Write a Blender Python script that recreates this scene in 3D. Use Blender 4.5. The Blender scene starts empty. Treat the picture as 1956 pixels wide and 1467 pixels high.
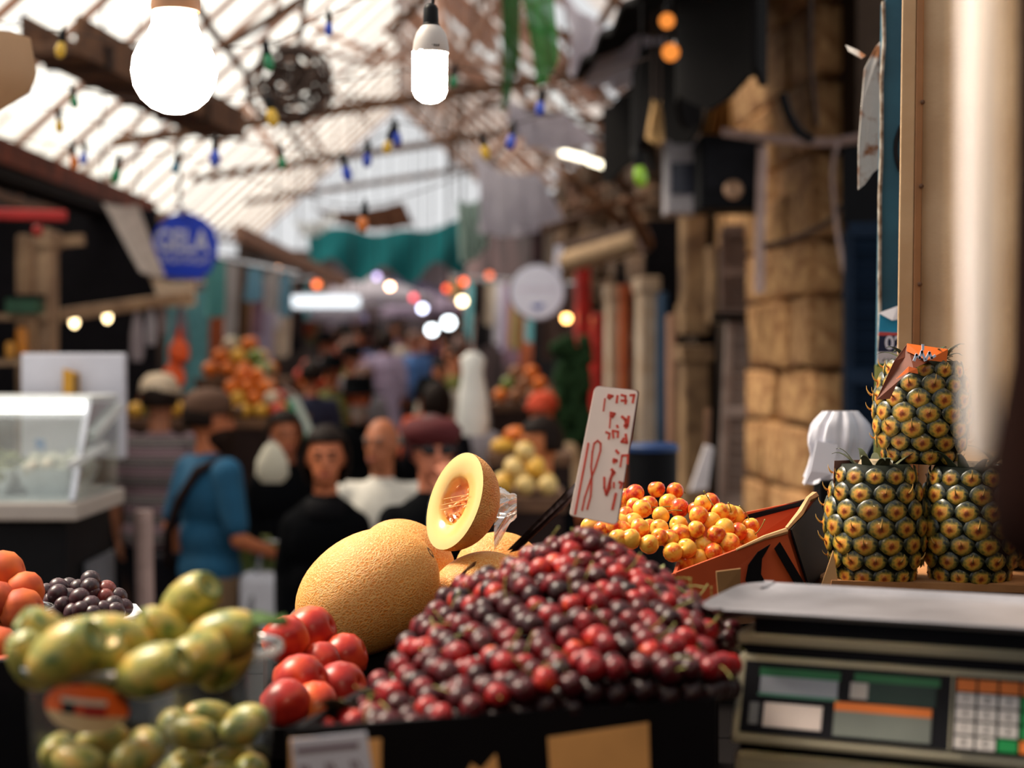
import bpy, bmesh, math, random
from math import sin, cos, pi, radians, atan2, sqrt
from mathutils import Vector, Matrix, Euler, noise

# ------------------------------------------------------------------ camera, world, sun, exposure
sc = bpy.context.scene
F = 3100.0            # focal length in pixels of the 1956 px wide frame
HC = 1.75             # camera height
HZ = 690.0            # pixel row of the horizon
cam_d = bpy.data.cameras.new('camera')
cam = bpy.data.objects.new('camera', cam_d)
sc.collection.objects.link(cam)
cam.location = (0, 0, HC)
cam.rotation_euler = (pi / 2, 0, 0)
cam_d.sensor_width = 36.0
cam_d.lens = F / 1956.0 * 36.0
cam_d.shift_y = -(733.5 - HZ) / 1956.0
cam_d.clip_end = 300
cam_d.dof.use_dof = True
cam_d.dof.focus_distance = 2.12
cam_d.dof.aperture_fstop = 3.0
sc.camera = cam
sc.view_settings.view_transform = 'Standard'
sc.view_settings.look = 'None'
sc.view_settings.gamma = 1.0
sc.view_settings.use_curve_mapping = False
sc.view_settings.exposure = 0.0

w = bpy.data.worlds.new('overcast_sky'); sc.world = w; w.use_nodes = True
bg = w.node_tree.nodes['Background']
bg.inputs[0].default_value = (0.985, 0.99, 1.0, 1); bg.inputs[1].default_value = 0.80

sun_d = bpy.data.lights.new('sun', 'SUN'); sun = bpy.data.objects.new('sun', sun_d)
sc.collection.objects.link(sun)
sun_d.energy = 8.0; sun_d.angle = radians(25); sun_d.color = (1.0, 0.87, 0.70)
# light falls from the upper left, a little from the street side
sun.rotation_euler = Vector((0.72, -0.28, -1.0)).to_track_quat('-Z', 'Y').to_euler()
sc.cycles.max_bounces = 6
sc.cycles.diffuse_bounces = 2
sc.cycles.transparent_max_bounces = 12
sc.cycles.sample_clamp_indirect = 4.0
sc.cycles.caustics_reflective = False
sc.cycles.caustics_refractive = False

rnd = random.Random(7)
COL = sc.collection

def P(px, py, Y):
    return Vector(((px - 978) / F * Y, Y, HC - (py - HZ) / F * Y))
def U(px, Y):
    return px * Y / F
A = math.atan(0.07)   # the street turns a little to the left
def ST(u, v, z=0.0):
    return Vector((u * cos(A) - v * sin(A), u * sin(A) + v * cos(A), z))
def gz(Y):
    return -0.15 + max(0.0, Y - 12) * 0.055

def lin(r, g, b):
    f = lambda c: (c / 255 / 12.92) if c <= 10 else ((c / 255 + 0.055) / 1.055) ** 2.4
    return (f(r), f(g), f(b), 1.0)

# ------------------------------------------------------------------ materials
MATS = {}
def M(name, rgb=None, rough=0.6, var=0.18, scale=12.0, bump=0.0, bscale=None, metal=0.0, coat=0.0, rgb2=None, rand=0.0,
      emit=0.0, spec=0.4, trans=0.0, sub=0.0, thr=(0.35, 0.7)):
    """Procedural principled material: two tones mixed by noise, optional bump and per-object tone."""
    if name in MATS: return MATS[name]
    if max(rgb) < 62 and not metal and rough > .42: spec *= .25
    m = bpy.data.materials.new(name); m.use_nodes = True
    nt = m.node_tree; N = nt.nodes; L = nt.links
    b = N['Principled BSDF']
    tc = N.new('ShaderNodeTexCoord')
    nz = N.new('ShaderNodeTexNoise'); nz.inputs['Scale'].default_value = scale; nz.inputs['Detail'].default_value = 5
    L.new(tc.outputs['Object'], nz.inputs['Vector'])
    cr = N.new('ShaderNodeValToRGB')
    c1 = lin(*rgb); c2 = lin(*rgb2) if rgb2 else tuple(x * (1 - var) for x in c1[:3]) + (1,)
    if not rgb2: c1 = tuple(min(1, x * (1 + var * .6)) for x in c1[:3]) + (1,)
    cr.color_ramp.elements[0].color = c2; cr.color_ramp.elements[0].position = thr[0]
    cr.color_ramp.elements[1].color = c1; cr.color_ramp.elements[1].position = thr[1]
    L.new(nz.outputs['Fac'], cr.inputs['Fac'])
    out = cr.outputs['Color']
    if rand > 0:
        oi = N.new('ShaderNodeObjectInfo'); hs = N.new('ShaderNodeHueSaturation')
        mr = N.new('ShaderNodeMapRange'); mr.inputs[3].default_value = 1 - rand; mr.inputs[4].default_value = 1 + rand
        L.new(oi.outputs['Random'], mr.inputs[0]); L.new(mr.outputs[0], hs.inputs['Value']); L.new(out, hs.inputs['Color'])
        out = hs.outputs['Color']
    L.new(out, b.inputs['Base Color'])
    b.inputs['Roughness'].default_value = rough; b.inputs['Metallic'].default_value = metal
    b.inputs['Coat Weight'].default_value = coat; b.inputs['Specular IOR Level'].default_value = spec
    if sub: b.inputs['Subsurface Weight'].default_value = sub; b.inputs['Subsurface Radius'].default_value = (.01, .005, .003)
    if emit:
        L.new(out, b.inputs['Emission Color']); b.inputs['Emission Strength'].default_value = emit
    if bump:
        n2 = N.new('ShaderNodeTexNoise'); n2.inputs['Scale'].default_value = bscale or scale * 3; n2.inputs['Detail'].default_value = 6
        L.new(tc.outputs['Object'], n2.inputs['Vector'])
        bp = N.new('ShaderNodeBump'); bp.inputs['Strength'].default_value = bump; bp.inputs['Distance'].default_value = 0.01
        L.new(n2.outputs['Fac'], bp.inputs['Height']); L.new(bp.outputs['Normal'], b.inputs['Normal'])
    MATS[name] = m
    return m

def clear_mat(name, tint=(0.9, 0.92, 0.92), gloss=0.12, veil=0.06, rough=0.12):
    """Thin clear plastic or glass: see-through with a sheen and a faint milky veil."""
    if name in MATS: return MATS[name]
    m = bpy.data.materials.new(name); m.use_nodes = True; nt = m.node_tree; N = nt.nodes; L = nt.links
    N.remove(N['Principled BSDF'])
    o = N['Material Output']; t = N.new('ShaderNodeBsdfTransparent'); t.inputs[0].default_value = (*tint, 1)
    g = N.new('ShaderNodeBsdfGlossy'); g.inputs['Roughness'].default_value = rough
    d = N.new('ShaderNodeBsdfTranslucent'); d.inputs[0].default_value = (.85, .86, .86, 1)
    lw = N.new('ShaderNodeLayerWeight'); lw.inputs[0].default_value = 0.35
    mu = N.new('ShaderNodeMath'); mu.operation = 'MULTIPLY_ADD'; mu.inputs[1].default_value = min(.6, gloss * 5); mu.inputs[2].default_value = gloss
    L.new(lw.outputs['Facing'], mu.inputs[0])
    m1 = N.new('ShaderNodeMixShader'); m1.inputs[0].default_value = veil
    L.new(t.outputs[0], m1.inputs[1]); L.new(d.outputs[0], m1.inputs[2])
    m2 = N.new('ShaderNodeMixShader'); L.new(mu.outputs[0], m2.inputs[0]); L.new(m1.outputs[0], m2.inputs[1]); L.new(g.outputs[0], m2.inputs[2])
    L.new(m2.outputs[0], o.inputs[0])
    MATS[name] = m
    return m

def sheet_mat(name, rgb, through=0.4, glow=0.5, scale=6):
    """Thin cloth or plastic sheeting: part diffuse, part light shining through."""
    if name in MATS: return MATS[name]
    m = bpy.data.materials.new(name); m.use_nodes = True; nt = m.node_tree; N = nt.nodes; L = nt.links
    N.remove(N['Principled BSDF']); o = N['Material Output']
    tc = N.new('ShaderNodeTexCoord'); nz = N.new('ShaderNodeTexNoise'); nz.inputs['Scale'].default_value = scale
    L.new(tc.outputs['Object'], nz.inputs['Vector'])
    cr = N.new('ShaderNodeValToRGB'); c = lin(*rgb)
    cr.color_ramp.elements[0].color = tuple(x * .8 for x in c[:3]) + (1,); cr.color_ramp.elements[1].color = c
    L.new(nz.outputs['Fac'], cr.inputs['Fac'])
    t = N.new('ShaderNodeBsdfTransparent'); d = N.new('ShaderNodeBsdfDiffuse'); tr = N.new('ShaderNodeBsdfTranslucent')
    L.new(cr.outputs['Color'], d.inputs[0]); L.new(cr.outputs['Color'], tr.inputs[0])
    m1 = N.new('ShaderNodeMixShader'); m1.inputs[0].default_value = glow; L.new(d.outputs[0], m1.inputs[1]); L.new(tr.outputs[0], m1.inputs[2])
    m2 = N.new('ShaderNodeMixShader'); m2.inputs[0].default_value = through; L.new(m1.outputs[0], m2.inputs[1]); L.new(t.outputs[0], m2.inputs[2])
    L.new(m2.outputs[0], o.inputs[0]); MATS[name] = m
    return m

def emit_mat(name, rgb, strength):
    if name in MATS: return MATS[name]
    m = bpy.data.materials.new(name); m.use_nodes = True; nt = m.node_tree; N = nt.nodes; L = nt.links
    N.remove(N['Principled BSDF']); e = N.new('ShaderNodeEmission'); e.inputs[0].default_value = lin(*rgb); e.inputs[1].default_value = strength
    L.new(e.outputs[0], N['Material Output'].inputs[0]); MATS[name] = m
    return m

# ------------------------------------------------------------------ mesh building
def origin_of(o):
    t = Vector((0, 0, 0))
    while o is not None:
        t += o.location; o = o.parent
    return t

class MB:
    def __init__(s): s.v = []; s.f = []
    def add(s, vs, fs):
        k = len(s.v); s.v += [Vector(p) for p in vs]; s.f += [tuple(i + k for i in q) for q in fs]; return s
    def box(s, c, d, R=None):
        c = Vector(c); x, y, z = d[0] / 2, d[1] / 2, d[2] / 2
        vs = [Vector((a * x, b * y, e * z)) for e in (-1, 1) for b in (-1, 1) for a in (-1, 1)]
        if R is not None: vs = [R @ p for p in vs]
        return s.add([c + p for p in vs], [(0, 2, 3, 1), (4, 5, 7, 6), (0, 1, 5, 4), (2, 6, 7, 3), (0, 4, 6, 2), (1, 3, 7, 5)])
    def frame(s, p0, p1):
        d = (Vector(p1) - Vector(p0)).normalized()
        a = Vector((0, 0, 1)) if abs(d.z) < .9 else Vector((1, 0, 0))
        x = d.cross(a).normalized(); return d, x, x.cross(d).normalized()
    def bar(s, p0, p1, w, h=None, up=None):
        h = h or w; p0 = Vector(p0); p1 = Vector(p1); d, x, y = s.frame(p0, p1)
        if up is not None:
            x = d.cross(Vector(up)).normalized(); y = x.cross(d).normalized()
        vs = [p + x * a * w / 2 + y * b * h / 2 for p in (p0, p1) for b in (-1, 1) for a in (-1, 1)]
        return s.add(vs, [(0, 1, 3, 2), (4, 6, 7, 5), (0, 4, 5, 1), (2, 3, 7, 6), (0, 2, 6, 4), (1, 5, 7, 3)])
    def ring(s, prof, n=16, o=(0, 0, 0), ax=None, sx=1, sy=1, caps=True):
        """lathe: prof = [(r, z)...] around local z (or the frame ax=(X,Y,Z))."""
        o = Vector(o); X, Y, Z = ax or (Vector((1, 0, 0)), Vector((0, 1, 0)), Vector((0, 0, 1)))
        vs = []; fs = []
        for r, z in prof:
            for i in range(n):
                t = 2 * pi * i / n; vs.append(o + X * (r * cos(t) * sx) + Y * (r * sin(t) * sy) + Z * z)
        for j in range(len(prof) - 1):
            for i in range(n):
                k = (i + 1) % n; fs.append((j * n + i, j * n + k, (j + 1) * n + k, (j + 1) * n + i))
        if caps:
            if prof[0][0] > 1e-6: fs.append(tuple(range(n - 1, -1, -1)))
            if prof[-1][0] > 1e-6: fs.append(tuple((len(prof) - 1) * n + i for i in range(n)))
        return s.add(vs, fs)
    def cyl(s, p0, p1, r0, r1=None, n=12):
        r1 = r0 if r1 is None else r1; p0 = Vector(p0); p1 = Vector(p1); d, x, y = s.frame(p0, p1)
        return s.ring([(r0, 0), (r1, (p1 - p0).length)], n, p0, (x, -y, d))
    def cap(s, p0, p1, r0, r1=None, n=10):
        r1 = r0 if r1 is None else r1; p0 = Vector(p0); p1 = Vector(p1)
        if (p1 - p0).length < 1e-5: p1 = p0 + Vector((0, 0, 1e-3))
        d, x, y = s.frame(p0, p1); l = (p1 - p0).length
        pr = [(r0 * sin(t), -r0 * cos(t)) for t in (0.02, .5, 1.0, 1.5)] + [(r1 * cos(t), l + r1 * sin(t)) for t in (0.05, .55, 1.05, 1.55)]
        return s.ring(pr, n, p0, (x, -y, d))
    def ell(s, c, r, R=None, n=16, m=10):
        c = Vector(c); vs = []; fs = []
        for j in range(m + 1):
            ph = pi * j / m
            for i in range(n):
                t = 2 * pi * i / n
                p = Vector((r[0] * sin(ph) * cos(t), r[1] * sin(ph) * sin(t), -r[2] * cos(ph)))
                vs.append(c + (R @ p if R is not None else p))
        for j in range(m):
            for i in range(n):
                k = (i + 1) % n
                if j == 0: fs.append((i, n + k, n + i))
                elif j == m - 1: fs.append((j * n + i, j * n + k, (j + 1) * n + i))
                else: fs.append((j * n + i, j * n + k, (j + 1) * n + k, (j + 1) * n + i))
        return s.add(vs, fs)
    def tube(s, pts, r, n=6):
        pts = [Vector(p) for p in pts]; vs = []; fs = []; px = None
        for j, p in enumerate(pts):
            d = (pts[min(j + 1, len(pts) - 1)] - pts[max(j - 1, 0)]).normalized()
            if px is None:
                a = Vector((0, 0, 1)) if abs(d.z) < .9 else Vector((1, 0, 0)); px = d.cross(a).normalized()
            else: px = (px - d * px.dot(d)).normalized()
            py = d.cross(px); rr = r[j] if isinstance(r, (list, tuple)) else r
            for i in range(n):
                t = 2 * pi * i / n; vs.append(p + px * rr * cos(t) + py * rr * sin(t))
        for j in range(len(pts) - 1):
            for i in range(n):
                k = (i + 1) % n; fs.append((j * n + i, j * n + k, (j + 1) * n + k, (j + 1) * n + i))
        fs.append(tuple(range(n - 1, -1, -1))); fs.append(tuple((len(pts) - 1) * n + i for i in range(n)))
        return s.add(vs, fs)
    def prism(s, pts, n):
        """polygon pts (3D, planar) extruded by vector n."""
        pts = [Vector(p) for p in pts]; n = Vector(n); k = len(pts)
        fs = [tuple(range(k - 1, -1, -1)), tuple(range(k, 2 * k))] + [(i, (i + 1) % k, k + (i + 1) % k, k + i) for i in range(k)]
        return s.add(pts + [p + n for p in pts], fs)
    def grid(s, fn, nu, nv, th=0.0):
        """surface fn(u,v) in 0..1; th gives it thickness along its normal."""
        g = [[Vector(fn(i / nu, j / nv)) for i in range(nu + 1)] for j in range(nv + 1)]
        W = nu + 1; vs = [p for row in g for p in row]
        fs = [(j * W + i, j * W + i + 1, (j + 1) * W + i + 1, (j + 1) * W + i) for j in range(nv) for i in range(nu)]
        if th:
            ns = []
            for j in range(nv + 1):
                for i in range(nu + 1):
                    a = g[j][min(i + 1, nu)] - g[j][max(i - 1, 0)]; b = g[min(j + 1, nv)][i] - g[max(j - 1, 0)][i]
                    q = a.cross(b); ns.append(q.normalized() if q.length > 1e-12 else Vector((0, 0, 1)))
            k = len(vs); back = [p - q * th for p, q in zip(vs, ns)]
            fs2 = [tuple(k + i for i in reversed(q)) for q in fs]
            rim = [i for i in range(nu + 1)] + [j * W + nu for j in range(1, nv + 1)] + [nv * W + i for i in range(nu - 1, -1, -1)] + [j * W for j in range(nv - 1, 0, -1)]
            side = [(rim[(i + 1) % len(rim)], rim[i], k + rim[i], k + rim[(i + 1) % len(rim)]) for i in range(len(rim))]
            return s.add(vs + back, fs + fs2 + side)
        return s.add(vs, fs)
    def mesh(s, name, off=Vector((0, 0, 0)), smooth=False, bevel=0.0, seg=2):
        me = bpy.data.meshes.new(name); me.from_pydata([p - off for p in s.v], [], s.f); me.update()
        if bevel or True:
            bm = bmesh.new(); bm.from_mesh(me)
            bmesh.ops.remove_doubles(bm, verts=bm.verts, dist=1e-6)
            if bevel:
                es = [e for e in bm.edges if len(e.link_faces) == 2 and e.calc_face_angle(0) > .5]
                bmesh.ops.bevel(bm, geom=es, offset=bevel, segments=seg, affect='EDGES', profile=.5, clamp_overlap=True)
            bmesh.ops.recalc_face_normals(bm, faces=bm.faces)
            bm.to_mesh(me); bm.free()
        if smooth:
            me.polygons.foreach_set('use_smooth', [True] * len(me.polygons))
            if smooth != 2: me.set_sharp_from_angle(angle=radians(40))
        return me
    def build(s, name, mat, parent=None, smooth=False, bevel=0.0, seg=2, loc=None):
        """loc: where the object's own origin sits (world); parts are given in world coordinates too."""
        base = origin_of(parent)
        lo = Vector(loc) if loc is not None else base
        me = s.mesh(name, lo, smooth, bevel, seg)
        o = bpy.data.objects.new(name, me); COL.objects.link(o)
        if mat: me.materials.append(mat)
        o.parent = parent; o.location = lo - base
        return o

def tag(o, label=None, cat=None, group=None, kind=None):
    if label: o['label'] = label
    if cat: o['category'] = cat
    if group: o['group'] = group
    if kind: o['kind'] = kind
    return o
def thing(name, label, cat, loc, group=None, rz=0.0, kind=None):
    o = bpy.data.objects.new(name, None); COL.objects.link(o); o.location = loc; o.rotation_euler = (0, 0, rz)
    o.empty_display_size = .05
    return tag(o, label, cat, group, kind)
def struct(name, mb, mat, **k):
    return tag(mb.build(name, mat, **k), kind='structure')
def place(me, name, mat, parent=None, loc=(0, 0, 0), rot=None, scale=None):
    """an object that shares mesh data; loc is local to the parent."""
    o = bpy.data.objects.new(name, me); COL.objects.link(o); o.parent = parent; o.location = loc
    if rot is not None:
        o.rotation_mode = 'QUATERNION'; o.rotation_quaternion = rot if not isinstance(rot, Euler) else rot.to_quaternion()
    if scale is not None: o.scale = scale if hasattr(scale, '__len__') else (scale,) * 3
    if mat is not None:
        if len(me.materials) == 0: me.materials.append(mat)
        if me.materials[0] is not mat:
            o.material_slots[0].link = 'OBJECT'; o.material_slots[0].material = mat
    return o
def copy_tree(o, parent=None):
    c = o.copy(); COL.objects.link(c); c.parent = parent
    for ch in list(o.children): copy_tree(ch, c)
    return c
def remesh(mb, voxel, smooth=4):
    """union of closed pieces into one continuous surface."""
    me = mb.mesh('tmp'); o = bpy.data.objects.new('tmp', me); COL.objects.link(o)
    r = o.modifiers.new('r', 'REMESH'); r.mode = 'VOXEL'; r.voxel_size = voxel
    s = o.modifiers.new('s', 'SMOOTH'); s.iterations = smooth; s.factor = .5
    dg = bpy.context.evaluated_depsgraph_get(); out = bpy.data.meshes.new_from_object(o.evaluated_get(dg))
    bpy.data.objects.remove(o); bpy.data.meshes.remove(me)
    out.polygons.foreach_set('use_smooth', [True] * len(out.polygons))
    return out
def text(name, body, size, mat, parent, O, X, Y, depth=.001, align='CENTER', bold=0.0, sx=1.0):
    """flat lettering: O centre (world), X reading direction, Y up."""
    cu = bpy.data.curves.new('t', 'FONT'); cu.body = body; cu.size = size; cu.extrude = depth / 2; cu.align_x = align; cu.align_y = 'CENTER'; cu.offset = bold
    cu.resolution_u = 3
    t = bpy.data.objects.new('t', cu); COL.objects.link(t)
    dg = bpy.context.evaluated_depsgraph_get(); me = bpy.data.meshes.new_from_object(t.evaluated_get(dg)); bpy.data.objects.remove(t)
    X = Vector(X).normalized(); Y = Vector(Y).normalized(); Z = X.cross(Y)
    base = origin_of(parent); me.transform(Matrix.Diagonal((sx, 1, 1, 1)))
    me.transform(Matrix.Translation(Vector(O) - base) @ Matrix((X, Y, Z)).transposed().to_4x4())
    me.materials.clear(); me.materials.append(mat)
    o = bpy.data.objects.new(name, me); COL.objects.link(o); o.parent = parent
    return o
def stroke(mb, pts, w, O, X, Y, N, t=.0006):
    """a painted line of width w on the plane O + aX + bY, standing t proud along N."""
    q = [Vector(O) + Vector(X) * a + Vector(Y) * b for a, b in pts]
    for a, b in zip(q[:-1], q[1:]):
        if (b - a).length < 1e-6: continue
        d = (b - a).normalized(); s = d.cross(Vector(N)).normalized() * w / 2; e = d * w * .4
        mb.prism([a - e - s, b + e - s, b + e + s, a - e + s], Vector(N) * t)
def axes_to(z, hint=Vector((0, 0, 1))):
    z = Vector(z).normalized(); x = Vector(hint).cross(z)
    if x.length < 1e-3: x = Vector((1, 0, 0)).cross(z)
    x.normalize(); return Matrix((x, z.cross(x), z)).transposed()
# ------------------------------------------------------------------ the setting
RA = Matrix.Rotation(A, 3, 'Z')
def stbox(mb, u, v, z, du, dv, dz): return mb.box(ST(u, v, z), (du, dv, dz), RA)

fl = MB()
vs = [-3, 4, 8, 11.5, 12, 16, 20, 25, 30, 36, 44]
for a, b in zip(vs[:-1], vs[1:]):
    q = [Vector((x, y, gz(y))) for x, y in ((-12, a), (9, a), (9, b), (-12, b))]
    fl.prism([p - Vector((0, 0, .2)) for p in q], (0, 0, .2))
struct('floor', fl, M('street paving', (110, 100, 92), .8, scale=3, bump=.3, bscale=40))

# right side: rubble stone wall, dressed blocks one by one where they can be told apart
WR = 2.1
wr = MB(); stbox(wr, WR + .35, 16.0, 1.9, .6, 17.0, 4.4)
m_stone = M('golden limestone', (222, 176, 122), .9, rgb2=(150, 102, 62), scale=5, bump=.8, bscale=14, rand=.22)
m_mortar = M('dark mortar', (70, 54, 42), .95, scale=8, bump=.4)
wall_right = struct('wall_right', wr, m_mortar)
stone_me = []
for k in range(7):
    b = MB().box((0, 0, 0), (1, 1, 1)); me = b.mesh('stone', bevel=.09, seg=2)
    for q in me.vertices:
        q.co += Vector((rnd.uniform(-.035, .035), rnd.uniform(-.03, .03), rnd.uniform(-.05, .05)))
    me.polygons.foreach_set('use_smooth', [True] * len(me.polygons)); me.materials.append(m_stone)
    stone_me.append(me)
def stones(v0, v1, z0, z1, proud=.05, hh=.30, ll=.62):
    z = z0
    while z < z1:
        h = hh * rnd.uniform(.85, 1.2); v = v0
        while v < v1 - .05:
            l = min(ll * rnd.uniform(.6, 1.3), v1 - v)
            if v1 - v - l < .18: l = v1 - v
            pr = proud * rnd.uniform(.5, 1.6)
            c = ST(WR + .05 - pr / 2 - .02, v + l / 2, z + h / 2)
            place(rnd.choice(stone_me), 'stone', None, wall_right, c, Euler((0, 0, A + rnd.uniform(-.02, .02))), (.2 + pr, l * .97, h * .95))
            v += l
        z += h
stones(7.75, 9.2, -.1, 2.35)
stones(7.75, 10.2, 2.42, 3.6, .03, .36, .7)
m_stone_b = M('darker limestone', (128, 98, 72), .9, rgb2=(60, 44, 36), scale=4, bump=.8, bscale=14, rand=.3)  # the farther stones get a darker limestone tone
n_near = len(wall_right.children)
stones(12.3, 13.1, .2, 3.4, .12)
stones(14.2, 14.9, .3, 3.4, .10)
stones(16.2, 17.2, .5, 3.6, .10)
stones(19.0, 20.2, .6, 3.8, .08)
for o in list(wall_right.children)[n_near:]:
    o.material_slots[0].link = 'OBJECT'; o.material_slots[0].material = m_stone_b

# left side wall behind the shops
wl = MB(); stbox(wl, -3.9, 17.0, 1.9, .5, 24.0, 4.4)
wall_left = struct('wall_left', wl, M('dark brown plaster', (74, 60, 50), .9, rgb2=(38, 32, 30), scale=2, bump=.3))  # dark brown plaster, mottled by noise
# the street's far end
we = MB(); we.box(ST(-4.5, 41, 1.9), (16, .5, 5.0), RA)
for s in (-1, 1): we.box(ST(-4.5 + s * 2.2, 40.6, 1.9), (.6, .5, 5.2), RA)
struct('wall_back', we, M('dusky far facade', (112, 98, 100), .9, rgb2=(70, 60, 64), scale=.8))
# shop blocks narrowing the far street
fb = MB()
for a, b, z in (((-2.35, 12.6), (-2.0, 22), 2.5), ((-2.0, 22), (-1.45, 33), 2.9)):
    fb.bar(ST(a[0], a[1], gz(a[1]) + z / 2), ST(b[0], b[1], gz(b[1]) + z / 2), .3, z)
struct('wall_left_far', fb, M('brown shop boards', (96, 74, 60), .85, rgb2=(40, 32, 32), scale=1.5))
fb = MB()
for a, b, z in (((2.1, 24), (1.25, 35), 3.6),):
    fb.bar(ST(a[0], a[1], gz(a[1]) + z / 2), ST(b[0], b[1], gz(b[1]) + z / 2), .3, z)
struct('wall_right_far', fb, M('mauve shop boards', (104, 78, 80), .85, rgb2=(44, 34, 38), scale=1.2))

# unseen stall shell added to block light: back wall, side wall and canopy
sh = MB(); sh.box((0.1, -1.6, 1.2), (3.8, .1, 3.0)); struct('wall_shade_back', sh, M('shade wall boards', (66, 50, 40), .8, scale=4))
sh = MB(); sh.box((1.65, .3, 1.2), (.08, 3.9, 3.0)); struct('wall_shade_right', sh, M('shade wall boards'))
sh = MB()
sh.grid(lambda a, b: (-1.9 + 3.7 * a, -1.6 + 2.1 * b, 2.72 - .25 * b + .03 * sin(a * 20)), 24, 4, .02)
struct('trim_shade_canopy', sh, M('shade canopy canvas', (60, 48, 42), .9, scale=5))

# roof over the street: rafters, purlins and pale corrugated sheets
ceil = thing('ceiling', None, None, ST(0, 10, 3.0), kind='structure')
m_panel = sheet_mat('milky corrugated sheet', (240, 244, 244), .38, 1.0)
m_panel2 = sheet_mat('yellowed corrugated sheet', (232, 214, 200), .40, 1.0)
m_wood = M('old roof timber', (128, 92, 66), .85, rgb2=(74, 50, 38), scale=9, bump=.3)
m_wood2 = M('pinkish weathered batten', (168, 128, 108), .85, scale=9)
UL, ZL, ZR0, UR, ZR = -2.75, 2.95, 5.55, 2.05, 3.65
def rz_(v): return gz(v) + .15
def roof_at(p):
    u = p.x * cos(A) + p.y * sin(A); v = -p.x * sin(A) + p.y * cos(A)
    z = (ZR0 + (ZL - ZR0) * u / UL) if u < 0 else (ZR0 + (ZR - ZR0) * u / UR)
    return Vector((p.x, p.y, z + rz_(v) + .10))
def roofL(t, v): return ST(UL + (0 - UL) * t, v, ZL + (ZR0 - ZL) * t + rz_(v))
def roofR(t, v): return ST(UR * t, v, ZR0 + (ZR - ZR0) * t + rz_(v))
v = 4.0; k = 0
while v < 31:
    for fn, sd in ((roofL, 0), (roofR, 1)):
        if sd and 11.2 < v < 14.0: continue      # sheets left out so bright sky shows and sun falls in
        b = MB(); v0, v1 = v + .03, v + 1.27
        off = Vector((0, 0, .09 + rnd.uniform(0, .03)))
        b.grid(lambda a, c: fn(.01 + .98 * c, v0 + (v1 - v0) * a) + off + Vector((0, 0, .012 * sin(a * 50))), 24, 2)
        mm = m_panel if (sd == 0 or rnd.random() < .35) else m_panel2
        b.build('roof_panel', mm, ceil, smooth=2)
    v += 1.3; k += 1
v = 4.3
while v < 31:
    MB().bar(roofL(0, v), roofL(1, v), .03, .05).build('rafter', m_wood2, ceil)
    MB().bar(roofR(0, v), roofR(1, v), .05, .06).build('rafter', m_wood2, ceil)
    v += 1.1
for fn, t in ((roofL, .0), (roofL, .5), (roofL, 1), (roofR, .35), (roofR, .7), (roofR, 1)):
    for a, b in ((4, 12), (12, 31)):
        MB().bar(fn(t, a) - Vector((0, 0, .06)), fn(t, b) - Vector((0, 0, .06)), .04, .06).build('purlin', m_wood, ceil)
# loose battens, old reed strips and props under the right slope
for k in range(64):
    v = rnd.uniform(9.5, 22); t = rnd.uniform(.02, .95)
    side = roofR if rnd.random() < .66 else roofL
    if side is roofL: t = rnd.uniform(.45, 1)
    p = side(t, v) - Vector((0, 0, rnd.uniform(.1, .55)))
    d = Vector((rnd.uniform(-1, 1), rnd.uniform(-.5, .5), rnd.uniform(-.75, .3))).normalized() * rnd.uniform(.3, .8)
    MB().bar(p - d, p + d, rnd.uniform(.04, .12), .03).build('batten', rnd.choice([m_wood, m_wood2, m_wood2]), ceil)
# cross ties
for v in (13, 18, 24):
    MB().bar(roofL(.18, v), roofR(.8, v), .05, .08).build('tie_beam', m_wood, ceil)

# faded reed mats laid under the right slope near the ridge
m_mat = sheet_mat('faded pink reed', (206, 170, 152), .0, .55)
for v0, t0, n_ in ((11.5, .05, 7), (14.5, .02, 8), (17.5, .05, 8), (13.0, .40, 6), (9.5, .2, 6)):
    for i in range(n_):
        q = [roofR(t0, v0 + i * .22), roofR(t0 + .42, v0 + i * .22), roofR(t0 + .42, v0 + i * .22 + .15), roofR(t0, v0 + i * .22 + .15)]
        MB().prism([p - Vector((0, 0, .13)) for p in q], (0, 0, .012)).build('reed_strip', m_mat, ceil)
M('black flex', (26, 24, 26), .5)
# ------------------------------------------------------------------ overhead things
def sheet(name, label, cat, pts, mat, nu=14, nv=10, sag=.03, th=.006, waves=4, group=None, ropes=False):
    """a cloth hung between four corner points (tl, tr, br, bl) with folds."""
    tl, tr, br, bl = [Vector(p) for p in pts]
    n = (tr - tl).cross(bl - tl).normalized()
    def fn(a, b):
        p = (tl.lerp(tr, a)).lerp(bl.lerp(br, a), b)
        return p + n * sag * sin(a * waves * 2 * pi + b * 2) * (0.3 + b) + Vector((0, 0, -sag * 1.5 * sin(pi * a)))
    o = MB().grid(fn, nu, nv, th).build(name, mat, None, smooth=True, loc=(bl + br) / 2)
    if ropes:
        for p in (tl, tr): MB().tube([p, roof_at(p)], .006, 5).build('rope', M('dusty brown cable', (64, 46, 38), .7), o)
    return tag(o, label, cat, group)

# long timber gutter box slanting under the left slope
g = thing('timber_gutter', 'long brown timber gutter box slanting under the pale roof sheets', 'gutter', P(270, 200, 9.6))
a, b = P(96, 92, 8.3), P(428, 258, 11.6)
MB().bar(a, b, .26, .06).build('bottom_board', m_wood, g, bevel=.006)
MB().bar(a + Vector((.14, 0, .07)), b + Vector((.14, 0, .07)), .03, .2).build('side_board', m_wood, g)
MB().bar(a + Vector((-.14, 0, .07)), b + Vector((-.14, 0, .07)), .03, .2).build('side_board', m_wood, g)
for t in (.12, .3, .5, .7):
    p = a.lerp(b, t); MB().box(p + Vector((0, 0, .02)), (.36, .05, .13)).build('bracket', M('dark bracket iron', (50, 40, 36), .6), g)

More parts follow.
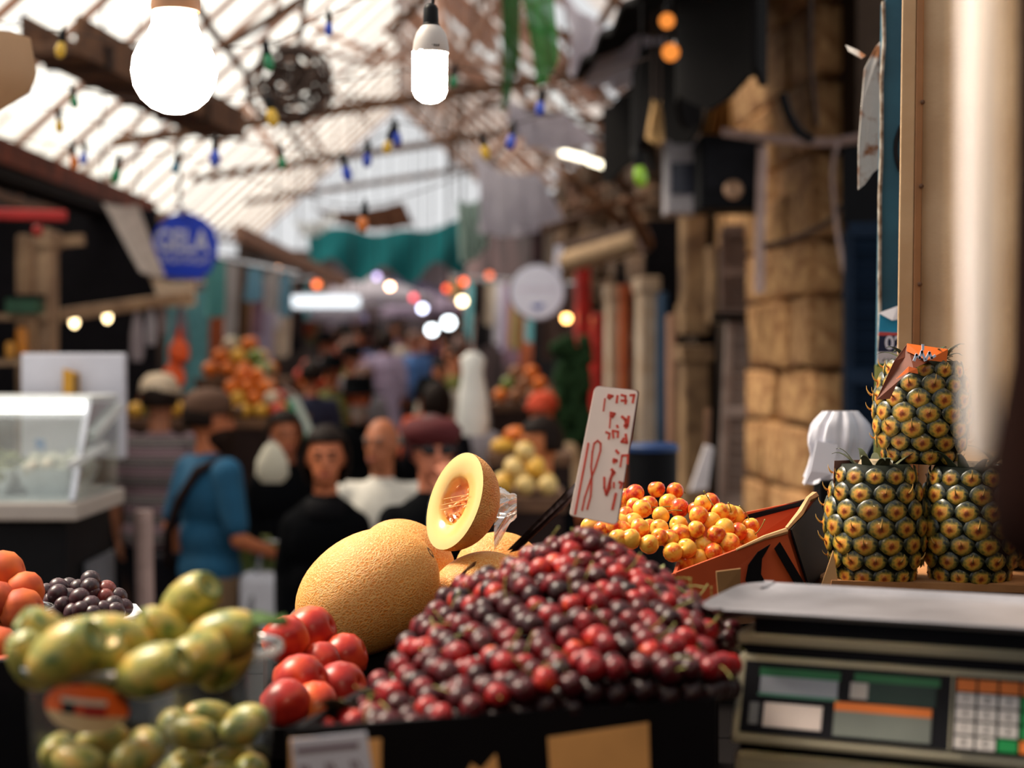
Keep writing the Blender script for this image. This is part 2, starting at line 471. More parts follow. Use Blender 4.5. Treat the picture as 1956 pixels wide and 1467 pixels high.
# red-brown eave beam on the left and dark fascia
for (p0, p1, w_, h_, mt, nm, lb) in (
    (P(-60, 268, 8.2), P(285, 402, 12.6), .10, .14, M('red-brown painted timber', (150, 74, 48), .7, rgb2=(70, 36, 28), scale=6), 'eave_beam', 'red-brown painted eave beam along the dark shopfronts'),
    (P(-60, 318, 8.4), P(300, 438, 12.9), .2, .08, M('black tarred board', (30, 26, 26), .8), 'fascia_board', 'black tarred fascia board under the red-brown eave beam'),
    (P(-40, 408, 7.5), P(128, 413, 7.6), .05, .05, M('red enamel', (176, 30, 26), .4), 'awning_rail', 'short bright red awning rail on the dark shopfront'),
    (P(455, 445, 13.5), P(655, 540, 20), .08, .14, m_wood2, 'shop_beam', 'pale brown shop beam running back beside the blue sign'),
):
    tag(MB().bar(p0, p1, w_, h_).build(nm, mt, bevel=.008, loc=(p0 + p1) / 2), lb, 'beam')

# tangle of old cable under the ridge
co = thing('cable_coil', 'big dark tangle of old cables hanging under the roof ridge', 'cable', P(560, 150, 9.5))
for k in range(16):
    c = P(565, 155, 9.5) + Vector((rnd.uniform(-.09, .09), rnd.uniform(-.1, .1), rnd.uniform(-.1, .1))); r = rnd.uniform(.09, .24)
    R = Euler((rnd.uniform(-1.2, 1.2), rnd.uniform(-1, 1), 0)).to_matrix()
    MB().tube([c + R @ Vector((r * cos(t * pi / 10), .02 * sin(t), r * sin(t * pi / 10))) for t in range(21)], .014).build('cable_loop', M('dusty brown cable', (64, 46, 38), .7), co)
MB().tube([P(560, 150, 9.5), P(575, 60, 9.6), P(590, -60, 9.8)], .02).build('hanger', M('dusty brown cable'), co)

def cable(label, pts, r=.008, mat=None, name='overhead_cable', cat='cable', group=None):
    pts = [Vector(p) for p in pts]; out = []
    for j in range(len(pts) - 1):
        p0 = pts[max(j - 1, 0)]; p1 = pts[j]; p2 = pts[j + 1]; p3 = pts[min(j + 2, len(pts) - 1)]
        for k in range(6):
            t = k / 6; out.append(.5 * ((2 * p1) + (p2 - p0) * t + (2 * p0 - 5 * p1 + 4 * p2 - p3) * t * t + (3 * p1 - p0 - 3 * p2 + p3) * t ** 3))
    out.append(pts[-1])
    o = MB().tube(out, r).build(name, mat or M('black flex', (26, 24, 26), .5), loc=sum(pts, Vector()) / len(pts))
    return tag(o, label, cat, group)

# strings of little coloured bulbs
strings = [
    (4.2, [(-20, 40), (118, 60), (330, 92), (510, 82), (628, 26), (800, -40)], 'uppermost string light cable, dipping past the globe bulb'),
    (4.6, [(-20, 150), (140, 168), (260, 188), (516, 185), (640, 158), (868, 128), (1033, 175), (1240, 110)], 'string light cable sagging level with the wire tangle'),
    (5.2, [(-20, 196), (113, 212), (300, 268), (411, 266), (537, 282), (659, 298), (702, 274), (743, 250), (756, 234), (924, 260), (978, 238), (1200, 180)], 'long string light cable crossing the whole street below the ridge'),
    (5.6, [(-20, 262), (140, 278), (161, 276), (224, 302), (336, 296), (500, 350), (695, 392), (905, 330)], 'lowest string light cable, along the red-brown eave'),
]
for Y, pts, lb in strings:
    cable(lb, [P(x, y, Y) for x, y in pts], .002, M('dusty brown cable'), name='string_light_cable')
glass = {'yellow': (226, 178, 40), 'green': (26, 130, 78), 'orange': (226, 120, 40), 'blue': (36, 70, 190), 'teal': (30, 110, 140), 'red': (200, 50, 50), 'lime': (150, 200, 50)}
bulb_prof = [(.004, -.052), (.009, -.050), (.0145, -.04), (.0165, -.028), (.014, -.014), (.009, -.002), (.009, .004)]
bulb_me = MB().ring(bulb_prof, 14).mesh('bulb_glass', smooth=True)
sock_me = MB().ring([(.0105, -.004), (.011, .0), (.011, .03), (.006, .036), (.003, .05)], 10).mesh('bulb_socket', smooth=True)
seen = {}
for x, y, Y, c, s in ((118, 60, 4.2, 'yellow', 1.2), (510, 82, 4.2, 'green', 1.25), (628, 26, 4.2, 'blue', 1), (140, 168, 4.6, 'green', 1), (516, 185, 4.6, 'yellow', 1.5),
                      (868, 128, 4.6, 'green', 1), (1033, 175, 4.6, 'blue', 1.2), (113, 212, 5.2, 'yellow', 1.2), (411, 266, 5.2, 'blue', 1.5), (537, 282, 5.2, 'green', 1.2),
                      (659, 298, 5.2, 'blue', 1.4), (702, 274, 5.2, 'blue', 1.3), (743, 250, 5.2, 'yellow', 1.3), (756, 234, 5.2, 'blue', 1.3), (924, 260, 5.2, 'yellow', 1.3),
                      (978, 238, 5.2, 'blue', 1.4), (140, 278, 5.6, 'orange', 1.4), (161, 276, 5.6, 'blue', 1.2), (224, 302, 5.6, 'green', 1.5), (336, 296, 5.6, 'teal', 1.1),
                      (695, 392, 5.6, 'orange', 1.6), (1220, 290, 6.5, 'lime', 2.4)):
    row = {4.2: 'the uppermost string', 4.6: 'the string by the wire tangle', 5.2: 'the long string across the street', 5.6: 'the lowest string along the eave', 6.5: 'the shop front by the black speaker'}[Y]
    t = thing('party_bulb', f'small {c} glass bulb hanging from {row}', 'bulb', P(x, y, Y), 'coloured string bulbs')
    q = Euler((rnd.uniform(-.2, .2), rnd.uniform(-.25, .25), 0)); s *= .72
    place(bulb_me, 'glass', M('bulb glass ' + c, glass[c], .12, coat=.6, var=.05), t, (0, 0, -.03 * s), q, s)
    place(sock_me, 'socket', M('black socket plastic', (20, 20, 22), .45), t, (0, 0, -.03 * s), q, s)
    if Y == 6.5: MB().tube([P(x, y + 4, Y), P(x - 4, 200, Y), P(x + 6, 60, Y), P(x + 6, -40, Y)], .006).build('cord', M('black flex'), t)

# energy saving bulb hung over the melons
bl = thing('hanging_bulb', 'lit energy saving bulb with grey base in a black lampholder', 'bulb', P(822, 0, 2.5))
c0 = P(822, 130, 2.5); k = 2.5 / F
MB().tube([P(828, -60, 2.52), P(830, -20, 2.5), P(826, 12, 2.5)], 3.2 * k).build('cord', M('black flex'), bl)
MB().ring([(17 * k, 0), (17 * k, 6 * k), (15 * k, 8 * k), (14 * k, 36 * k), (11 * k, 42 * k), (6 * k, 46 * k)], 20, P(823, 53, 2.5)).build('lampholder', M('black socket plastic'), bl, smooth=True)
base = MB().ring([(34.5 * k, -52 * k), (35 * k, -44 * k), (33 * k, -30 * k), (28 * k, -14 * k), (20 * k, -2 * k), (15 * k, 2 * k)], 28, P(823, 50, 2.5)).build('ballast_base', M('grey ballast plastic', (190, 182, 176), .45, var=.05), bl, smooth=True)
mb = MB()
for i in range(6): mb.box(P(818 + i * 4, 86, 2.5 - 33.6 * k), (2.4 * k, .001, (3 + i % 2) * k))
tag(mb.build('small_print', M('dark print', (50, 45, 45), .6), base), kind='stuff')
g = MB()
for i in range(4):
    ang = i * pi / 4 + .3
    dx, dy = cos(ang), sin(ang)
    r = 25 * k; top = P(821, 100, 2.5); path = []
    for j in range(5): path.append(top + Vector((dx * r, dy * r, -j / 4 * 72 * k)))
    for j in range(1, 6):
        t = j / 6 * pi; path.append(top + Vector((dx * r * cos(t), dy * r * cos(t), -72 * k - sin(t) * 17 * k)))
    for j in range(5): path.append(top + Vector((-dx * r, -dy * r, -(4 - j) / 4 * 72 * k)))
    g.tube(path, 9.5 * k, 10)
tubes = g.build('glowing_tubes', emit_mat('bulb light', (255, 240, 222), 46), bl, smooth=2)
tag(tubes, kind='stuff')

# round globe bulb
gb = thing('globe_bulb', 'big round lit globe bulb in a pale lampholder', 'bulb', P(335, 0, 2.4))
k = 2.4 / F
MB().ring([(0, -82 * k), (22 * k, -79 * k), (45 * k, -69 * k), (64 * k, -52 * k), (77 * k, -29 * k), (82 * k, 0), (79 * k, 26 * k), (68 * k, 50 * k), (52 * k, 72 * k), (44 * k, 90 * k), (42 * k, 112 * k)], 36, P(333, 137, 2.4)).build('globe', emit_mat('globe light', (255, 242, 226), 13), gb, smooth=2)
MB().ring([(46 * k, 0), (47 * k, 10 * k), (44 * k, 40 * k), (30 * k, 60 * k), (10 * k, 66 * k)], 28, P(336, 22, 2.4)).build('lampholder', M('tan lampholder', (176, 128, 92), .4), gb, smooth=True)
MB().tube([P(336, -40, 2.4), P(338, -140, 2.4)], 4 * k).build('cord', M('black flex'), gb)

# paper lampshade cut by the frame's left edge
ls = thing('paper_lampshade', 'beige pleated paper lampshade hanging beside the globe bulb', 'lampshade', P(-40, 70, 3.1))
k = 3.1 / F
MB().ring([(58 * k, 72 * k), (100 * k, 66 * k), (112 * k, 0), (100 * k, -30 * k), (30 * k, -78 * k)], 10, P(-42, 138, 3.1), caps=False).build('shade', sheet_mat('beige shade paper', (206, 178, 148), .0, .5), ls, smooth=True)
MB().tube([P(-42, 66, 3.1), P(-42, -100, 3.1)], 4 * k).build('cord', M('black flex'), ls)
MB().ring([(60 * k, 66 * k), (60 * k, 72 * k), (8 * k, 74 * k)], 10, P(-42, 138, 3.1)).build('top_ring', M('black socket plastic'), ls)

# hanging sheets
m_green = sheet_mat('green shade net', (70, 150, 84), .35, .6)
m_grey = sheet_mat('lilac grey tarpaulin', (216, 212, 224), .10, .6)
m_white = sheet_mat('white tarpaulin', (236, 238, 240), .25, .9)
m_teal = sheet_mat('teal tarpaulin', (40, 112, 118), .0, .45)
sheet('shade_net', 'narrow dark green shade net strip hanging beside the pale green one', 'net', [P(958, -40, 6.2), P(992, -40, 6.2), P(990, 110, 6.3), P(962, 215, 6.3)], sheet_mat('dark green net', (50, 110, 60), .3, .6), sag=.012, waves=2, ropes=True)
sheet('shade_net', 'pale green shade net strip hanging from the roof', 'net', [P(992, -40, 6.0), P(1052, -40, 6.0), P(1066, 110, 6.1), P(1030, 165, 6.1)], m_green, sag=.015, waves=2, ropes=True)
sheet('tarpaulin', 'lilac grey tarpaulin slung between roof and stone wall', 'tarpaulin', [P(1075, -10, 9.0), P(1270, 70, 7.6), P(1250, 150, 7.8), P(1090, 130, 9.4)], m_grey, sag=.05, ropes=True)
sheet('tarpaulin', 'crumpled grey awning cloth bunched under the eave above the round sign', 'tarpaulin', [P(960, 170, 11), P(1080, 215, 10), P(1120, 275, 10), P(975, 245, 11)], m_grey, sag=.06, ropes=True)
sheet('tarpaulin', 'lilac awning cloth sloping down beside the mint cloth', 'tarpaulin', [P(905, 290, 14), P(1030, 330, 12.5), P(1060, 420, 12.5), P(915, 440, 14)], m_grey, sag=.06, ropes=True)
sheet('tarpaulin', 'pale mint cloth hanging at the end of the teal awning', 'tarpaulin', [P(872, 380, 15), P(925, 372, 15), P(930, 470, 15), P(880, 500, 15)], sheet_mat('pale mint cloth', (186, 206, 200), .1, .6), sag=.04, ropes=True)
sheet('awning', 'wide teal awning stretched across the far end of the street', 'awning', [P(585, 425, 24), P(900, 418, 24), P(888, 506, 23), P(592, 500, 23)], m_teal, nu=30, sag=.12, waves=3, ropes=True)
sheet('awning', 'small brown awning flap drooping over the teal awning', 'awning', [P(600, 398, 21), P(770, 385, 21), P(790, 430, 21), P(640, 425, 21)], sheet_mat('brown flap cloth', (110, 76, 60), 0, .2), sag=.05, ropes=True)
sheet('tarpaulin', 'white gutter cloth swag beside the teal awning', 'tarpaulin', [P(560, 420, 20), P(640, 400, 20), P(640, 420, 20), P(575, 450, 20)], m_white, sag=.06, ropes=True)
# shop canopy on the right, its cloth coloured near black for the shade
b = MB()
b.grid(lambda a, c: ST(.95 + 1.2 * a, 5.2 + 3.6 * c, 3.2 + .5 * a + .12 * c + .03 * sin(c * 30)), 6, 24, .02)
tag(b.build('shop_canopy', M('shade-black canvas', (14, 12, 13), .9), smooth=True, loc=ST(1.6, 7, 3.3)), 'shade-black canvas shop canopy over the stone wall', 'canopy')
b = MB(); b.grid(lambda a, c: ST(1.25 + .1 * sin(c * 17), 5.6 + 3.4 * c, 3.2 - .42 * a - .05 * sin(c * 40)), 4, 30, .02)
tag(b.build('canopy_valance', M('shade-black canvas'), smooth=True, loc=ST(1.25, 7, 3.0)), 'ragged valance coloured black for shade, hanging from the shop canopy', 'valance')
for x, y, Y, r in ((1274, 40, 6.0, 15), (1281, 100, 6.0, 17)):
    t = thing('lantern_bulb', 'round amber lantern bulb hanging at the black shop canopy', 'bulb', P(x, y, Y), 'amber lantern bulbs')
    MB().ell(P(x, y, Y), (U(r, Y),) * 3).build('globe', emit_mat('amber glow', (240, 140, 60), 1.2), t, smooth=2)
    MB().cyl(P(x, y - r, Y), P(x, y - r - 16, Y), U(5, Y)).build('socket', M('black socket plastic'), t)
    MB().tube([P(x, y - r - 14, Y), roof_at(P(x + 6, -60, Y))], U(2, Y)).build('cord', M('black flex'), t)
# bright daylight fluorescent fittings seen far off

# unseen bulb added behind the camera to light the counter's front
sbu = thing('front_fill_bulb', 'unseen pear shaped bulb added to light the front of the stall', 'bulb', Vector((.1, .35, 2.3)))
MB().ring([(0, -.06), (.022, -.056), (.034, -.035), (.034, -.015), (.022, .02), (.014, .04)], 18, Vector((.1, .35, 2.14))).build('glass', emit_mat('stall bulb light', (255, 226, 190), 170), sbu, smooth=2)
MB().cyl((.1, .35, 2.18), (.1, .35, 2.23), .018).build('socket', M('black socket plastic'), sbu)
MB().tube([(.1, .35, 2.22), (.1, .35, 2.50)], .003).build('cord', M('black flex'), sbu)
# ------------------------------------------------------------------ right side shopfronts
m_black = M('matt black', (14, 14, 17), .6)
m_dblue = M('dark blue paint', (24, 40, 58), .55, var=.3)
m_cream = M('aged cream paint', (196, 166, 130), .5, rgb2=(170, 136, 98), scale=7, bump=.1, bscale=60)
# loudspeaker cabinet hung on the stone wall
sp = thing('speaker_box', 'black loudspeaker cabinet hung on the stone wall', 'speaker', P(1385, 440, 7.6))
c = P(1392, 335, 7.6)
MB().box(c, (U(124, 7.6), .30, U(140, 7.6))).build('cabinet', m_black, sp, bevel=.012)
MB().ring([(.01, 0), (.035, .006), (.045, 0)], 20, c + Vector((0, -.155, -U(34, 7.6))), (Vector((1, 0, 0)), Vector((0, 0, 1)), Vector((0, -1, 0)))).build('port_ring', M('brass', (190, 150, 120), .3, metal=.6), sp)
MB().box(c + Vector((0, -.152, .02)), (U(104, 7.6), .006, U(80, 7.6))).build('grille', M('speaker mesh', (28, 28, 32), .8), sp)
MB().bar(c + Vector((0, .1, .17)), c + Vector((.1, .35, .25)), .03).build('bracket', M('dark bracket iron'), sp)
# grey box standing in for the loudspeaker's light left face
em = thing('speaker_light_side', 'grey box standing in for the light left face of the black loudspeaker', 'cabinet', P(1300, 410, 7.9))
c = P(1300, 342, 7.9)
MB().box(c, (U(62, 7.9), .22, U(138, 7.9))).build('body', M('grey enamel', (172, 166, 172), .5, scale=5), em, bevel=.01)
MB().box(c + Vector((0, -.112, -.01)), (U(46, 7.9), .01, U(60, 7.9))).build('window', M('dark box glass', (50, 52, 66), .2), em)
MB().box(c + Vector((.05, -.115, .12)), (.015, .02, .03)).build('latch', M('dark bracket iron'), em)
# louvred shutters leaning on the wall
def shutter(label, x0, x1, y0, y1, Y, n, mat, lean=0.0):
    t = thing('louvred_shutter', label, 'shutter', P((x0 + x1) / 2, y1, Y))
    w_ = U(x1 - x0, Y); a = P(x0, y1, Y); z1 = P(x0, y0, Y).z; z0 = a.z; R = Matrix.Rotation(-.35, 3, 'Z')
    ex = R @ Vector((1, 0, 0)); ey = R @ Vector((0, 1, 0))
    for s in (0, 1):
        MB().bar(a + ex * w_ * s, a + ex * w_ * s + Vector((lean, 0, z1 - z0)), .045, .04).build('stile', mat, t)
    for s in (0, .5, 1):
        MB().bar(a + Vector((lean * s, 0, (z1 - z0) * s)), a + ex * w_ + Vector((lean * s, 0, (z1 - z0) * s)), .05, .06).build('rail', mat, t)
    sl = MB().box((0, 0, 0), (w_ - .03, .012, (z1 - z0) / n * 1.05)).mesh('slat')
    for i in range(n):
        z = (i + .5) / n; c = a + ex * w_ / 2 + Vector((lean * z, 0, (z1 - z0) * z))
        place(sl, 'slat', mat, t, c - t.location, Euler((.6, 0, -.35)))
shutter('tall grey louvred shutter leaning on the wall, lower pair', 1378, 1446, 610, 960, 9.35, 17, M('weathered grey slat', (168, 154, 150), .8, rgb2=(120, 104, 100), scale=6, rand=.15), .05)
shutter('short brown louvred shutter above the grey one', 1382, 1444, 440, 600, 9.4, 9, M('brown slat', (116, 94, 86), .8, rand=.15))
shutter('dark blue louvred door beside the stone pillar', 1622, 1700, 440, 1000, 6.7, 28, M('dark blue slat', (22, 36, 54), .6, rand=.2))
tag(MB().box(P(1652, 355, 6.9), (U(86, 6.9), .06, U(150, 6.9))).build('doorway_dark_board', m_black, loc=P(1652, 430, 6.9), bevel=.01), 'black board standing for the dark doorway above the dark blue louvred door', 'board')  # black board stands for the shade in the doorway
tag(MB().box(P(1420, 606, 9.3), (U(120, 9.3), .06, U(16, 9.3))).build('shelf_board', m_black, loc=P(1420, 614, 9.3)), 'black ledge between the two louvred shutters', 'shelf')
# conduits and cables on the stone wall
cable('pale lilac conduit running level above the loudspeaker', [P(1380, 252, 7.3), P(1480, 266, 7.2), P(1580, 272, 7.1), P(1650, 262, 7.0)], .022, M('pale conduit', (176, 148, 140), .5), 'wall_conduit', 'pipe')
cable('thick black hose curving over the stone blocks', [P(1494, 180, 7.0), P(1505, 215, 6.98), P(1525, 250, 6.96), P(1552, 268, 6.94)], .022, None, 'wall_hose', 'hose')  # side flange in a darker cream than the front
cable('thin brown cable drooping across the lower stone blocks', [P(1460, 470, 7.4), P(1520, 455, 7.2), P(1580, 425, 7.1), P(1606, 395, 7.0)], .012, M('dusty brown cable'), 'wall_cable')
cable('pale wire dropping down the edge of the stone pillar', [P(1600, 270, 7.0), P(1590, 330, 7.0), P(1598, 430, 7.0), P(1612, 520, 6.9)], .009, M('pale conduit'), 'wall_cable')
cable('pinkish drain pipe between loudspeaker and stone pillar', [P(1456, 280, 7.4), P(1452, 430, 7.4), P(1450, 560, 7.4)], .025, M('pale conduit'), 'drain_pipe', 'pipe')
cable('thin wire hanging from the black canopy onto the stones', [P(1548, -20, 6.4), P(1548, 120, 6.6), P(1560, 240, 6.9)], .01, M('dusty brown cable'), 'wall_cable')
# sacking hung from a hook
sheet('sacking', 'mustard sacking cloth hung in the shade beside the tarpaulin', 'cloth', [P(1372, 140, 7.6), P(1394, 150, 7.6), P(1400, 262, 7.6), P(1340, 255, 7.6)], M('mustard sacking', (190, 128, 60), .9), 8, 8, .03, ropes=True)
sheet('sacking', 'narrow tan rag hanging under the amber lantern bulbs', 'cloth', [P(1248, 190, 7.2), P(1262, 190, 7.2), P(1268, 268, 7.2), P(1236, 262, 7.2)], M('tan rag', (196, 156, 104), .9), 6, 6, .02, ropes=True)

# piers, frames and pipes further down the right side
def pier(label, x0, x1, y0, y1, Y, mat, name='pier', cat='pier', cap=True):
    t = thing(name, label, cat, Vector((P((x0 + x1) / 2, 0, Y).x, Y, gz(Y))))
    z1 = P(0, y0, Y).z; z0 = max(gz(Y), P(0, y1, Y).z) if y1 < 900 else gz(Y)
    w_ = U(x1 - x0, Y); c = P((x0 + x1) / 2, 0, Y)
    MB().box(Vector((c.x, Y, (z0 + z1) / 2)), (w_, .25, z1 - z0), RA).build('shaft', mat, t, bevel=.02)
    if cap:
        MB().box(Vector((c.x, Y, z1 - .05)), (w_ * 1.25, .3, .1), RA).build('capital', mat, t, bevel=.01)
        MB().box(Vector((c.x, Y, z0 + .1)), (w_ * 1.2, .3, .2), RA).build('plinth', mat, t, bevel=.01)
m_red = M('scarlet paint', (186, 34, 24), .5, var=.25)
m_orange = M('terracotta paint', (206, 112, 60), .7, rgb2=(170, 76, 40), scale=4)
m_pale = M('pale limewash', (214, 196, 178), .8, rgb2=(176, 148, 120), scale=4)
pier('scarlet painted door post by the round white sign', 1100, 1126, 470, 1000, 13.0, m_red, 'door_post', 'post')
pier('leaning scarlet shop post between sign and terracotta pier', 1130, 1152, 600, 1000, 12.6, m_red, 'door_post', 'post', False)
pier('terracotta and cream painted pier', 1158, 1182, 545, 1000, 12.0, m_pale)
pier('narrow terracotta pier next to the scarlet posts', 1182, 1200, 545, 1000, 11.9, m_orange)
pier('pale limewashed pier behind the price sign', 1218, 1252, 530, 1000, 11.0, m_pale)
pier('blue painted post beside the pale limewashed pier', 1256, 1272, 560, 1000, 10.8, M('petrol blue paint', (30, 62, 92), .6), 'door_post', 'post', False)
pier('upper brown stone pier beside the louvred shutters', 1302, 1345, 380, 640, 10.4, M('tan stone', (180, 146, 108), .9, rgb2=(110, 84, 62), scale=5), 'stone_pier')
pier('slim tan stone pier with chipped edge', 1350, 1366, 470, 620, 10.2, M('tan stone'), 'stone_pier', 'pier', False)
pier('lower brown stone pier standing on the pavement', 1300, 1350, 660, 1000, 10.2, M('tan stone'), 'stone_pier')
pier('rusty pipe rising beside the pale limewashed pier', 1276, 1288, 600, 1000, 10.6, M('rusty paint', (160, 120, 96), .8), 'stand_pipe', 'pipe', False)
# panels painted dark for the shade in recesses between the piers
for x0, x1, y0, y1, Y, lb in ((1180, 1212, 500, 1000, 13.5, 'panel painted dark for shop doorway shade behind the terracotta pier'), (1236, 1290, 420, 1000, 12.2, 'panel painted dark for shop doorway shade behind the pale limewashed pier'), (1334, 1366, 400, 1000, 10.7, 'panel painted dark for shop doorway shade beside the louvred shutters')):
    z1 = P(0, y0, Y).z; tag(MB().box(Vector((P((x0 + x1) / 2, 0, Y).x, Y, (gz(Y) + z1) / 2)), (U(x1 - x0, Y) * 1.2, .05, z1 - gz(Y))).build('doorway_shade', M('painted deep shadow', (28, 26, 30), .8), loc=Vector((P((x0 + x1) / 2, 0, Y).x, Y, gz(Y)))), lb, 'panel')
# beige roller awning and its arm
aw = thing('roller_awning', 'rolled beige awning projecting above the round white sign', 'awning', P(1150, 480, 12))
MB().cyl(P(1085, 500, 12.3), P(1226, 458, 11.4), .085).build('roll', M('beige canvas', (178, 148, 116), .85, bump=.2), aw, smooth=True)
MB().bar(P(1090, 470, 12.3), P(1226, 432, 11.4), .12, .05).build('hood', M('brown tin', (84, 60, 48), .6), aw)
MB().ell(P(1230, 460, 11.4), (.06, .06, .09)).build('crank_gear', M('pale conduit'), aw)
for (x0, y0, x1, y1, Y, w_) in ((1080, 330, 1190, 430, 10.5, .05), (1180, 300, 1245, 300, 10, .07), (1040, 440, 1170, 395, 11, .06), (1190, 380, 1240, 470, 10, .06), (1120, 300, 1200, 360, 10.6, .05), (1100, 400, 1230, 380, 10.5, .05)):
    tag(MB().bar(P(x0, y0, Y), P(x1, y1, Y + .4), w_, .05).build('awning_strut', M('brown tin') if rnd.random() < .5 else m_wood, loc=P((x0 + x1) / 2, (y0 + y1) / 2, Y)), 'brown awning strut in the clutter above the beige roll', 'strut', 'brown awning struts')
# glowing tubes added to stand for skylight strips in the dark clutter
for x, y, Y, l in ((1095, 297, 10.5, 40), (1140, 312, 10.5, 30), (1170, 315, 10.5, 26)):
    t = thing('skylight_strip', 'short glowing tube standing for skylight among the awning struts', 'lamp', P(x, y, Y), 'glowing skylight stand-ins above the beige awning roll')
    MB().cap(P(x - l / 2, y - 5, Y), P(x + l / 2, y + 5, Y), U(6, Y)).build('tube', emit_mat('skylight glow', (255, 244, 214), 5), t, smooth=2)
    MB().bar(P(x - l / 2, y - 16, Y), P(x + l / 2, y - 6, Y), .05, .02).build('housing', M('brown tin'), t)

# ------------------------------------------------------------------ signs
# blue arched ice-cream sign
s = thing('blue_shop_sign', 'bright blue arched sign lettered GELA in white', 'sign', P(350, 530, 11))
Y = 11; k = Y / F
O = P(350, 470, Y); X = Vector((1, -.05, -.03)).normalized(); Z = Vector((0.02, 0, 1)).normalized(); N = X.cross(Z).normalized()
if N.y > 0: N = -N
pts = [(-70, -58), (30, -62), (52, -48), (64, -20), (66, 8), (58, 34), (38, 54), (8, 66), (-22, 60), (-48, 38), (-58, 20)]
pts = [O + X * a * k + Z * b * k for a, b in pts]
MB().prism(pts, N * -.04).build('board', M('cobalt enamel', (24, 66, 214), .4, var=.06), s)
text('lettering', 'GELA', 58 * k, M('white lettering', (226, 228, 246), .5), s, O + X * -2 * k + Z * 8 * k + N * .004, X, Z, .004, bold=.004, sx=.74)
mb = MB()
for i in range(11):
    x = -50 + i * 9.6
    hh = [10, 14, 14, 14, 12, 14, 14, 14, 14, 14, 14][i]
    mb.add([], [])
    stroke(mb, [(x * k, -32 * k), (x * k, (-32 + hh) * k)], 2.2 * k, O, X, Z, N, .003)
    stroke(mb, [(x * k, (-32 + (i * 5 % 13)) * k), ((x + 6) * k, (-32 + (i * 5 % 13)) * k)], 2.2 * k, O, X, Z, N, .003)
tag(mb.build('small_lettering', M('white lettering'), s), kind='stuff')
MB().tube([P(345, 405, 11), P(343, 388, 11.1), roof_at(P(343, 380, 11.1))], .012).build('hook', M('dark bracket iron'), s)
MB().ell(P(345, 401, 10.95), (U(9, 11),) * 3).build('top_lamp', M('milky lamp glass', (200, 200, 220), .3), s, smooth=2)
# round white sign
s = thing('round_sign', 'round white sign with small blue mark, on a white bracket', 'sign', P(1026, 612, 13))
Y = 13; k = Y / F; O = P(1026, 558, Y)
fr = (Vector((1, 0, 0)), Vector((0, 0, 1)), Vector((0, -1, 0)))
MB().ring([(50 * k, -.05), (52 * k, -.04), (52 * k, .04), (50 * k, .05)], 40, O, fr).build('drum', M('white acrylic', (226, 226, 240), .35, var=.04, emit=.18), s, smooth=True)  # white acrylic has faint emission, on drum and bracket alike
MB().bar(P(1062, 540, Y), P(1068, 470, Y), .09, .06).build('bracket', M('white acrylic'), s)
MB().ring([(51.5 * k, -.05), (54 * k, -.05), (54 * k, .045), (51.5 * k, .045)], 40, O, fr).build('rim', M('grey rim', (120, 110, 126), .4), s)
mb = MB(); mb.prism([O + Vector((a * k, -.054, b * k)) for a, b in ((-13, -26), (-6, -24), (0, -26), (7, -22), (15, -25), (8, -31), (1, -35), (-7, -31))], (0, .002, 0))
mb.build('blue_mark', M('blue print', (40, 90, 200), .5), s)
mb = MB()
for i in range(9): stroke(mb, [((-34 + i * 8) * k, 2 * k), ((-34 + i * 8 + 4) * k, 8 * k)], 2 * k, O + Vector((0, -.052, 0)), Vector((1, 0, 0)), Vector((0, 0, 1)), Vector((0, -1, 0)), .002)
tag(mb.build('faint_lettering', M('faint pink print', (224, 196, 212), .5), s), kind='stuff')

# ------------------------------------------------------------------ left shopfronts
m_beige = M('beige shop post', (178, 146, 114), .7, rgb2=(120, 92, 70), scale=5)
pier('tall beige shop post beside the white board', 78, 104, 440, 900, 8.6, m_beige, 'shop_post', 'post')
pier('short beige shop post in the dark shopfront', 40, 66, 450, 950, 9.0, m_beige, 'shop_post', 'post', False)
for x0, x1, y0, y1, Y, lb in ((-40, 300, 400, 900, 11.2, 'panel painted black for the interior shade behind the beige shop post'),):
    z1 = P(0, y0, Y).z  # black panel paints in the shade of the shop interior
    tag(MB().box(Vector((P((x0 + x1) / 2, 0, Y).x, Y, (gz(Y) + z1) / 2)), (U(x1 - x0, Y), .06, z1 - gz(Y))).build('interior_shade', M('painted deep shadow'), loc=Vector((P((x0 + x1) / 2, 0, Y).x, Y, gz(Y)))), lb, 'panel')
sheet('awning', 'slanting white awning side above the dark shopfront', 'awning', [P(196, 388, 9.6), P(262, 392, 10.2), P(316, 528, 10.4), P(272, 520, 9.8)], M('white canvas', (214, 204, 196), .8), 8, 8, .01, ropes=True)
sheet('awning', 'cream awning end hanging below the blue sign', 'awning', [P(285, 528, 10.2), P(372, 535, 10.6), P(378, 580, 10.6), P(312, 578, 10.2)], M('cream canvas', (206, 182, 156), .8), 8, 8, .02)
tag(MB().bar(P(116, 602, 9.0), P(362, 567.5, 10.15), .05, .07).build('lamp_rail', m_beige, bevel=.005, loc=P(220, 588, 9.4)), 'beige wooden lamp rail in the dark shopfront', 'rail')
for x, y in ((142, 614), (205, 605)):
    Yl = 9 + (x - 116) / 214; t = thing('rail_lamp', 'small warm lit lamp hanging from the beige lamp rail', 'lamp', P(x, y - 14, Yl), 'warm lamps on the rail')
    MB().ell(P(x, y, Yl), (.022, .022, .035)).build('bulb', emit_mat('warm lamp glow', (255, 224, 168), 8), t, smooth=2)
    MB().cyl(P(x, y - 8, Yl), P(x, y - 16, Yl), .014).build('socket', M('black socket plastic'), t)
tag(MB().bar(P(110, 462, 8.8), P(160, 458, 8.8), .05, .06).build('wall_plate', m_beige, loc=P(135, 460, 8.8)), 'short beige plate on the dark shopfront', 'plate')
t = thing('red_lantern', 'small red lantern in the dark shopfront', 'lamp', P(72, 424, 8.0))
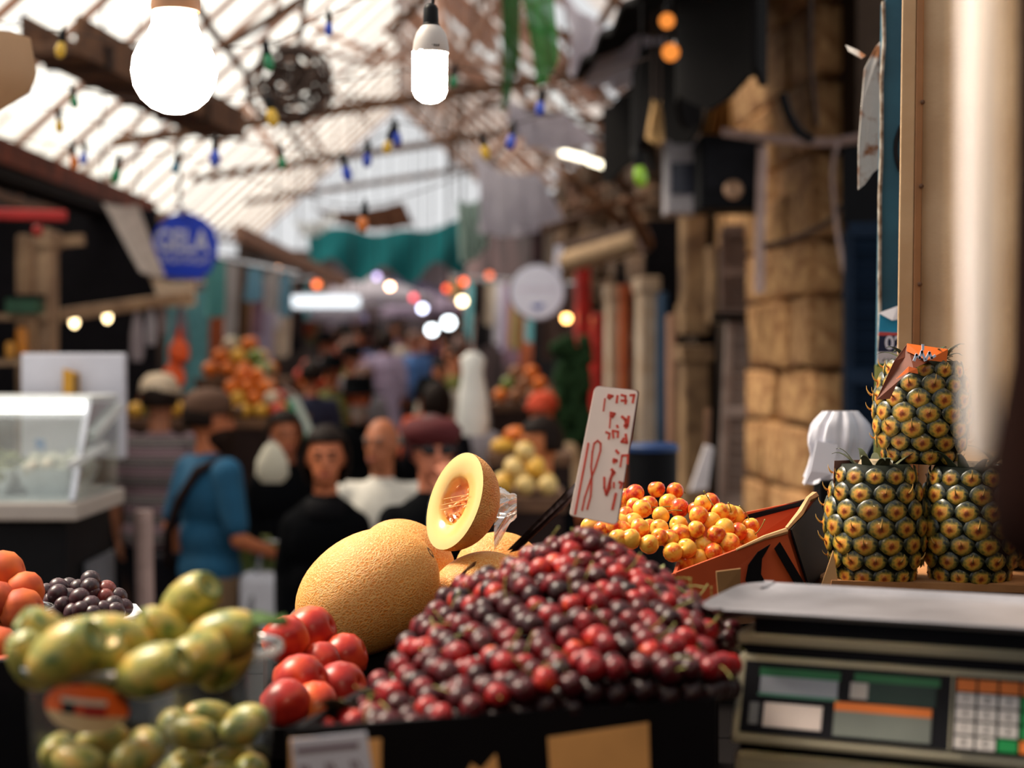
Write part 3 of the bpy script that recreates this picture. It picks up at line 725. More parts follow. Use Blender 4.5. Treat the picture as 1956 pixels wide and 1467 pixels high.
MB().ell(P(72, 441, 8), (.025, .025, .03)).build('shade', M('red enamel'), t, smooth=2); MB().cyl(P(72, 432, 8), P(72, 408, 7.56), .005).build('cord', M('black flex'), t)
# shelf wares at the far left of the shop
for x, y, w_, h_, c, lb in ((42, 650, 22, 52, (206, 128, 40), 'amber jar standing in the dark shopfront'), (20, 668, 18, 30, (214, 150, 60), 'small amber jar in the dark shopfront beside the taller one'), (48, 585, 60, 30, (40, 78, 56), 'dark green box on the shop shelf')):
    Y = 8.4
    t = thing('jar' if 'jar' in lb else 'box', lb, 'jar' if 'jar' in lb else 'box', P(x, y + h_ / 2, Y))
    if 'jar' in lb:
        MB().ring([(U(w_ / 2, Y) * .9, 0), (U(w_ / 2, Y), .02), (U(w_ / 2, Y), U(h_ * .8, Y)), (U(w_ / 2, Y) * .6, U(h_, Y))], 14, P(x, y + h_ / 2, Y)).build('body', M('amber glass %d' % x, c, .3), t, smooth=True)
        MB().cyl(P(x, y - h_ / 2, Y), P(x, y - h_ / 2 - 6, Y), U(w_ / 2, Y) * .65).build('lid', m_black, t)
    else:
        MB().box(P(x, y, Y), (U(w_, Y), .15, U(h_, Y))).build('body', M('bottle green', c, .6), t, bevel=.006)
        MB().box(P(x, y - h_ / 2 - 3, Y), (U(w_ + 4, Y), .16, U(8, Y))).build('lid', m_black, t)
tag(MB().box(P(40, 692, 8.5), (U(120, 8.5), .25, .03)).build('shop_shelf', m_beige, loc=P(40, 692, 8.5)), 'beige shelf carrying the amber jars', 'shelf')
tag(MB().box(P(48, 606, 8.5), (U(100, 8.5), .2, .03)).build('shop_shelf', m_beige, loc=P(48, 606, 8.5)), 'beige shelf carrying the dark green box', 'shelf')

# white board and yellow card above the refrigerated counter
Yb = 5.7
wb = MB().box(P(142, 775, Yb), (U(196, Yb), .05, U(200, Yb))).build('white_board', M('white laminate', (206, 204, 214), .4, var=.06), bevel=.006, loc=P(142, 875, Yb))
tag(wb, 'big white board standing behind the refrigerated counter', 'board')
yc = thing('yellow_card', 'narrow yellow and brown card leaning on the white board', 'card', P(134, 790, Yb - .06))
MB().prism([P(120, 704, Yb - .06), P(150, 714, Yb - .06), P(150, 790, Yb - .06), P(120, 786, Yb - .06)], (0, .015, 0)).build('card', M('mustard card', (206, 148, 40), .6), yc)
MB().prism([P(141, 714, Yb - .064), P(149, 717, Yb - .064), P(149, 786, Yb - .064), P(141, 784, Yb - .064)], (0, .003, 0)).build('brown_stripe', M('brown print', (74, 54, 34), .6), yc)

# refrigerated counter
X0, X1, Y0, Y1 = -2.5, -1.34, 5.0, 5.62
zc = 1.315
rc = thing('display_counter', 'refrigerated glass display counter with cream rim', 'counter', Vector(((X0 + X1) / 2, (Y0 + Y1) / 2, -.15)))
MB().box(((X0 + X1) / 2 - .02, (Y0 + Y1) / 2 + .03, .55), (X1 - X0 - .06, Y1 - Y0 - .06, 1.4)).build('base', M('dark counter panel', (20, 19, 21), .6), rc, bevel=.01)
MB().box((X1 - .034, (Y0 + Y1) / 2 + .1, .55), (.012, Y1 - Y0 - .26, 1.1)).build('side_panel', M('grey counter panel', (98, 100, 106), .5), rc)
MB().box(((X0 + X1) / 2, (Y0 + Y1) / 2, zc - .03), (X1 - X0, Y1 - Y0, .055)).build('rim', M('cream enamel', (176, 164, 154), .4, var=.06), rc, bevel=.008)
MB().box(((X0 + X1) / 2, (Y0 + Y1) / 2, zc + .004), (X1 - X0 - .06, Y1 - Y0 - .06, .012)).build('deck', M('white enamel', (214, 216, 214), .4), rc)
gm = clear_mat('counter glass', (.93, .96, .95), .06, .03)
zt = zc + .30
MB().prism([(X0, Y0 + .02, zc), (X1 - .02, Y0 + .02, zc), (X1 - .02, Y0 + .22, zt), (X0, Y0 + .22, zt)], (0, .006, .004)).build('front_pane', gm, rc)
MB().prism([(X1 - .02, Y0 + .02, zc), (X1 - .02, Y1 - .02, zc), (X1 - .02, Y1 - .02, zt), (X1 - .02, Y0 + .22, zt)], (-.006, 0, 0)).build('side_pane', gm, rc)
MB().box(((X0 + X1) / 2 - .01, (Y0 + Y1) / 2 + .12, zt + .012), (X1 - X0 - .02, .36, .02)).build('top_shelf', M('white enamel'), rc, bevel=.005)
MB().bar((X0, Y0 + .20, zt - .01), (X1 - .03, Y0 + .20, zt - .01), .035).build('lamp_tube', emit_mat('counter lamp', (255, 252, 244), 4.0), rc)
MB().bar((X1 - .02, Y0 + .02, zc), (X1 - .02, Y0 + .22, zt), .018).build('corner_strip', M('brushed steel', (190, 192, 200), .25, metal=.8), rc)
MB().bar((X1 - .02, Y0 + .26, zt - .11), (X1 - .02, Y1 - .02, zt - .02), .03).build('side_rail', M('white enamel'), rc)
MB().cyl((X1 + .10, Y0 + .55, -.15), (X1 + .08, Y0 + .55, 1.24), .032).build('leg_post', M('pale conduit'), rc)
tri = [(X1 - .05 - i * .19, Y0 + .09 + j * .20) for j in range(2) for i in range(4)]
fd = [((214, 206, 188), 'white cheese'), ((120, 122, 60), 'green olives'), ((206, 196, 170), 'cream salad'), ((150, 96, 50), 'brown dates'), ((222, 218, 206), 'white curd'), ((96, 104, 52), 'herb salad'), ((180, 140, 80), 'yellow pickles'), ((200, 190, 160), 'pale hummus')]
for i, (x, y) in enumerate(tri):
    c, nm = fd[i]; t = thing('food_tray', f'white tray of {nm} inside the glass counter', 'tray', Vector((x - .08, y + .09, zc + .01)))
    MB().grid(lambda a, b: (x - .165 + .17 * a, y + .17 * b, zc + .095 - .085 * min(1, 6 * min(a, 1 - a, b, 1 - b))), 10, 10, .004).build('dish', M('white enamel'), t)
    g = MB()
    for q in range(16):
        p = Vector((x - .145 + .13 * rnd.random(), y + .02 + .13 * rnd.random(), zc + .07 + .05 * rnd.random())); g.ell(p, (.032, .032, .028), n=8, m=5)
    tag(g.build('food', M('food ' + nm, c, .7, var=.3, scale=30), t, smooth=2), kind='stuff')
tag(MB().box((X1 - .16, Y0 + .16, zt - .13), (.03, .004, .035), Matrix.Rotation(.3, 3, 'X')).build('price_ticket', M('blue ticket', (60, 130, 200), .5), loc=(X1 - .16, Y0 + .16, zt - .15)), 'small blue price ticket on the counter glass', 'ticket')
b = MB().prism([P(128, 884, 4.98), P(196, 843, 5.35), P(200, 856, 5.35), P(130, 898, 4.98)], (.01, .01, 0))
tag(b.build('price_strip', M('white enamel'), loc=P(165, 890, 5.1)), 'white price strip on the corner of the glass counter', 'strip')

# hanging wares further down the left side
m_lb = sheet_mat('light blue towel', (140, 190, 214), 0, .3); m_wt = sheet_mat('white towel', (206, 200, 200), 0, .3); m_gn = sheet_mat('aqua towel', (120, 190, 190), 0, .3)
rail = cable('hanging rail for towels below the shop beam', [P(385, 486, 12.8), P(470, 503, 12.8), P(570, 523, 12.8)], .02, M('brushed steel'), 'hanging_rail', 'rail')
for x, y0, y1, w_, mt, nm in ((412, 490, 600, 36, m_gn, 'aqua'), (444, 520, 640, 26, m_wt, 'off white'), (482, 498, 570, 34, m_lb, 'light blue'), (520, 506, 590, 22, m_wt, 'pale lilac'), (545, 520, 600, 18, m_lb, 'narrow blue'), (462, 560, 660, 20, sheet_mat('brown cloth', (110, 84, 66), 0, .2), 'brown')):
    y0 = 486 + (x - 385) * .2
    sheet('hanging_towel', f'{nm} towel hanging from the shop rail', 'towel', [P(x - w_ / 2, y0, 12.8), P(x + w_ / 2, y0, 12.8), P(x + w_ / 2 + 2, y1, 12.8), P(x - w_ / 2 - 3, y1, 12.8)], mt, 10, 8, .02, waves=2)
for x, y0, y1, w_, c, nm in ((262, 565, 690, 26, (186, 176, 184), 'grey'), (288, 580, 660, 22, (206, 200, 206), 'white'), (310, 570, 640, 18, (170, 150, 150), 'pinkish grey'), (345, 560, 700, 34, (150, 140, 150), 'mauve grey')):
    Y = 9 + (x - 116) / 214; y0 = 602 - 30 * (x - 116) / 214 + 4; t = thing('hanging_bag', f'{nm} plastic bag hanging in front of the dark shopfront', 'bag', P(x, y0, Y))
    w2 = U(w_ / 2, Y); h_ = U(y1 - y0, Y)
    MB().ring([(w2 * .7, -h_), (w2, -h_ * .85), (w2 * .95, -h_ * .5), (w2 * .55, -h_ * .18), (w2 * .2, -h_ * .08)], 12, P(x, y0, Y), sy=.6).build('body', sheet_mat('bag film ' + nm, c, .1, .4), t, smooth=True)
    MB().tube([P(x, y0, Y) + Vector((0, 0, -h_ * .1)), P(x, y0 - 6, Y)], .006).build('handle', M('pale conduit'), t)
# ------------------------------------------------------------------ produce stalls down the street
fruit_me = MB().ring([(.002, -.96), (.35, -.93), (.75, -.66), (.97, -.2), (.98, .2), (.8, .6), (.45, .88), (.15, .95), (.02, .88)], 12).mesh('round_fruit', smooth=2)
long_me = MB().ring([(.05, -1.5), (.5, -1.2), (.8, -.5), (.8, .4), (.5, 1.1), (.12, 1.5), (.05, 1.7)], 10).mesh('long_fruit', smooth=2)
FM = {n: M('fruit ' + n, c, .45, var=.2, scale=8, rand=.12) for n, c in dict(orange=(232, 118, 30), red=(206, 64, 40), yellow=(226, 170, 60), cream=(214, 196, 170), green=(120, 140, 60), pale=(224, 190, 120), brown=(150, 96, 60), white=(210, 202, 200)).items()}
def stall(label, x0, x1, Y, py, depth=.9, mat=m_wood):
    a = P(x0, py, Y); b = P(x1, py, Y); z = a.z
    c = Vector(((a.x + b.x) / 2, Y + depth / 2, gz(Y)))
    t = thing('market_stall', label, 'stall', c)
    w_ = b.x - a.x
    MB().box(Vector((c.x, c.y, z - .03)), (w_, depth, .06)).build('table_top', mat, t, bevel=.008)
    for sx in (-1, 1):
        for sy in (-1, 1):
            MB().bar(Vector((c.x + sx * (w_ / 2 - .05), c.y + sy * (depth / 2 - .05), gz(Y))), Vector((c.x + sx * (w_ / 2 - .05), c.y + sy * (depth / 2 - .05), z - .06)), .06).build('leg', mat, t)
    MB().box(Vector((c.x, Y + .02, z - .35)), (w_ - .02, .02, .6)).build('skirt', M('dark stall cloth', (48, 36, 34), .9), t)
    return z
def heap(name, label, cat, group, x0, x1, Y, z, rows, layers, r, kinds, loaf=False):
    """fruit packed in staggered rows and layers on a table top at height z."""
    a = P(x0, 0, Y).x; b = P(x1, 0, Y).x; pitch = r * (3.1 if loaf else 2.06); n = max(2, int((b - a) / pitch)); me = long_me if loaf else fruit_me
    for lv in range(layers):
        for j in range(rows - lv):
            for i in range(n - lv):
                k = rnd.choice(kinds); rr = r * rnd.uniform(.88, 1.0)
                p = Vector((a + pitch * (i + .5 + .5 * lv + rnd.uniform(-.02, .02)), Y + r * 1.2 + j * r * 2.06 + lv * r * 1.03, z + r * (.82 if loaf else .97) + lv * r * (1.3 if loaf else 1.46)))
                q = Euler((rnd.uniform(-.2, .2), pi / 2, rnd.uniform(-.1, .1))) if loaf else Euler((rnd.uniform(-.5, .5), rnd.uniform(-.5, .5), rnd.uniform(0, 6)))
                o = place(me, name, FM[k], None, p, q, rr)
                tag(o, k.replace('cream', 'cream white').replace('pale', 'pale gold') + ' ' + label, cat, group)
z = stall('fruit stall beside the orange net sacks, heaped with oranges', 378, 560, 10.4, 800)
heap('round_fruit', 'fruit heaped on the stall by the orange net sacks', 'fruit', 'fruit heaped on the stall by the orange net sacks', 385, 550, 10.4, z, 5, 4, .052, ['orange', 'orange', 'red', 'yellow', 'orange', 'cream'])
z2 = stall('raised rear fruit stall behind the oranges', 370, 545, 11.6, 722, .7)
heap('root_vegetable', 'produce on the raised rear stall', 'vegetable', 'produce on the raised rear stall', 380, 540, 11.6, z2, 4, 3, .062, ['white', 'cream', 'orange', 'yellow', 'green', 'orange'])
z3 = stall('low side stall behind the man in the striped shirt', 232, 350, 9.6, 800, .7)
heap('round_fruit', 'fruit on the low side stall', 'fruit', 'fruit on the low side stall', 238, 345, 9.6, z3, 3, 2, .05, ['green', 'yellow', 'cream', 'orange'])
# orange net sacks
for i, (x, y, r) in enumerate(((342, 668, 20), (332, 715, 22))):
    Y = 10.0; t = thing('net_sack', ('upper' if i == 0 else 'lower') + ' orange net sack hanging by the stall by the orange net sacks', 'sack', P(x, y + r, Y)); rr = U(r, Y)
    MB().ring([(rr * .5, -rr * 1.3), (rr, -rr * .8), (rr * .95, rr * .3), (rr * .4, rr * 1.0), (rr * .25, rr * 1.3), (rr * .45, rr * 1.6)], 12, P(x, y, Y)).build('net', M('orange netting', (236, 90, 30), .6, bump=.6, bscale=60), t, smooth=True)
    MB().tube([P(x, y - r, Y), P(x + 2, y - r * 2.2, Y)], .008).build('tie', M('orange netting'), t)
z = stall('fruit stall beyond the raised rear stall', 540, 640, 15.5, 745)
heap('round_fruit', 'fruit on the stall beyond the raised rear one', 'fruit', 'fruit on the stall beyond the raised rear one', 545, 636, 15.5, z, 4, 3, .06, ['orange', 'red', 'white', 'orange'])
# right side
z = stall('stall of pale yellow melons in front of the bread stall', 935, 1082, 6.2, 950, .6)
heap('small_melon', 'small melon on the stall before the bread stall', 'melon', 'pale yellow melons on the stall before the bread stall', 938, 1080, 6.2, z, 4, 3, .042, ['pale', 'pale', 'yellow'])
z = stall('bread stall behind the pale yellow melons', 930, 1095, 8.2, 868, .7)
heap('bread_loaf', 'loaf on the bread stall', 'bread', 'loaves on the bread stall', 934, 1090, 8.2, z, 5, 4, .045, ['brown', 'yellow', 'orange', 'brown'], True)
z = stall('fruit stall by the scarlet posts', 935, 1090, 12.5, 770, .7)
heap('round_fruit', 'fruit on the stall by the scarlet posts', 'fruit', 'fruit on the stall by the scarlet posts', 940, 1085, 12.5, z, 4, 3, .06, ['brown', 'cream', 'green', 'brown', 'orange'])
# dark green hedge-like display of herbs
hb = thing('herb_rack', 'tall dark green herb rack beside the scarlet posts', 'rack', Vector((P(1092, 0, 11).x, 11, gz(11))))
MB().box(Vector((P(1092, 0, 11).x, 11, .9)), (U(66, 11), .3, 1.9)).build('frame', M('dark green boards', (26, 44, 30), .8), hb, bevel=.02)
g = MB()
for k in range(60):
    c = P(1092 + rnd.uniform(-30, 30), rnd.uniform(650, 850), 10.82); g.ell(c, (.05, .03, .05), n=6, m=4)
tag(g.build('herbs', M('dark herbs', (34, 58, 34), .8, rand=.2), hb, smooth=2), kind='stuff')
# white bag hanging long
t = thing('hanging_bag', 'long white plastic bag bundle hanging over the bread stall', 'bag', P(905, 660, 8.6)); Y = 8.6
MB().ring([(U(26, Y), -U(160, Y)), (U(32, Y), -U(130, Y)), (U(27, Y), -U(80, Y)), (U(20, Y), -U(40, Y)), (U(24, Y), -U(14, Y)), (U(10, Y), 0)], 14, P(903, 672, Y), sy=.6).build('body', M('white bag film', (236, 234, 228), .6, var=.05), t, smooth=True)
MB().tube([P(903, 674, Y), P(908, 600, Y)], .006).build('tie', M('pale conduit'), t)
# cafe parasols far away
for x, y, Y, r, c, nm in ((710, 530, 26, 1.0, (216, 210, 224), 'white'), (622, 560, 24, .6, (206, 200, 216), 'pale lilac'), (816, 556, 28, .8, (180, 164, 190), 'lilac'), (760, 530, 30, 1.1, (90, 84, 110), 'dusky violet')):
    t = thing('parasol', f'{nm} market parasol far down the street', 'parasol', Vector((P(x, 0, Y).x, Y, gz(Y)))); a = P(x, y, Y)
    MB().ring([(.03, .0), (r * .5, -.12), (r, -.32), (r * 1.01, -.42)], 8, a, caps=False).build('canopy', sheet_mat('parasol cloth ' + nm, c, 0, .4), t)
    MB().cyl(Vector((a.x, Y, gz(Y))), a, .025).build('pole', M('pale conduit'), t)
    MB().ring([(.25, 0), (.25, .06), (.05, .1)], 12, Vector((a.x, Y, gz(Y)))).build('foot', m_black, t)
# lit sign boxes and bulbs deep in the street
t = thing('lit_sign_box', 'long white lit sign box across the far stalls', 'sign', P(622, 592, 21)); Y = 21
MB().box(P(622, 576, Y), (U(128, Y), .12, U(22, Y))).build('light_panel', emit_mat('sign light', (244, 250, 255), 1.6), t, bevel=.02)
MB().box(P(622, 576, Y + .09), (U(140, Y), .06, U(32, Y))).build('back_box', M('grey enamel'), t)
for sx in (-1, 1): MB().tube([P(622 + sx * 50, 566, Y), roof_at(P(622 + sx * 50, 440, Y))], .01).build('chain', M('dark bracket iron'), t)
for x, y, Y, r, c, s in ((745, 547, 22, .045, (255, 190, 150), 30), (720, 528, 23, .05, (200, 180, 230), 6), (885, 538, 21, .05, (240, 90, 40), 9), (854, 551, 21.5, .05, (230, 80, 40), 7), (883, 575, 20, .06, (255, 226, 180), 16),
                         (825, 630, 19, .07, (240, 250, 255), 11), (857, 616, 19, .08, (240, 250, 255), 11), (605, 543, 20, .05, (230, 110, 60), 7), (790, 568, 23, .05, (230, 80, 90), 7), (807, 589, 22, .06, (220, 225, 255), 12),
                         (1082, 608, 13, .04, (255, 190, 110), 16), (530, 515, 17, .04, (240, 170, 130), 8), (935, 526, 20, .05, (230, 110, 70), 4), (690, 605, 24, .05, (200, 190, 230), 6), (240, 432 - 200, 60, .01, (255, 255, 255), 1)):
    if Y > 50: continue
    r *= .85; s *= .75
    nm = 'orange' if c[2] < 100 and c[0] > 200 else ('white' if min(c) > 200 else ('warm' if c[0] > 240 else 'violet'))
    t = thing('market_lamp', f'small {nm} lit lamp hanging deep in the street', 'lamp', P(x, y, Y), 'lit lamps deep in the street')
    MB().ell(P(x, y, Y), (r,) * 3, n=12, m=8).build('globe', emit_mat(f'lamp {x}', c, s), t, smooth=2)
    MB().cyl(P(x, y, Y) + Vector((0, 0, r * .8)), P(x, y, Y) + Vector((0, 0, r * 2)), r * .5).build('socket', m_black, t)
    MB().tube([P(x, y, Y) + Vector((0, 0, r * 1.8)), roof_at(P(x, y, Y))], .008, 5).build('cord', M('black flex'), t)

# ------------------------------------------------------------------ people
def hand_shape(mb, wr, d, n, size=1.0, curl=.5, side=1):
    """palm, four fingers and a thumb; d fingers' direction, n back of the hand."""
    d = Vector(d).normalized(); n = (Vector(n) - d * Vector(n).dot(d)).normalized(); s = d.cross(n).normalized() * side; wr = Vector(wr)
    k = size
    for a in (-.024, -.008, .008, .024):
        mb.cap(wr + d * .012 * k + s * a * .6 * k, wr + d * .082 * k + s * a * 1.15 * k, .0135 * k, .0125 * k, 8)
    for i, a in enumerate((-.033, -.011, .011, .031)):
        l = (.062, .075, .070, .054)[i] * k; p = wr + d * .085 * k + s * a * k
        c1 = curl * .9; d1 = (d * cos(c1) - n * sin(c1)); q = p + d1 * l * .5
        c2 = curl * 2.2; d2 = (d * cos(c2) - n * sin(c2)); e = q + d2 * l * .38
        c3 = curl * 3.0; d3 = (d * cos(c3) - n * sin(c3)); h = e + d3 * l * .25
        mb.cap(p, q, .0095 * k, .0088 * k, 8); mb.cap(q, e, .0088 * k, .008 * k, 8); mb.cap(e, h, .008 * k, .0068 * k, 8)
    p = wr + d * .025 * k - s * .03 * k; q = p + (d * .7 - s * .6 - n * .25 * (1 + curl)).normalized() * .045 * k; e = q + (d * .8 - s * .15 - n * .8 * curl).normalized() * .035 * k
    mb.cap(p, q, .013 * k, .011 * k, 8); mb.cap(q, e, .0105 * k, .0085 * k, 8)

def person(label, x, y, rz, H=1.72, skin=(196, 130, 96), top=None, bottom=None, hair='short', hairmat=None, hat=None, yaw=0.0, pitch=0.0,
           sleeve=1.0, armL=None, armR=None, robe=False, detail=True, group=None, build=1.0, beard=None, handL=None, handR=None, bald=False, stride=.0, shades=False, scarf=None, shw=1.0):
    """A standing figure facing local -Y, one continuous body mesh; clothes and hair are its parts."""
    S = H / 1.75; V = lambda a, b, c: Vector((a * S, b * S, c * S))
    t = thing('person', label, 'person', Vector((x, y, gz(y))), group, rz)
    vox = .013 if detail else .026
    sk = M('skin %d %d %d' % skin, skin, .55, var=.12, scale=14)
    aL = armL or ((.235 * shw, .03, 1.15), (.245 * shw, -.06, .92)); aR = armR or ((-.235 * shw, .03, 1.15), (-.245 * shw, -.06, .92)); sd_ = (1 - shw) * .22
    B = MB(); b = build
    HR = Euler((pitch, 0, yaw)).to_matrix(); hc = V(0, .0, 1.56)
    def hp(a, c, e): return hc + HR @ (V(a, c, e))
    # head
    B.ell(hp(0, .01, .10), (.077 * S, .098 * S, .108 * S), HR, 18, 12)
    B.ell(hp(0, -.022, .035), (.058 * S, .072 * S, .075 * S), HR, 16, 10)
    B.cap(hp(0, -.088, .10), hp(0, -.106, .055), .009 * S, .015 * S)
    B.ell(hp(0, -.082, -.012), (.024 * S, .018 * S, .018 * S), HR)
    B.cap(hp(-.035, -.083, .115), hp(.035, -.083, .115), .010 * S)
    B.cap(hp(-.02, -.091, .018), hp(.02, -.091, .018), .009 * S)
    for s in (-1, 1): B.ell(hp(s * .079, .012, .075), (.012 * S, .022 * S, .034 * S), HR)
    B.cap(V(0, .012, 1.40), hp(0, .015, .02), .058 * S, .054 * S)
    # trunk and limbs
    B.ell(V(0, .005, 1.29), (.155 * S * b, .098 * S * b, .19 * S)); B.ell(V(0, 0, 1.10), (.135 * S * b, .095 * S * b, .16 * S)); B.ell(V(0, .005, .95), (.155 * S * b, .105 * S * b, .13 * S))
    B.cap(V(-.14 * shw, .01, 1.41 - sd_), V(.14 * shw, .01, 1.41 - sd_), .055 * S)
    fe = []
    for s, ar in ((1, aL), (-1, aR)):
        sh = V(s * .175 * shw, .01, 1.405 - sd_); el = V(*ar[0]); wr = V(*ar[1])
        B.cap(sh, el, .05 * S * b, .038 * S); B.cap(el, wr, .038 * S, .025 * S)
        st = stride * s
        hip = V(s * .085, 0, .92); kn = V(s * .095, -.03 - st * .5, .50); an = V(s * .10, .03 - st, .09)
        B.cap(hip, kn, .08 * S * b, .054 * S); B.cap(kn, an, .052 * S, .036 * S); B.cap(an + V(0, .01, -.04), an + V(s * .015, -.15, -.055), .035 * S, .028 * S)
        fe.append((hip, kn, an))
    me = remesh(B, vox)
    hm = MB()
    for s, ar, hs in ((1, aL, handL), (-1, aR, handR)):
        el = V(*ar[0]); wr = V(*ar[1]); d = (wr - el).normalized()
        hs = hs or {}
        hand_shape(hm, wr - d * .01, hs.get('d', d), hs.get('n', Vector((s, .2, .1))), .95 * S, hs.get('curl', .45), hs.get('side', s))
    if detail: h2 = remesh(hm, .0052, 2)
    else: h2 = hm.mesh('h', smooth=2)
    bm = bmesh.new(); bm.from_mesh(me); bm.from_mesh(h2); bm.to_mesh(me); bm.free()
    me.polygons.foreach_set('use_smooth', [True] * len(me.polygons))
    me.materials.clear(); me.materials.append(sk); me.name = 'body'
    place(me, 'body', sk, t)
    def part(name, mb, mat, v=None, sm=3, parent=None):
        m_ = remesh(mb, v or vox * 1.15, sm); m_.materials.clear(); m_.materials.append(mat)
        return place(m_, name, mat, parent or t)
    def raw(name, mb, mat, parent=None, smooth=2):
        m_ = mb.mesh(name, smooth=smooth); m_.materials.append(mat); return place(m_, name, mat, parent or t)
    # upper garment
    C = MB()
    C.ell(V(0, .005, 1.29), (.178 * S * b, .120 * S * b, .20 * S)); C.ell(V(0, 0, 1.10), (.160 * S * b, .118 * S * b, .18 * S)); C.cap(V(-.145 * shw, .01, 1.405 - sd_), V(.145 * shw, .01, 1.405 - sd_), .064 * S)
    C.ell(V(0, .005, .96), (.172 * S * b, .122 * S * b, .14 * S)); C.cap(V(0, .012, 1.40), V(0, .012, 1.455), .075 * S, .066 * S)
    for s, ar in ((1, aL), (-1, aR)):
        sh = V(s * .175 * shw, .01, 1.405 - sd_); el = V(*ar[0]); wr = V(*ar[1])
        C.cap(sh, sh.lerp(el, min(1, sleeve * 2)) if sleeve < .5 else el, .068 * S * b, .058 * S)
        if sleeve > .5: C.cap(el, el.lerp(wr, .93 * (sleeve - .5) * 2), .055 * S, .040 * S)
    if robe:
        C.ring([(.165 * S, .95 * S), (.19 * S, .7 * S), (.23 * S, .3 * S), (.25 * S, .12 * S)], 20, sy=.75)
    part('coat' if robe else 'shirt', C, top)
    if not robe:
        T = MB(); T.ell(V(0, .005, .94), (.166 * S * b, .116 * S * b, .13 * S))
        for hip, kn, an in fe: T.cap(hip, kn, .094 * S * b, .072 * S); T.cap(kn, an + Vector((0, 0, .02)), .07 * S, .058 * S)
        part('trousers', T, bottom or m_black)
    for hip, kn, an in fe:
        K = MB(); K.cap(an + V(0, .02, -.042), an + V(.008, -.17, -.052), .047 * S, .037 * S); K.box(an + V(.004, -.07, -.082), (.085 * S, .27 * S, .016 * S))
        raw('shoe', K, M('black leather', (24, 22, 22), .4))
    # hair
    hmat = hairmat or M('dark hair', (34, 24, 20), .6, bump=.5, bscale=90)
    if hair != 'none':
        Hh = MB(); Hh.ell((0, 0, 0), (1, 1, 1), n=22, m=16); hme = Hh.mesh('hair', smooth=2); bm = bmesh.new(); bm.from_mesh(hme); dl = []
        for fz in bm.faces:
            c = fz.calc_center_median()
            front = c.y < -.28 and c.z < (.42 if hair != 'long' else .5)
            low = c.z < (-.30 if hair == 'short' else (-.75 if hair == 'long' else -.1))
            side = hair == 'fringe' and (c.z > .25 or c.y < -.1)
            if front or low or side: dl.append(fz)
        bmesh.ops.delete(bm, geom=dl, context='FACES'); bm.to_mesh(hme); bm.free()
        sc_ = (.090, .112, .122) if hair != 'long' else (.105, .118, .15)
        hme.transform(Matrix.Translation(hp(0, .014, .10 if hair != 'long' else .075)) @ HR.to_4x4() @ Matrix.Diagonal((sc_[0] * S, sc_[1] * S, sc_[2] * S, 1)))
        hme.materials.append(hmat); ho = place(hme, 'hair', hmat, t)
        so = ho.modifiers.new('thick', 'SOLIDIFY'); so.thickness = .012 * S; so.offset = 0
    # face
    for s in (-1, 1):
        raw('eye', MB().ell(hp(s * .031, -.088, .088), (.013 * S, .008 * S, .007 * S), HR, 8, 6), M('eye dark', (30, 22, 20), .3))
        raw('eyebrow', MB().cap(hp(s * .018, -.096, .112), hp(s * .046, -.086, .114), .0055 * S, n=6), hmat)
    raw('mouth', MB().cap(hp(-.022, -.097, .016), hp(.022, -.097, .016), .006 * S, n=6), M('lips', (150, 66, 58), .5))
    if beard:
        Bd = MB(); Bd.ell(hp(0, -.038, .0), (.066 * S, .074 * S, .062 * S), HR, 16, 10); Bd.ell(hp(0, -.07, -.04), (.04 * S, .04 * S, .05 * S), HR)
        raw('beard', Bd, beard)
        raw('moustache', MB().cap(hp(-.03, -.098, .032), hp(.03, -.098, .032), .009 * S), beard)
    if shades:
        G = MB()
        for s in (-1, 1): G.ell(hp(s * .034, -.098, .09), (.028 * S, .008 * S, .019 * S), HR, 12, 8)
        G.cap(hp(-.08, -.085, .098), hp(.08, -.085, .098), .006 * S)
        for s in (-1, 1): G.cap(hp(s * .078, -.085, .098), hp(s * .086, .01, .09), .005 * S)
        raw('sunglasses', G, M('black lens', (20, 18, 20), .2))
    if hat:
        kind, hm_ = hat; Q = MB(); X_, Y_, Z_ = [HR @ Vector(v_) for v_ in ((1, 0, 0), (0, 1, 0), (0, 0, 1))]
        o_ = hp(0, .012, .118)
        if kind == 'cap':
            Q.ring([(.094 * S, -.01 * S), (.098 * S, .02 * S), (.092 * S, .065 * S), (.06 * S, .102 * S), (.01, .112 * S)], 18, o_, (X_, Y_, Z_), sy=1.15)
            Q.cap(hp(-.05, -.125, .125), hp(.05, -.125, .125), .022 * S)
        elif kind == 'brim':
            Q.ring([(.19 * S, -.005), (.19 * S, .004), (.10 * S, .012 * S), (.098 * S, .08 * S), (.085 * S, .115 * S), (.02, .11 * S)], 20, o_, (X_, Y_, Z_), sy=1.12)
        else:
            Q.ring([(.09 * S, -.015 * S), (.115 * S, .02 * S), (.12 * S, .05 * S), (.09 * S, .085 * S), (.01, .10 * S)], 18, o_, (X_, Y_, Z_), sy=1.1)
        raw('hat', Q, hm_)
    if scarf:
        Q = MB(); Q.ring([(.10 * S, -.09 * S), (.125 * S, -.06 * S), (.10 * S, -.01 * S), (.072 * S, .015 * S)], 16, V(0, .005, 1.46), sy=.95, caps=False); o = raw('scarf', Q, scarf)
        so = o.modifiers.new('thick', 'SOLIDIFY'); so.thickness = .015
    return t

def cloth(n, rgb=None, **k): return M('cloth ' + n, rgb, .85, var=.22, scale=k.pop('scale', 5), bump=.25, bscale=30, **k)
m_navy = cloth('black', (9, 10, 13), spec=.15); m_char = cloth('charcoal', (24, 23, 28), spec=.2); m_khaki = cloth('khaki', (128, 102, 76))
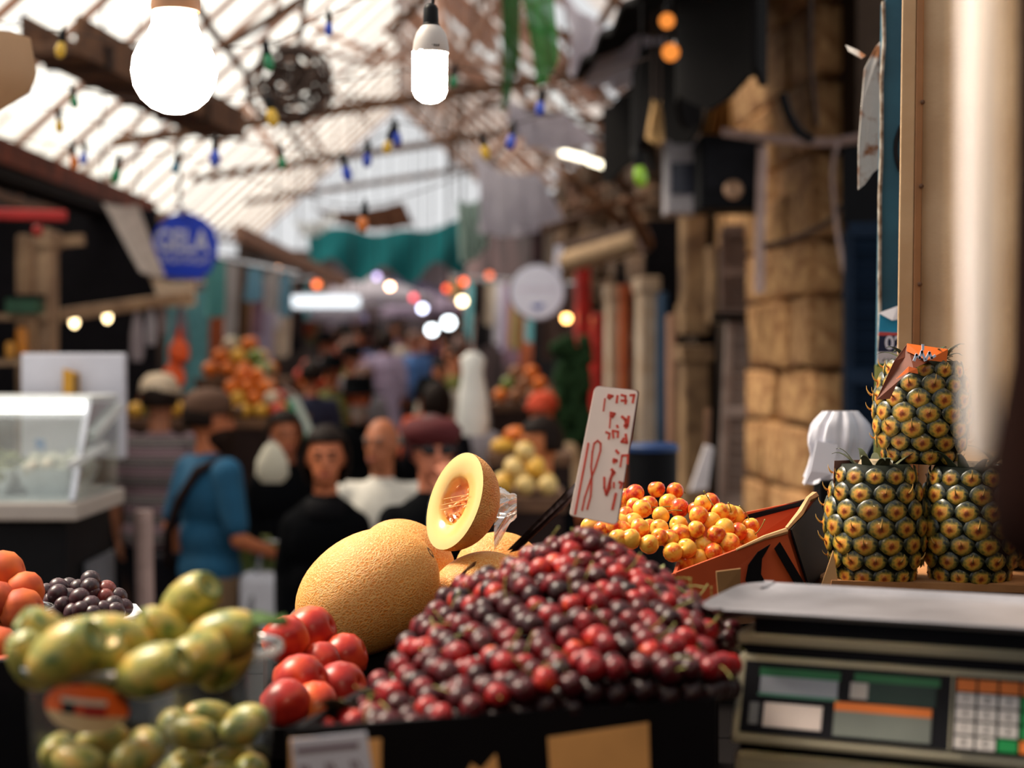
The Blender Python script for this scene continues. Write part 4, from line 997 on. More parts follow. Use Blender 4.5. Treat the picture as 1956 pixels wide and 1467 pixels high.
# striped shirt material
def stripes(name, c1, c2, c3, period):
    m = bpy.data.materials.new(name); m.use_nodes = True; nt = m.node_tree; N = nt.nodes; L = nt.links; b = N['Principled BSDF']; b.inputs['Roughness'].default_value = .9
    tc = N.new('ShaderNodeTexCoord'); sp_ = N.new('ShaderNodeSeparateXYZ'); L.new(tc.outputs['Object'], sp_.inputs[0])
    mu = N.new('ShaderNodeMath'); mu.operation = 'MULTIPLY'; mu.inputs[1].default_value = 1 / period; L.new(sp_.outputs[2], mu.inputs[0])
    fr = N.new('ShaderNodeMath'); fr.operation = 'FRACT'; L.new(mu.outputs[0], fr.inputs[0])
    cr = N.new('ShaderNodeValToRGB'); cr.color_ramp.interpolation = 'CONSTANT'; L.new(fr.outputs[0], cr.inputs[0])
    e = cr.color_ramp.elements; e[0].color = lin(*c1); e[0].position = 0; e[1].color = lin(*c2); e[1].position = .45
    for p_, c in ((.60, c3), (.68, c2), (.82, c3), (.90, c2)): q = e.new(p_); q.color = lin(*c)
    L.new(cr.outputs[0], b.inputs['Base Color']); MATS[name] = m; return m
m_stripe = stripes('striped jersey', (122, 98, 104), (26, 25, 32), (150, 138, 134), .10)

Yq = 7.4
man = person('man in a teal blue T-shirt pulling a shopping trolley', P(402, 0, Yq).x, Yq, radians(128), 1.74, (190, 110, 70), cloth('teal blue', (22, 82, 116)), m_khaki, 'short', None,
             hat=('cap', cloth('brown cap', (84, 56, 40))), yaw=radians(-34), sleeve=.40, armR=((-.27, .0, 1.11), (-.24, -.27, 1.01)), handR=dict(curl=.75, n=Vector((-.3, 0, 1)), d=Vector((-.15, -1, -.15))),
             armL=((.25, .08, 1.14), (.26, -.02, .90)), beard=M('dark beard', (40, 26, 20), .8), build=1.12, stride=.08)
# his bag strap and bag
L_ = lambda a, b_, c: Vector((a, b_, c))
st = MB(); pts = [L_(-.14, .0, 1.475), L_(-.10, .115, 1.42), L_(.0, .158, 1.28), L_(.10, .165, 1.12), L_(.19, .12, .98), L_(.22, .02, .92)]
st.tube([p * (1.74 / 1.75) for p in pts], .022, 8)
me = st.mesh('bag_strap', smooth=2); place(me, 'bag_strap', cloth('dark brown strap', (44, 30, 28)), man)
sb = thing('shoulder_bag', 'dark shoulder bag on the hip of the man in teal blue', 'bag', man.location + Matrix.Rotation(radians(128), 3, 'Z') @ Vector((.25, .08, .72)), rz=radians(128))
me = MB().box((0, 0, .14), (.13, .30, .30)).mesh('pouch', bevel=.03); place(me, 'pouch', cloth('dark bag', (26, 24, 30)), sb)
me = MB().box((.068, 0, .2), (.015, .28, .16)).mesh('flap', bevel=.006); place(me, 'flap', cloth('dark bag'), sb)
# shopping trolley
Yt = 7.25; hx = P(538, 1035, Yt); wx = P(500, 0, Yt).x
tr = thing('shopping_trolley', 'shopping trolley with white bag and leeks, pulled by the man in teal blue', 'trolley', Vector((wx, Yt, -.15)))
MB().tube([Vector((wx - .1, Yt, -.1)), Vector((wx - .06, Yt, .6)), hx + Vector((-.10, .1, -.01)), hx + Vector((.03, .0, 0)), Vector((wx + .13, Yt - .02, .55)), Vector((wx + .11, Yt, -.1))], .012, 8).build('frame', M('brushed steel'), tr, smooth=2)
MB().box(Vector((wx + .01, Yt + .12, .40)), (.24, .2, .80)).build('bag', M('white carrier film', (226, 226, 236), .6, var=.08), tr, bevel=.04)
for s in (-1, 1):
    MB().ring([(.075, -.015), (.08, -.008), (.08, .008), (.075, .015)], 18, Vector((wx + s * .13, Yt, -.07)), (Vector((0, 1, 0)), Vector((0, 0, 1)), Vector((1, 0, 0)))).build('wheel', m_black, tr)
for k in range(7):
    a = Vector((wx - .10 + k * .02, Yt + .12, .72)); MB().tube([a, a + Vector((rnd.uniform(-.05, .05), 0, .2)), a + Vector((rnd.uniform(-.04, .04), -.02, .24))], [.014, .012, .004], 6).build('leek', M('leek', (176, 170, 90), .5, rgb2=(90, 120, 60), scale=5), tr, smooth=2)

Ys = 8.6
person('man seen from behind in a striped shirt and beige cap', P(306, 0, Ys).x, Ys, radians(172), 1.80, (170, 110, 80), m_stripe, m_char, 'short', None, hat=('cap', cloth('beige cap', (206, 184, 158))), sleeve=.40, build=1.22)
Yw = 6.5
person('woman in a black coat with dark hair and scarf, facing this way', P(622, 0, Yw).x, Yw, radians(4), 1.61, (206, 120, 80), m_navy, m_navy, 'long', None, robe=True, sleeve=1, build=1.05, shw=.74, scarf=cloth('black scarf', (16, 15, 18)))
person('bald man in a white open-necked shirt', P(728, 0, 7.2).x, 7.2, radians(-8), 1.63, (176, 104, 68), cloth('white shirt', (232, 226, 214)), m_char, 'fringe', M('grey hair', (120, 110, 104), .7), sleeve=.42, yaw=radians(-14), armL=((.25, .1, 1.13), (.20, .05, .92)))
person('person in black with dark red beret and sunglasses, hand at the mouth', P(826, 0, 6.0).x, 6.0, radians(6), 1.67, (210, 128, 96), m_navy, m_navy, 'short', M('dark red hair', (74, 20, 22), .6), hat=('beret', cloth('dark red', (84, 20, 24))), shades=True, sleeve=.36,
       armL=((.22, -.16, 1.17), (.075, -.20, 1.50)), handL=dict(d=Vector((-.35, .1, 1)), n=Vector((.2, -1, 0)), curl=.5), armR=((-.20, -.06, 1.14), (-.06, -.21, 1.20)), yaw=radians(10), shw=.85)
person('woman in a dark coat behind the man in teal blue', P(545, 0, 8.3).x, 8.3, radians(20), 1.62, (180, 106, 72), m_navy, m_navy, 'long', None, robe=True, build=1.05, shw=.8)
person('man in black suit and white shirt front', P(684, 0, 10.8).x, 10.8, radians(5), 1.76, (214, 110, 70), m_navy, m_navy, 'short', None, hat=('brim', m_navy), robe=True, beard=M('grey beard', (150, 130, 120), .9))
person('man in red cap behind the bread stall', P(1036, 0, 9.9).x, 9.9, radians(-20), 1.68, (206, 110, 70), cloth('cream shirt', (206, 176, 140)), m_navy, 'short', None, hat=('cap', cloth('tomato red', (206, 74, 44))), sleeve=.45)
person('stallholder with dark hair beside the pale yellow melons', P(1030, 0, 7.35).x, 7.35, radians(-60), 1.62, (206, 120, 70), m_navy, m_navy, 'short', None, sleeve=1)
# objects that people carry
t = thing('carrier_bag', 'white carrier bag held up beside the man in teal blue', 'bag', P(522, 920, 7.0)); Y = 7.0
MB().ring([(U(20, Y), -U(34, Y)), (U(32, Y), -U(20, Y)), (U(30, Y), U(8, Y)), (U(16, Y), U(34, Y)), (U(6, Y), U(44, Y))], 14, P(520, 888, Y), sy=.5).build('body', sheet_mat('cream carrier film', (230, 224, 206), 0, .3), t, smooth=True)
MB().tube([P(514, 848, Y), P(518, 836, Y), P(524, 848, Y)], .006).build('handle', M('pale conduit'), t)
t = thing('green_bag', 'emerald and white striped bag carried in the crowd', 'bag', P(572, 840, 9)); Y = 9
MB().prism([P(548, 762, Y), P(566, 756, Y), P(602, 836, Y), P(572, 846, Y)], (0, .08, 0)).build('body', cloth('mint white', (196, 206, 196)), t, bevel=.01)
MB().prism([P(546, 768, Y - .01), P(556, 764, Y - .01), P(588, 838, Y - .01), P(570, 844, Y - .01)], (0, .012, 0)).build('green_band', cloth('emerald', (10, 140, 96)), t)
MB().tube([P(552, 760, Y), P(540, 735, Y + .05), P(566, 756, Y)], .007).build('handle', M('pale conduit'), t)

# the crowd further on: a few figures repeated with clothes of their own
protos = []
for k, (hr, rb, hh) in enumerate((('short', False, None), ('long', True, None), ('short', False, ('cap', cloth('crowd cap', (120, 90, 80)))), ('short', True, ('brim', m_navy)))):
    protos.append(person('proto', 0, 0, 0, 1.70, (196, 120, 84), cloth('crowd %d' % k, (120, 100, 100)), m_char, hr, None, hat=hh, robe=rb, detail=False, sleeve=.45 if not rb else 1))
tones = [('black', (20, 20, 26)), ('white', (214, 208, 214)), ('tomato', (200, 84, 54)), ('lilac', (176, 160, 190)), ('navy', (36, 40, 66)), ('peach', (214, 140, 106)), ('olive', (120, 120, 60)), ('pale grey', (190, 184, 194)), ('ivory', (220, 206, 190)), ('mauve', (190, 170, 200)), ('grey', (130, 124, 130)), ('crimson', (130, 30, 40)), ('blue', (70, 110, 170)), ('rose', (206, 130, 130)), ('brown', (110, 74, 56))]
skins = [(206, 126, 90), (180, 104, 70), (220, 150, 120)]
crowd = [Vector((P(684, 0, 10.8).x, 10.8, 0)), Vector((P(545, 0, 8.3).x, 8.3, 0)), Vector((P(1036, 0, 9.9).x, 9.9, 0))]
spots = []
for k in range(90):
    v_ = 11.2 + 17 * (k / 90) ** 0.9 + rnd.uniform(-.3, .3)
    spots.append((rnd.uniform(-1.0, .85), v_))
for k, (u_, v_) in enumerate(spots):
    p = ST(u_, v_, 0); px = 978 + p.x / p.y * F
    if any((p - q).length < .62 for q in crowd): continue
    if px < 545 or px > 930: continue
    crowd.append(p)
    pr = protos[k % 4]; first = pr['label'] == 'proto'
    o = pr if first else copy_tree(pr)
    nm, rgb = tones[rnd.randrange(len(tones))]; s2 = rnd.choice(skins)
    kindw = ['shopper', 'shopper in a long coat', 'shopper in a cap', 'shopper in a brimmed hat'][k % 4]
    back = rnd.random() < .35
    tag(o, f'distant {kindw} with {nm} {"coat" if k % 4 in (1, 3) else "top"}, {"walking away" if back else "walking this way"} in the crowd', 'person', 'distant shoppers in the crowd')
    p.z = gz(p.y); o.location = p; o.rotation_euler = (0, 0, A + rnd.uniform(-.4, .4) + (pi if back else 0)); s = rnd.uniform(.93, 1.07); o.scale = (s, s, s)
    for ch in o.children:
        n_ = ch.name.split('.')[0]
        mt = cloth('crowd ' + nm, rgb) if n_ in ('shirt', 'coat') else (M('skin %d %d %d' % s2, s2, .55, var=.12, scale=14) if n_ == 'body' else None)
        if mt: ch.material_slots[0].link = 'OBJECT'; ch.material_slots[0].material = mt

# goods hung along the far shop blocks
wares = [('aqua', (110, 180, 190)), ('cream', (206, 190, 170)), ('mauve', (130, 100, 120)), ('rust', (170, 86, 50)), ('dark brown', (60, 44, 40)), ('lilac', (180, 170, 200)), ('olive', (110, 106, 60)), ('black', (26, 24, 28)), ('white', (214, 212, 220)), ('tan', (180, 140, 100))]
for side in (-1, 1):
    for k in range(17):
        v_ = (13.2 + k * .95) if side < 0 else (15.5 + k * .9)
        u_ = (-1.85 + (v_ - 13) * .035) if side < 0 else (1.7 - max(0, v_ - 22) * .07)
        nm, rgb = wares[(k * 3 + (side > 0) * 4) % 10]; z0 = gz(v_) + 2.45; h_ = rnd.uniform(.5, 1.1); w_ = rnd.uniform(.35, .6)
        a_ = ST(u_, v_, z0); b_ = ST(u_ + .28 * side * -1, v_ + w_, z0)
        sheet('hung_cloth', f'{nm} cloth hung on the far shop block {"beyond the blue sign" if side < 0 else "beyond the round white sign"}', 'cloth', [a_, b_, b_ - Vector((0, 0, h_)), a_ - Vector((0, 0, h_ * rnd.uniform(.8, 1.1)))], cloth('ware ' + nm, rgb), 8, 5, .03, waves=2, group='cloths hung along the far shop blocks')

for side, vs_ in ((-1, (13, 18, 24, 30.5)), (1, (15.3, 19, 22, 26, 31.5))):
    cable('steel rail carrying the cloths beyond the %s sign' % ('blue' if side < 0 else 'round white'), [ST((-1.85 + (v_ - 13) * .035) if side < 0 else (1.7 - max(0, v_ - 22) * .07), v_, gz(v_) + 2.45) for v_ in vs_], .02, M('brushed steel'), 'cloth_rail', 'rail')
# ------------------------------------------------------------------ the stall in front
ZT = 1.33
tb = thing('stall_counter', 'dark wooden stall counter that carries the fruit boxes', 'counter', Vector((0, 1.75, -.15)))
m_tab = M('dark stained counter', (16, 13, 13), .7, scale=6, spec=.2)
for i in range(9):
    MB().box((0, .98 + i * .185, ZT - .02), (3.0, .18, .04)).build('plank', m_tab, tb, bevel=.004)
for sx in (-1.4, 1.4):
    for y in (1.0, 2.5): MB().bar((sx, y, -.15), (sx, y, ZT - .04), .07).build('leg', m_tab, tb)
MB().box((0, 2.56, .55), (3.0, .03, 1.4)).build('front_board', m_tab, tb)

# --- cardboard helpers
m_card = M('kraft cardboard', (176, 124, 76), .85, rgb2=(150, 100, 58), scale=14, bump=.12, bscale=120)
m_cardd = M('dark printed cardboard', (17, 15, 18), .6, var=.2, spec=.3)
def open_box(name, label, o, ang, w_, d_, h_, mat, inner=None, th=.006, cat='box'):
    """open cardboard box: o = front-left bottom corner."""
    ex = Vector((cos(ang), sin(ang), 0)); ey = Vector((-sin(ang), cos(ang), 0)); o = Vector(o); R = Matrix.Rotation(ang, 3, 'Z')
    t = thing(name, label, cat, o + ex * w_ / 2 + ey * d_ / 2)
    Z = Vector((0, 0, 1))
    MB().box(o + ex * w_ / 2 + ey * d_ / 2 + Z * th / 2, (w_, d_, th), R).build('bottom', mat, t)
    MB().box(o + ex * w_ / 2 + Z * h_ / 2, (w_, th, h_), R).build('front_side', mat, t, bevel=.001)
    MB().box(o + ex * w_ / 2 + ey * d_ + Z * h_ / 2, (w_, th, h_), R).build('back_side', mat, t, bevel=.001)
    MB().box(o + ey * d_ / 2 + Z * h_ / 2, (th, d_, h_), R).build('left_side', mat, t, bevel=.001)
    MB().box(o + ex * w_ + ey * d_ / 2 + Z * h_ / 2, (th, d_, h_), R).build('right_side', mat, t, bevel=.001)
    return t, ex, ey
def patch(t, O, X, Y, N, pts, mat, name='print', th=.0012):
    """flat printed patch glued to a face; pts in metres on the face."""
    return MB().prism([Vector(O) + Vector(X) * a + Vector(Y) * b for a, b in pts], Vector(N) * th).build(name, mat, t)
def rect(x0, y0, x1, y1): return [(x0, y0), (x1, y0), (x1, y1), (x0, y1)]
Zv = Vector((0, 0, 1))

# --- dark red cherries in their box
BO = Vector((-.175, 1.255, ZT)); BA = radians(13)
CB = [Vector((-.172, 1.25, 0)), Vector((.172, 1.362, 0)), Vector((.215, 1.70, 0)), Vector((-.055, 1.665, 0))]   # the squashed box's corners
ex = (CB[1] - CB[0]).normalized(); ey = Vector((-ex.y, ex.x, 0)); BO = CB[0] + Vector((0, 0, ZT))
bx = thing('cherry_box', 'dark printed cardboard box full of red cherries', 'box', sum(CB, Vector()) / 4 + Vector((0, 0, ZT)))
for i, nm in enumerate(('front_side', 'right_side', 'back_side', 'left_side')):
    a, b = CB[i], CB[(i + 1) % 4]; d = (b - a).normalized(); nn_ = Vector((-d.y, d.x, 0)) * .006
    MB().prism([a + Vector((0, 0, ZT)), b + Vector((0, 0, ZT)), b + Vector((0, 0, ZT + .137)), a + Vector((0, 0, ZT + .137))], nn_).build(nm, m_cardd, bx)
MB().prism([p + Vector((0, 0, ZT)) for p in CB], (0, 0, .005)).build('bottom', m_cardd, bx)
def inbox(s, t_): return (CB[0].lerp(CB[1], s)).lerp(CB[3].lerp(CB[2], s), t_)
Nf = -ey
Of = BO - ey * .003
patch(bx, Of, ex, Zv, Nf, [(.214, .052), (.300, .058), (.298, .122), (.210, .116)], M('tan print panel', (226, 166, 100), .8), 'tan_panel')
patch(bx, Of, ex, Zv, Nf, rect(.072, .020, .200, .048), M('tan print panel'), 'tan_strip')
patch(bx, Of, ex, Zv, Nf, rect(.060, .0, .072, .125), M('tan print panel'), 'tan_edge')
patch(bx, Of, ex, Zv, Nf, [(.138, .085), (.146, .100), (.154, .094), (.166, .106), (.170, .084), (.160, .070), (.146, .074)], M('tan print panel'), 'fruit_emblem')
patch(bx, Of, ex, Zv, Nf, rect(.0, .0, .060, .13), M('tan print panel'), 'tan_corner')
MB().ring([(.0, .0), (.011, .0), (.011, .0012)], 18, Of + ex * .262 + Zv * .012, (ex, Zv, Nf)).build('round_mark', M('darker tan flap', (96, 66, 44), .8), bx)
# paper price slip on the box
k = 1.24 / F
ps = thing('price_slip', 'white printed paper slip stuck on the cherry box', 'label', P(632, 1467, 1.22))
c = [P(556, 1412, 1.235), P(700, 1398, 1.25), P(716, 1500, 1.25), P(566, 1500, 1.235)]
MB().prism(c, (0, -.0015, 0)).build('paper', M('slip paper', (196, 196, 210), .7, var=.06), ps)
mb = MB(); Xs = (c[1] - c[0]).normalized(); Zs = Zv; Os = c[0] + Vector((0, -.002, 0))
stroke(mb, [(.006, -.009), (.05, -.009)], .0045, Os, Xs, Zs, Vector((0, -1, 0)))
for i in range(3):
    stroke(mb, [(.008 + i * .019, -.022), (.012 + i * .019, -.036)], .004, Os, Xs, Zs, Vector((0, -1, 0)))
    stroke(mb, [(.012 + i * .019, -.022), (.016 + i * .019, -.030)], .003, Os, Xs, Zs, Vector((0, -1, 0)))
tag(mb.build('printing', M('mauve print', (120, 100, 112), .7), ps), kind='stuff')

ch_prof = [(.001, -.98), (.35, -.95), (.72, -.72), (.97, -.22), (1.0, .2), (.86, .62), (.55, .88), (.28, .93), (.10, .84), (.001, .78)]
cherry_me = MB().ring(ch_prof, 16).mesh('cherry_flesh', smooth=2)
def fruit_skin(name, stops, rough=.18, coat=.5, nscale=.9, spec=.35, mixnoise=.35):
    """skin whose tone varies from fruit to fruit and a little over each one."""
    m = bpy.data.materials.new(name); m.use_nodes = True; nt = m.node_tree; N = nt.nodes; L = nt.links; b = N['Principled BSDF']
    oi = N.new('ShaderNodeObjectInfo'); tc = N.new('ShaderNodeTexCoord'); nz = N.new('ShaderNodeTexNoise'); nz.inputs['Scale'].default_value = nscale
    ad = N.new('ShaderNodeVectorMath'); ad.operation = 'ADD'; L.new(tc.outputs['Object'], ad.inputs[0])
    sc_ = N.new('ShaderNodeVectorMath'); sc_.operation = 'SCALE'; sc_.inputs['Scale'].default_value = 17
    cb = N.new('ShaderNodeCombineXYZ')
    for i in range(3): L.new(oi.outputs['Random'], cb.inputs[i])
    L.new(cb.outputs[0], sc_.inputs[0]); L.new(sc_.outputs[0], ad.inputs[1]); L.new(ad.outputs[0], nz.inputs['Vector'])
    mx = N.new('ShaderNodeMix'); mx.inputs['Factor'].default_value = mixnoise; L.new(oi.outputs['Random'], mx.inputs['A']); 
    mr = N.new('ShaderNodeMapRange'); mr.inputs[1].default_value = .3; mr.inputs[2].default_value = .7; L.new(nz.outputs['Fac'], mr.inputs[0]); L.new(mr.outputs[0], mx.inputs['B'])
    cr = N.new('ShaderNodeValToRGB'); L.new(mx.outputs['Result'], cr.inputs[0]); e = cr.color_ramp.elements
    e[0].position = stops[0][0]; e[0].color = lin(*stops[0][1]); e[1].position = stops[-1][0]; e[1].color = lin(*stops[-1][1])
    for p_, c_ in stops[1:-1]: q = e.new(p_); q.color = lin(*c_)
    L.new(cr.outputs[0], b.inputs['Base Color']); b.inputs['Roughness'].default_value = rough; b.inputs['Coat Weight'].default_value = coat; b.inputs['Coat Roughness'].default_value = .15; b.inputs['Specular IOR Level'].default_value = spec
    MATS[name] = m; return m
m_rch = fruit_skin('red cherry skin', [(0, (24, 4, 9)), (.42, (66, 8, 16)), (.68, (124, 16, 24)), (.88, (166, 32, 28)), (1, (214, 96, 40))], .36, .0)
m_ych = fruit_skin('yellow cherry skin', [(0, (246, 192, 84)), (.46, (244, 176, 64)), (.60, (234, 120, 40)), (.80, (206, 64, 32)), (1, (150, 26, 26))], .25, .2, 1.3, mixnoise=.55)
m_stem = M('cherry stalk', (146, 146, 74), .6, var=.3)
stem_me = [MB().tube([(0, 0, .78), (.1 * s, .05, 1.3), (.4 * s, .15, 2.0), (.9 * s, .2, 2.7), (1.0 * s, .22, 2.85)], [.06, .05, .05, .06, .1], 5).mesh('stalk', smooth=2) for s in (1, -1, .3)]
def cherry(p, r, skin, label, group, stem=False, name='cherry', up=None):
    q = Euler((rnd.uniform(-1.6, 1.6), rnd.uniform(-1.6, 1.6), rnd.uniform(0, 6.3))).to_quaternion() if up is None else up
    sc_ = (r * rnd.uniform(.96, 1.06), r * rnd.uniform(.96, 1.06), r * rnd.uniform(.93, 1.0))
    if not stem:
        o = place(cherry_me, name, skin, None, p, q, sc_); return tag(o, label, 'cherry', group)
    t = bpy.data.objects.new(name, None); COL.objects.link(t); t.location = p; t.empty_display_size = .01
    tag(t, label, 'cherry', group)
    place(cherry_me, 'flesh', skin, t, (0, 0, 0), q, sc_)
    place(rnd.choice(stem_me), 'stalk', m_stem, t, (0, 0, 0), q, sc_)
    return t
def mound(X, Y):
    d = sqrt(((X - .075) / (.27 if X < .075 else .19)) ** 2 + ((Y - 1.60) / (.38 if Y < 1.60 else .3)) ** 2)
    return 1.452 + .128 * max(0.0, 1 - d)
pts = []; rr = .0104; stp = .0213
b_ = 0
row = 0
yy = .012
while yy < .385:
    wd = .355 - .075 * yy / .4; xx = .010 + (stp / 2 if row % 2 else 0)
    while xx < wd - .004:
        p = inbox((xx + rnd.uniform(-.003, .003)) / wd, (yy + rnd.uniform(-.003, .003)) / .4)
        p.z = mound(p.x, p.y) + rnd.uniform(-.005, .006); pts.append(p); xx += stp
    yy += stp * .86; row += 1
# spill over the right rim
for k in range(16):
    p = inbox(rnd.uniform(.98, 1.05), rnd.uniform(.03, .8)); p.z = 1.468 + rnd.uniform(-.004, .022); pts.append(p)
pts.sort(key=lambda p: (p.y - 1.60) if p.y > 1.60 + .05 else -p.z * .0 - 1)
front = [p for p in pts if p.y < 1.66]; back = [p for p in pts if p.y >= 1.66]
rnd.shuffle(front)
for i, p in enumerate(front[:298]):
    cherry(p, rr * rnd.uniform(.9, 1.12), m_rch, 'dark red cherry in the heap in the printed box', 'red cherries in the printed box', i % 3 == 0, 'red_cherry')
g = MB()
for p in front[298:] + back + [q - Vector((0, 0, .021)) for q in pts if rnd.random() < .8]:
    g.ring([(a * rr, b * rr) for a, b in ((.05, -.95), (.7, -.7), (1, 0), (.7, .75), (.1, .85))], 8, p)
o = g.build('cherries', M('gap shade cherry red', (34, 5, 9), .4), loc=BO + ex * .18 + ey * .2, smooth=2)  # colour darkened for the shade in gaps between the cherries
tag(o, 'lower and rear layers of red cherries in the printed box', 'cherries', kind='stuff')
# leaves and stalks among them
for (x, y, Y, c) in ((1045, 1275, 1.36, (120, 150, 110)), (640, 1345, 1.32, (60, 70, 50)), (1240, 1090, 1.62, (120, 124, 60)), (985, 1150, 1.52, (150, 150, 110))):
    p = P(x, y, Y); R = Euler((rnd.uniform(-.6, .6), rnd.uniform(-.6, .6), rnd.uniform(0, 3))).to_matrix()
    o = MB().grid(lambda a, b: p + R @ Vector(((a - .5) * .04, (b - .5) * .018 * sin(pi * min(max(a, .02), .98)), .004 * sin(a * 6))), 8, 4, .0008).build('cherry_leaf', M('leaf %d' % x, c, .6), loc=p, smooth=True)
    tag(o, 'curled cherry leaf lying on the red cherries', 'leaf', 'cherry leaves on the heap')

# --- yellow and red cherries in the torn box behind
YO = Vector((.085, 2.0, ZT)); YA = radians(20); ex2 = Vector((cos(YA), sin(YA), 0)); ey2 = Vector((-sin(YA), cos(YA), 0))
spc = thing('support_crate', 'dark crate that props up the orange carton', 'crate', Vector((.28, 2.16, ZT)))
MB().box((.26, 2.15, ZT + .045), (.40, .24, .09), Matrix.Rotation(YA, 3, 'Z')).build('box', m_tab, spc, bevel=.004)
for s_ in (-1, 1): MB().box(Vector((.26, 2.15, ZT + .095)) + ey2 * s_ * .11, (.38, .012, .01), Matrix.Rotation(YA, 3, 'Z')).build('slat', m_wood, spc)
m_oc = M('orange printed carton', (196, 84, 34), .7, rgb2=(166, 64, 28), scale=9); m_blk = M('black print', (14, 13, 16), .55)
cFL, cFR, cBR, cBL = P(1285, 1096, 1.98), P(1502, 1014, 2.05), P(1556, 951, 2.22), P(1318, 1000, 2.28)
dFL, dFR, dBR, dBL = P(1290, 1170, 1.98), P(1536, 1122, 2.05), P(1592, 1078, 2.22), P(1322, 1110, 2.28)
yb = thing('cherry_carton', 'torn orange and black carton holding yellow cherries', 'box', (dFL + dFR + dBR + dBL) / 4)
def side(name, a, b, c, d, th, mat):
    n_ = (b - a).cross(d - a).normalized() * th
    return MB().prism([a, b, c, d], n_).build(name, mat, yb)
side('front_side', cFL, cFR, dFR, dFL, .004, m_oc); side('end_side', cFR, cBR, dBR, dFR, .004, m_oc); side('back_side', cBR, cBL, dBL, dBR, .004, m_oc); side('left_side', cBL, cFL, dFL, dBL, .004, m_oc); side('bottom', dFL, dFR, dBR, dBL, .004, m_oc)
no = (cBR - cFR).cross(dFR - cFR).normalized(); no = no if no.x > 0 else -no
MB().prism([cFR + no * .005, cBR + no * .005, dBR + no * .005, dFR + no * .005], no * .002).build('end_print', m_blk, yb)
MB().prism([cBR + Vector((0, -.004, .002)), P(1420, 984, 2.25), P(1420, 996, 2.25), cBR + Vector((-.004, -.004, -.007))], (0, .003, 0)).build('black_rim', m_blk, yb)
MB().tube([cFR + Vector((0, 0, .002)), cFR.lerp(cBR, .4) + Vector((.002, 0, .004)), cFR.lerp(cBR, .8) + Vector((-.002, 0, .006)), cBR + Vector((0, 0, .003))], [.003, .005, .004, .006], 6).build('torn_edge', M('bare corrugate', (206, 160, 112), .9), yb)
MB().tube([cFL.lerp(cFR, .55), cFL.lerp(cFR, .8) + Vector((0, 0, .002)), cFR], [.0015, .003, .004], 6).build('frayed_lip', M('bare corrugate'), yb)
nf = (cFR - cFL).cross(dFL - cFL).normalized(); nf = nf if nf.y < 0 else -nf
fu = cFR - cFL; fv = dFL - cFL
def onf(pp): return [cFL + fu * a + fv.lerp(dFR - cFR, a) * b + nf * .0052 for a, b in pp]
MB().prism(onf([(.62, .98), (.55, .62), (.60, .34), (.70, .16), (.82, .10), (.72, .30), (.68, .58), (.72, .98)]), nf * .001).build('black_swoosh', m_blk, yb)
MB().prism(onf([(.84, .20), (.90, .12), (1.0, .98), (.93, .98)]), nf * .001).build('black_stripe', m_blk, yb)
yp = [(1212, 944, 2.2), (1254, 935, 2.22), (1289, 938, 2.22), (1238, 965, 2.18), (1277, 962, 2.2), (1212, 968, 2.16), (1262, 985, 2.14), (1226, 972, 2.12), (1298, 970, 2.17), (1330, 975, 2.16), (1357, 960, 2.18), (1342, 962, 2.14),
      (1392, 980, 2.14), (1376, 978, 2.12), (1405, 985, 2.16), (1297, 1002, 2.12), (1335, 985, 2.1), (1360, 995, 2.1), (1195, 985, 2.14), (1210, 1000, 2.1), (1240, 1008, 2.08), (1260, 1010, 2.07), (1222, 1010, 2.05), (1300, 1020, 2.06),
      (1330, 1012, 2.06), (1368, 1022, 2.06), (1384, 1010, 2.09), (1410, 1016, 2.1), (1434, 1006, 2.14), (1430, 1028, 2.11), (1393, 1038, 2.06), (1312, 1048, 2.04), (1345, 1042, 2.06), (1362, 1054, 2.05), (1280, 1030, 2.05), (1260, 1026, 2.04),
      (1190, 1012, 2.06), (1170, 1008, 2.06), (1128, 1006, 2.1), (1150, 1012, 2.06), (1310, 1070, 2.05), (1375, 1062, 2.06), (1335, 1066, 2.05), (1408, 1052, 2.1), (1180, 1030, 2.02), (1205, 1030, 2.02), (1240, 1040, 2.02), (1285, 1055, 2.03), (1180, 968, 2.2), (1196, 950, 2.22), (1185, 1000, 2.1)]
for i, (x, y, Y) in enumerate(yp):
    cherry(P(x, y, Y), .0122 * rnd.uniform(.92, 1.1), m_ych, 'yellow and red cherry heaped in the orange carton', 'yellow cherries in the orange carton', i in (2, 6, 11, 12, 13, 28, 29, 8, 33), 'yellow_cherry')
gy = MB()
for k in range(110):
    a, b = rnd.random(), rnd.random(); p = YO + ex2 * (.02 + .27 * a) + ey2 * (.02 + .22 * b)
    h = .09 + .06 * max(0, 1 - sqrt(((a - .3) / .55) ** 2 + ((b - .6) / .8) ** 2)); p.z = ZT + h - .012
    gy.ring([(a_ * .0118, b_ * .0118) for a_, b_ in ((.05, -.95), (.7, -.7), (1, 0), (.7, .75), (.1, .85))], 10, p)
tag(gy.build('cherries', M('amber cherry skin', (226, 130, 48), .3, rgb2=(196, 70, 36), scale=40), loc=YO + ex2 * .15 + ey2 * .13, smooth=2), 'lower layer of yellow cherries in the orange carton', 'cherries', kind='stuff')
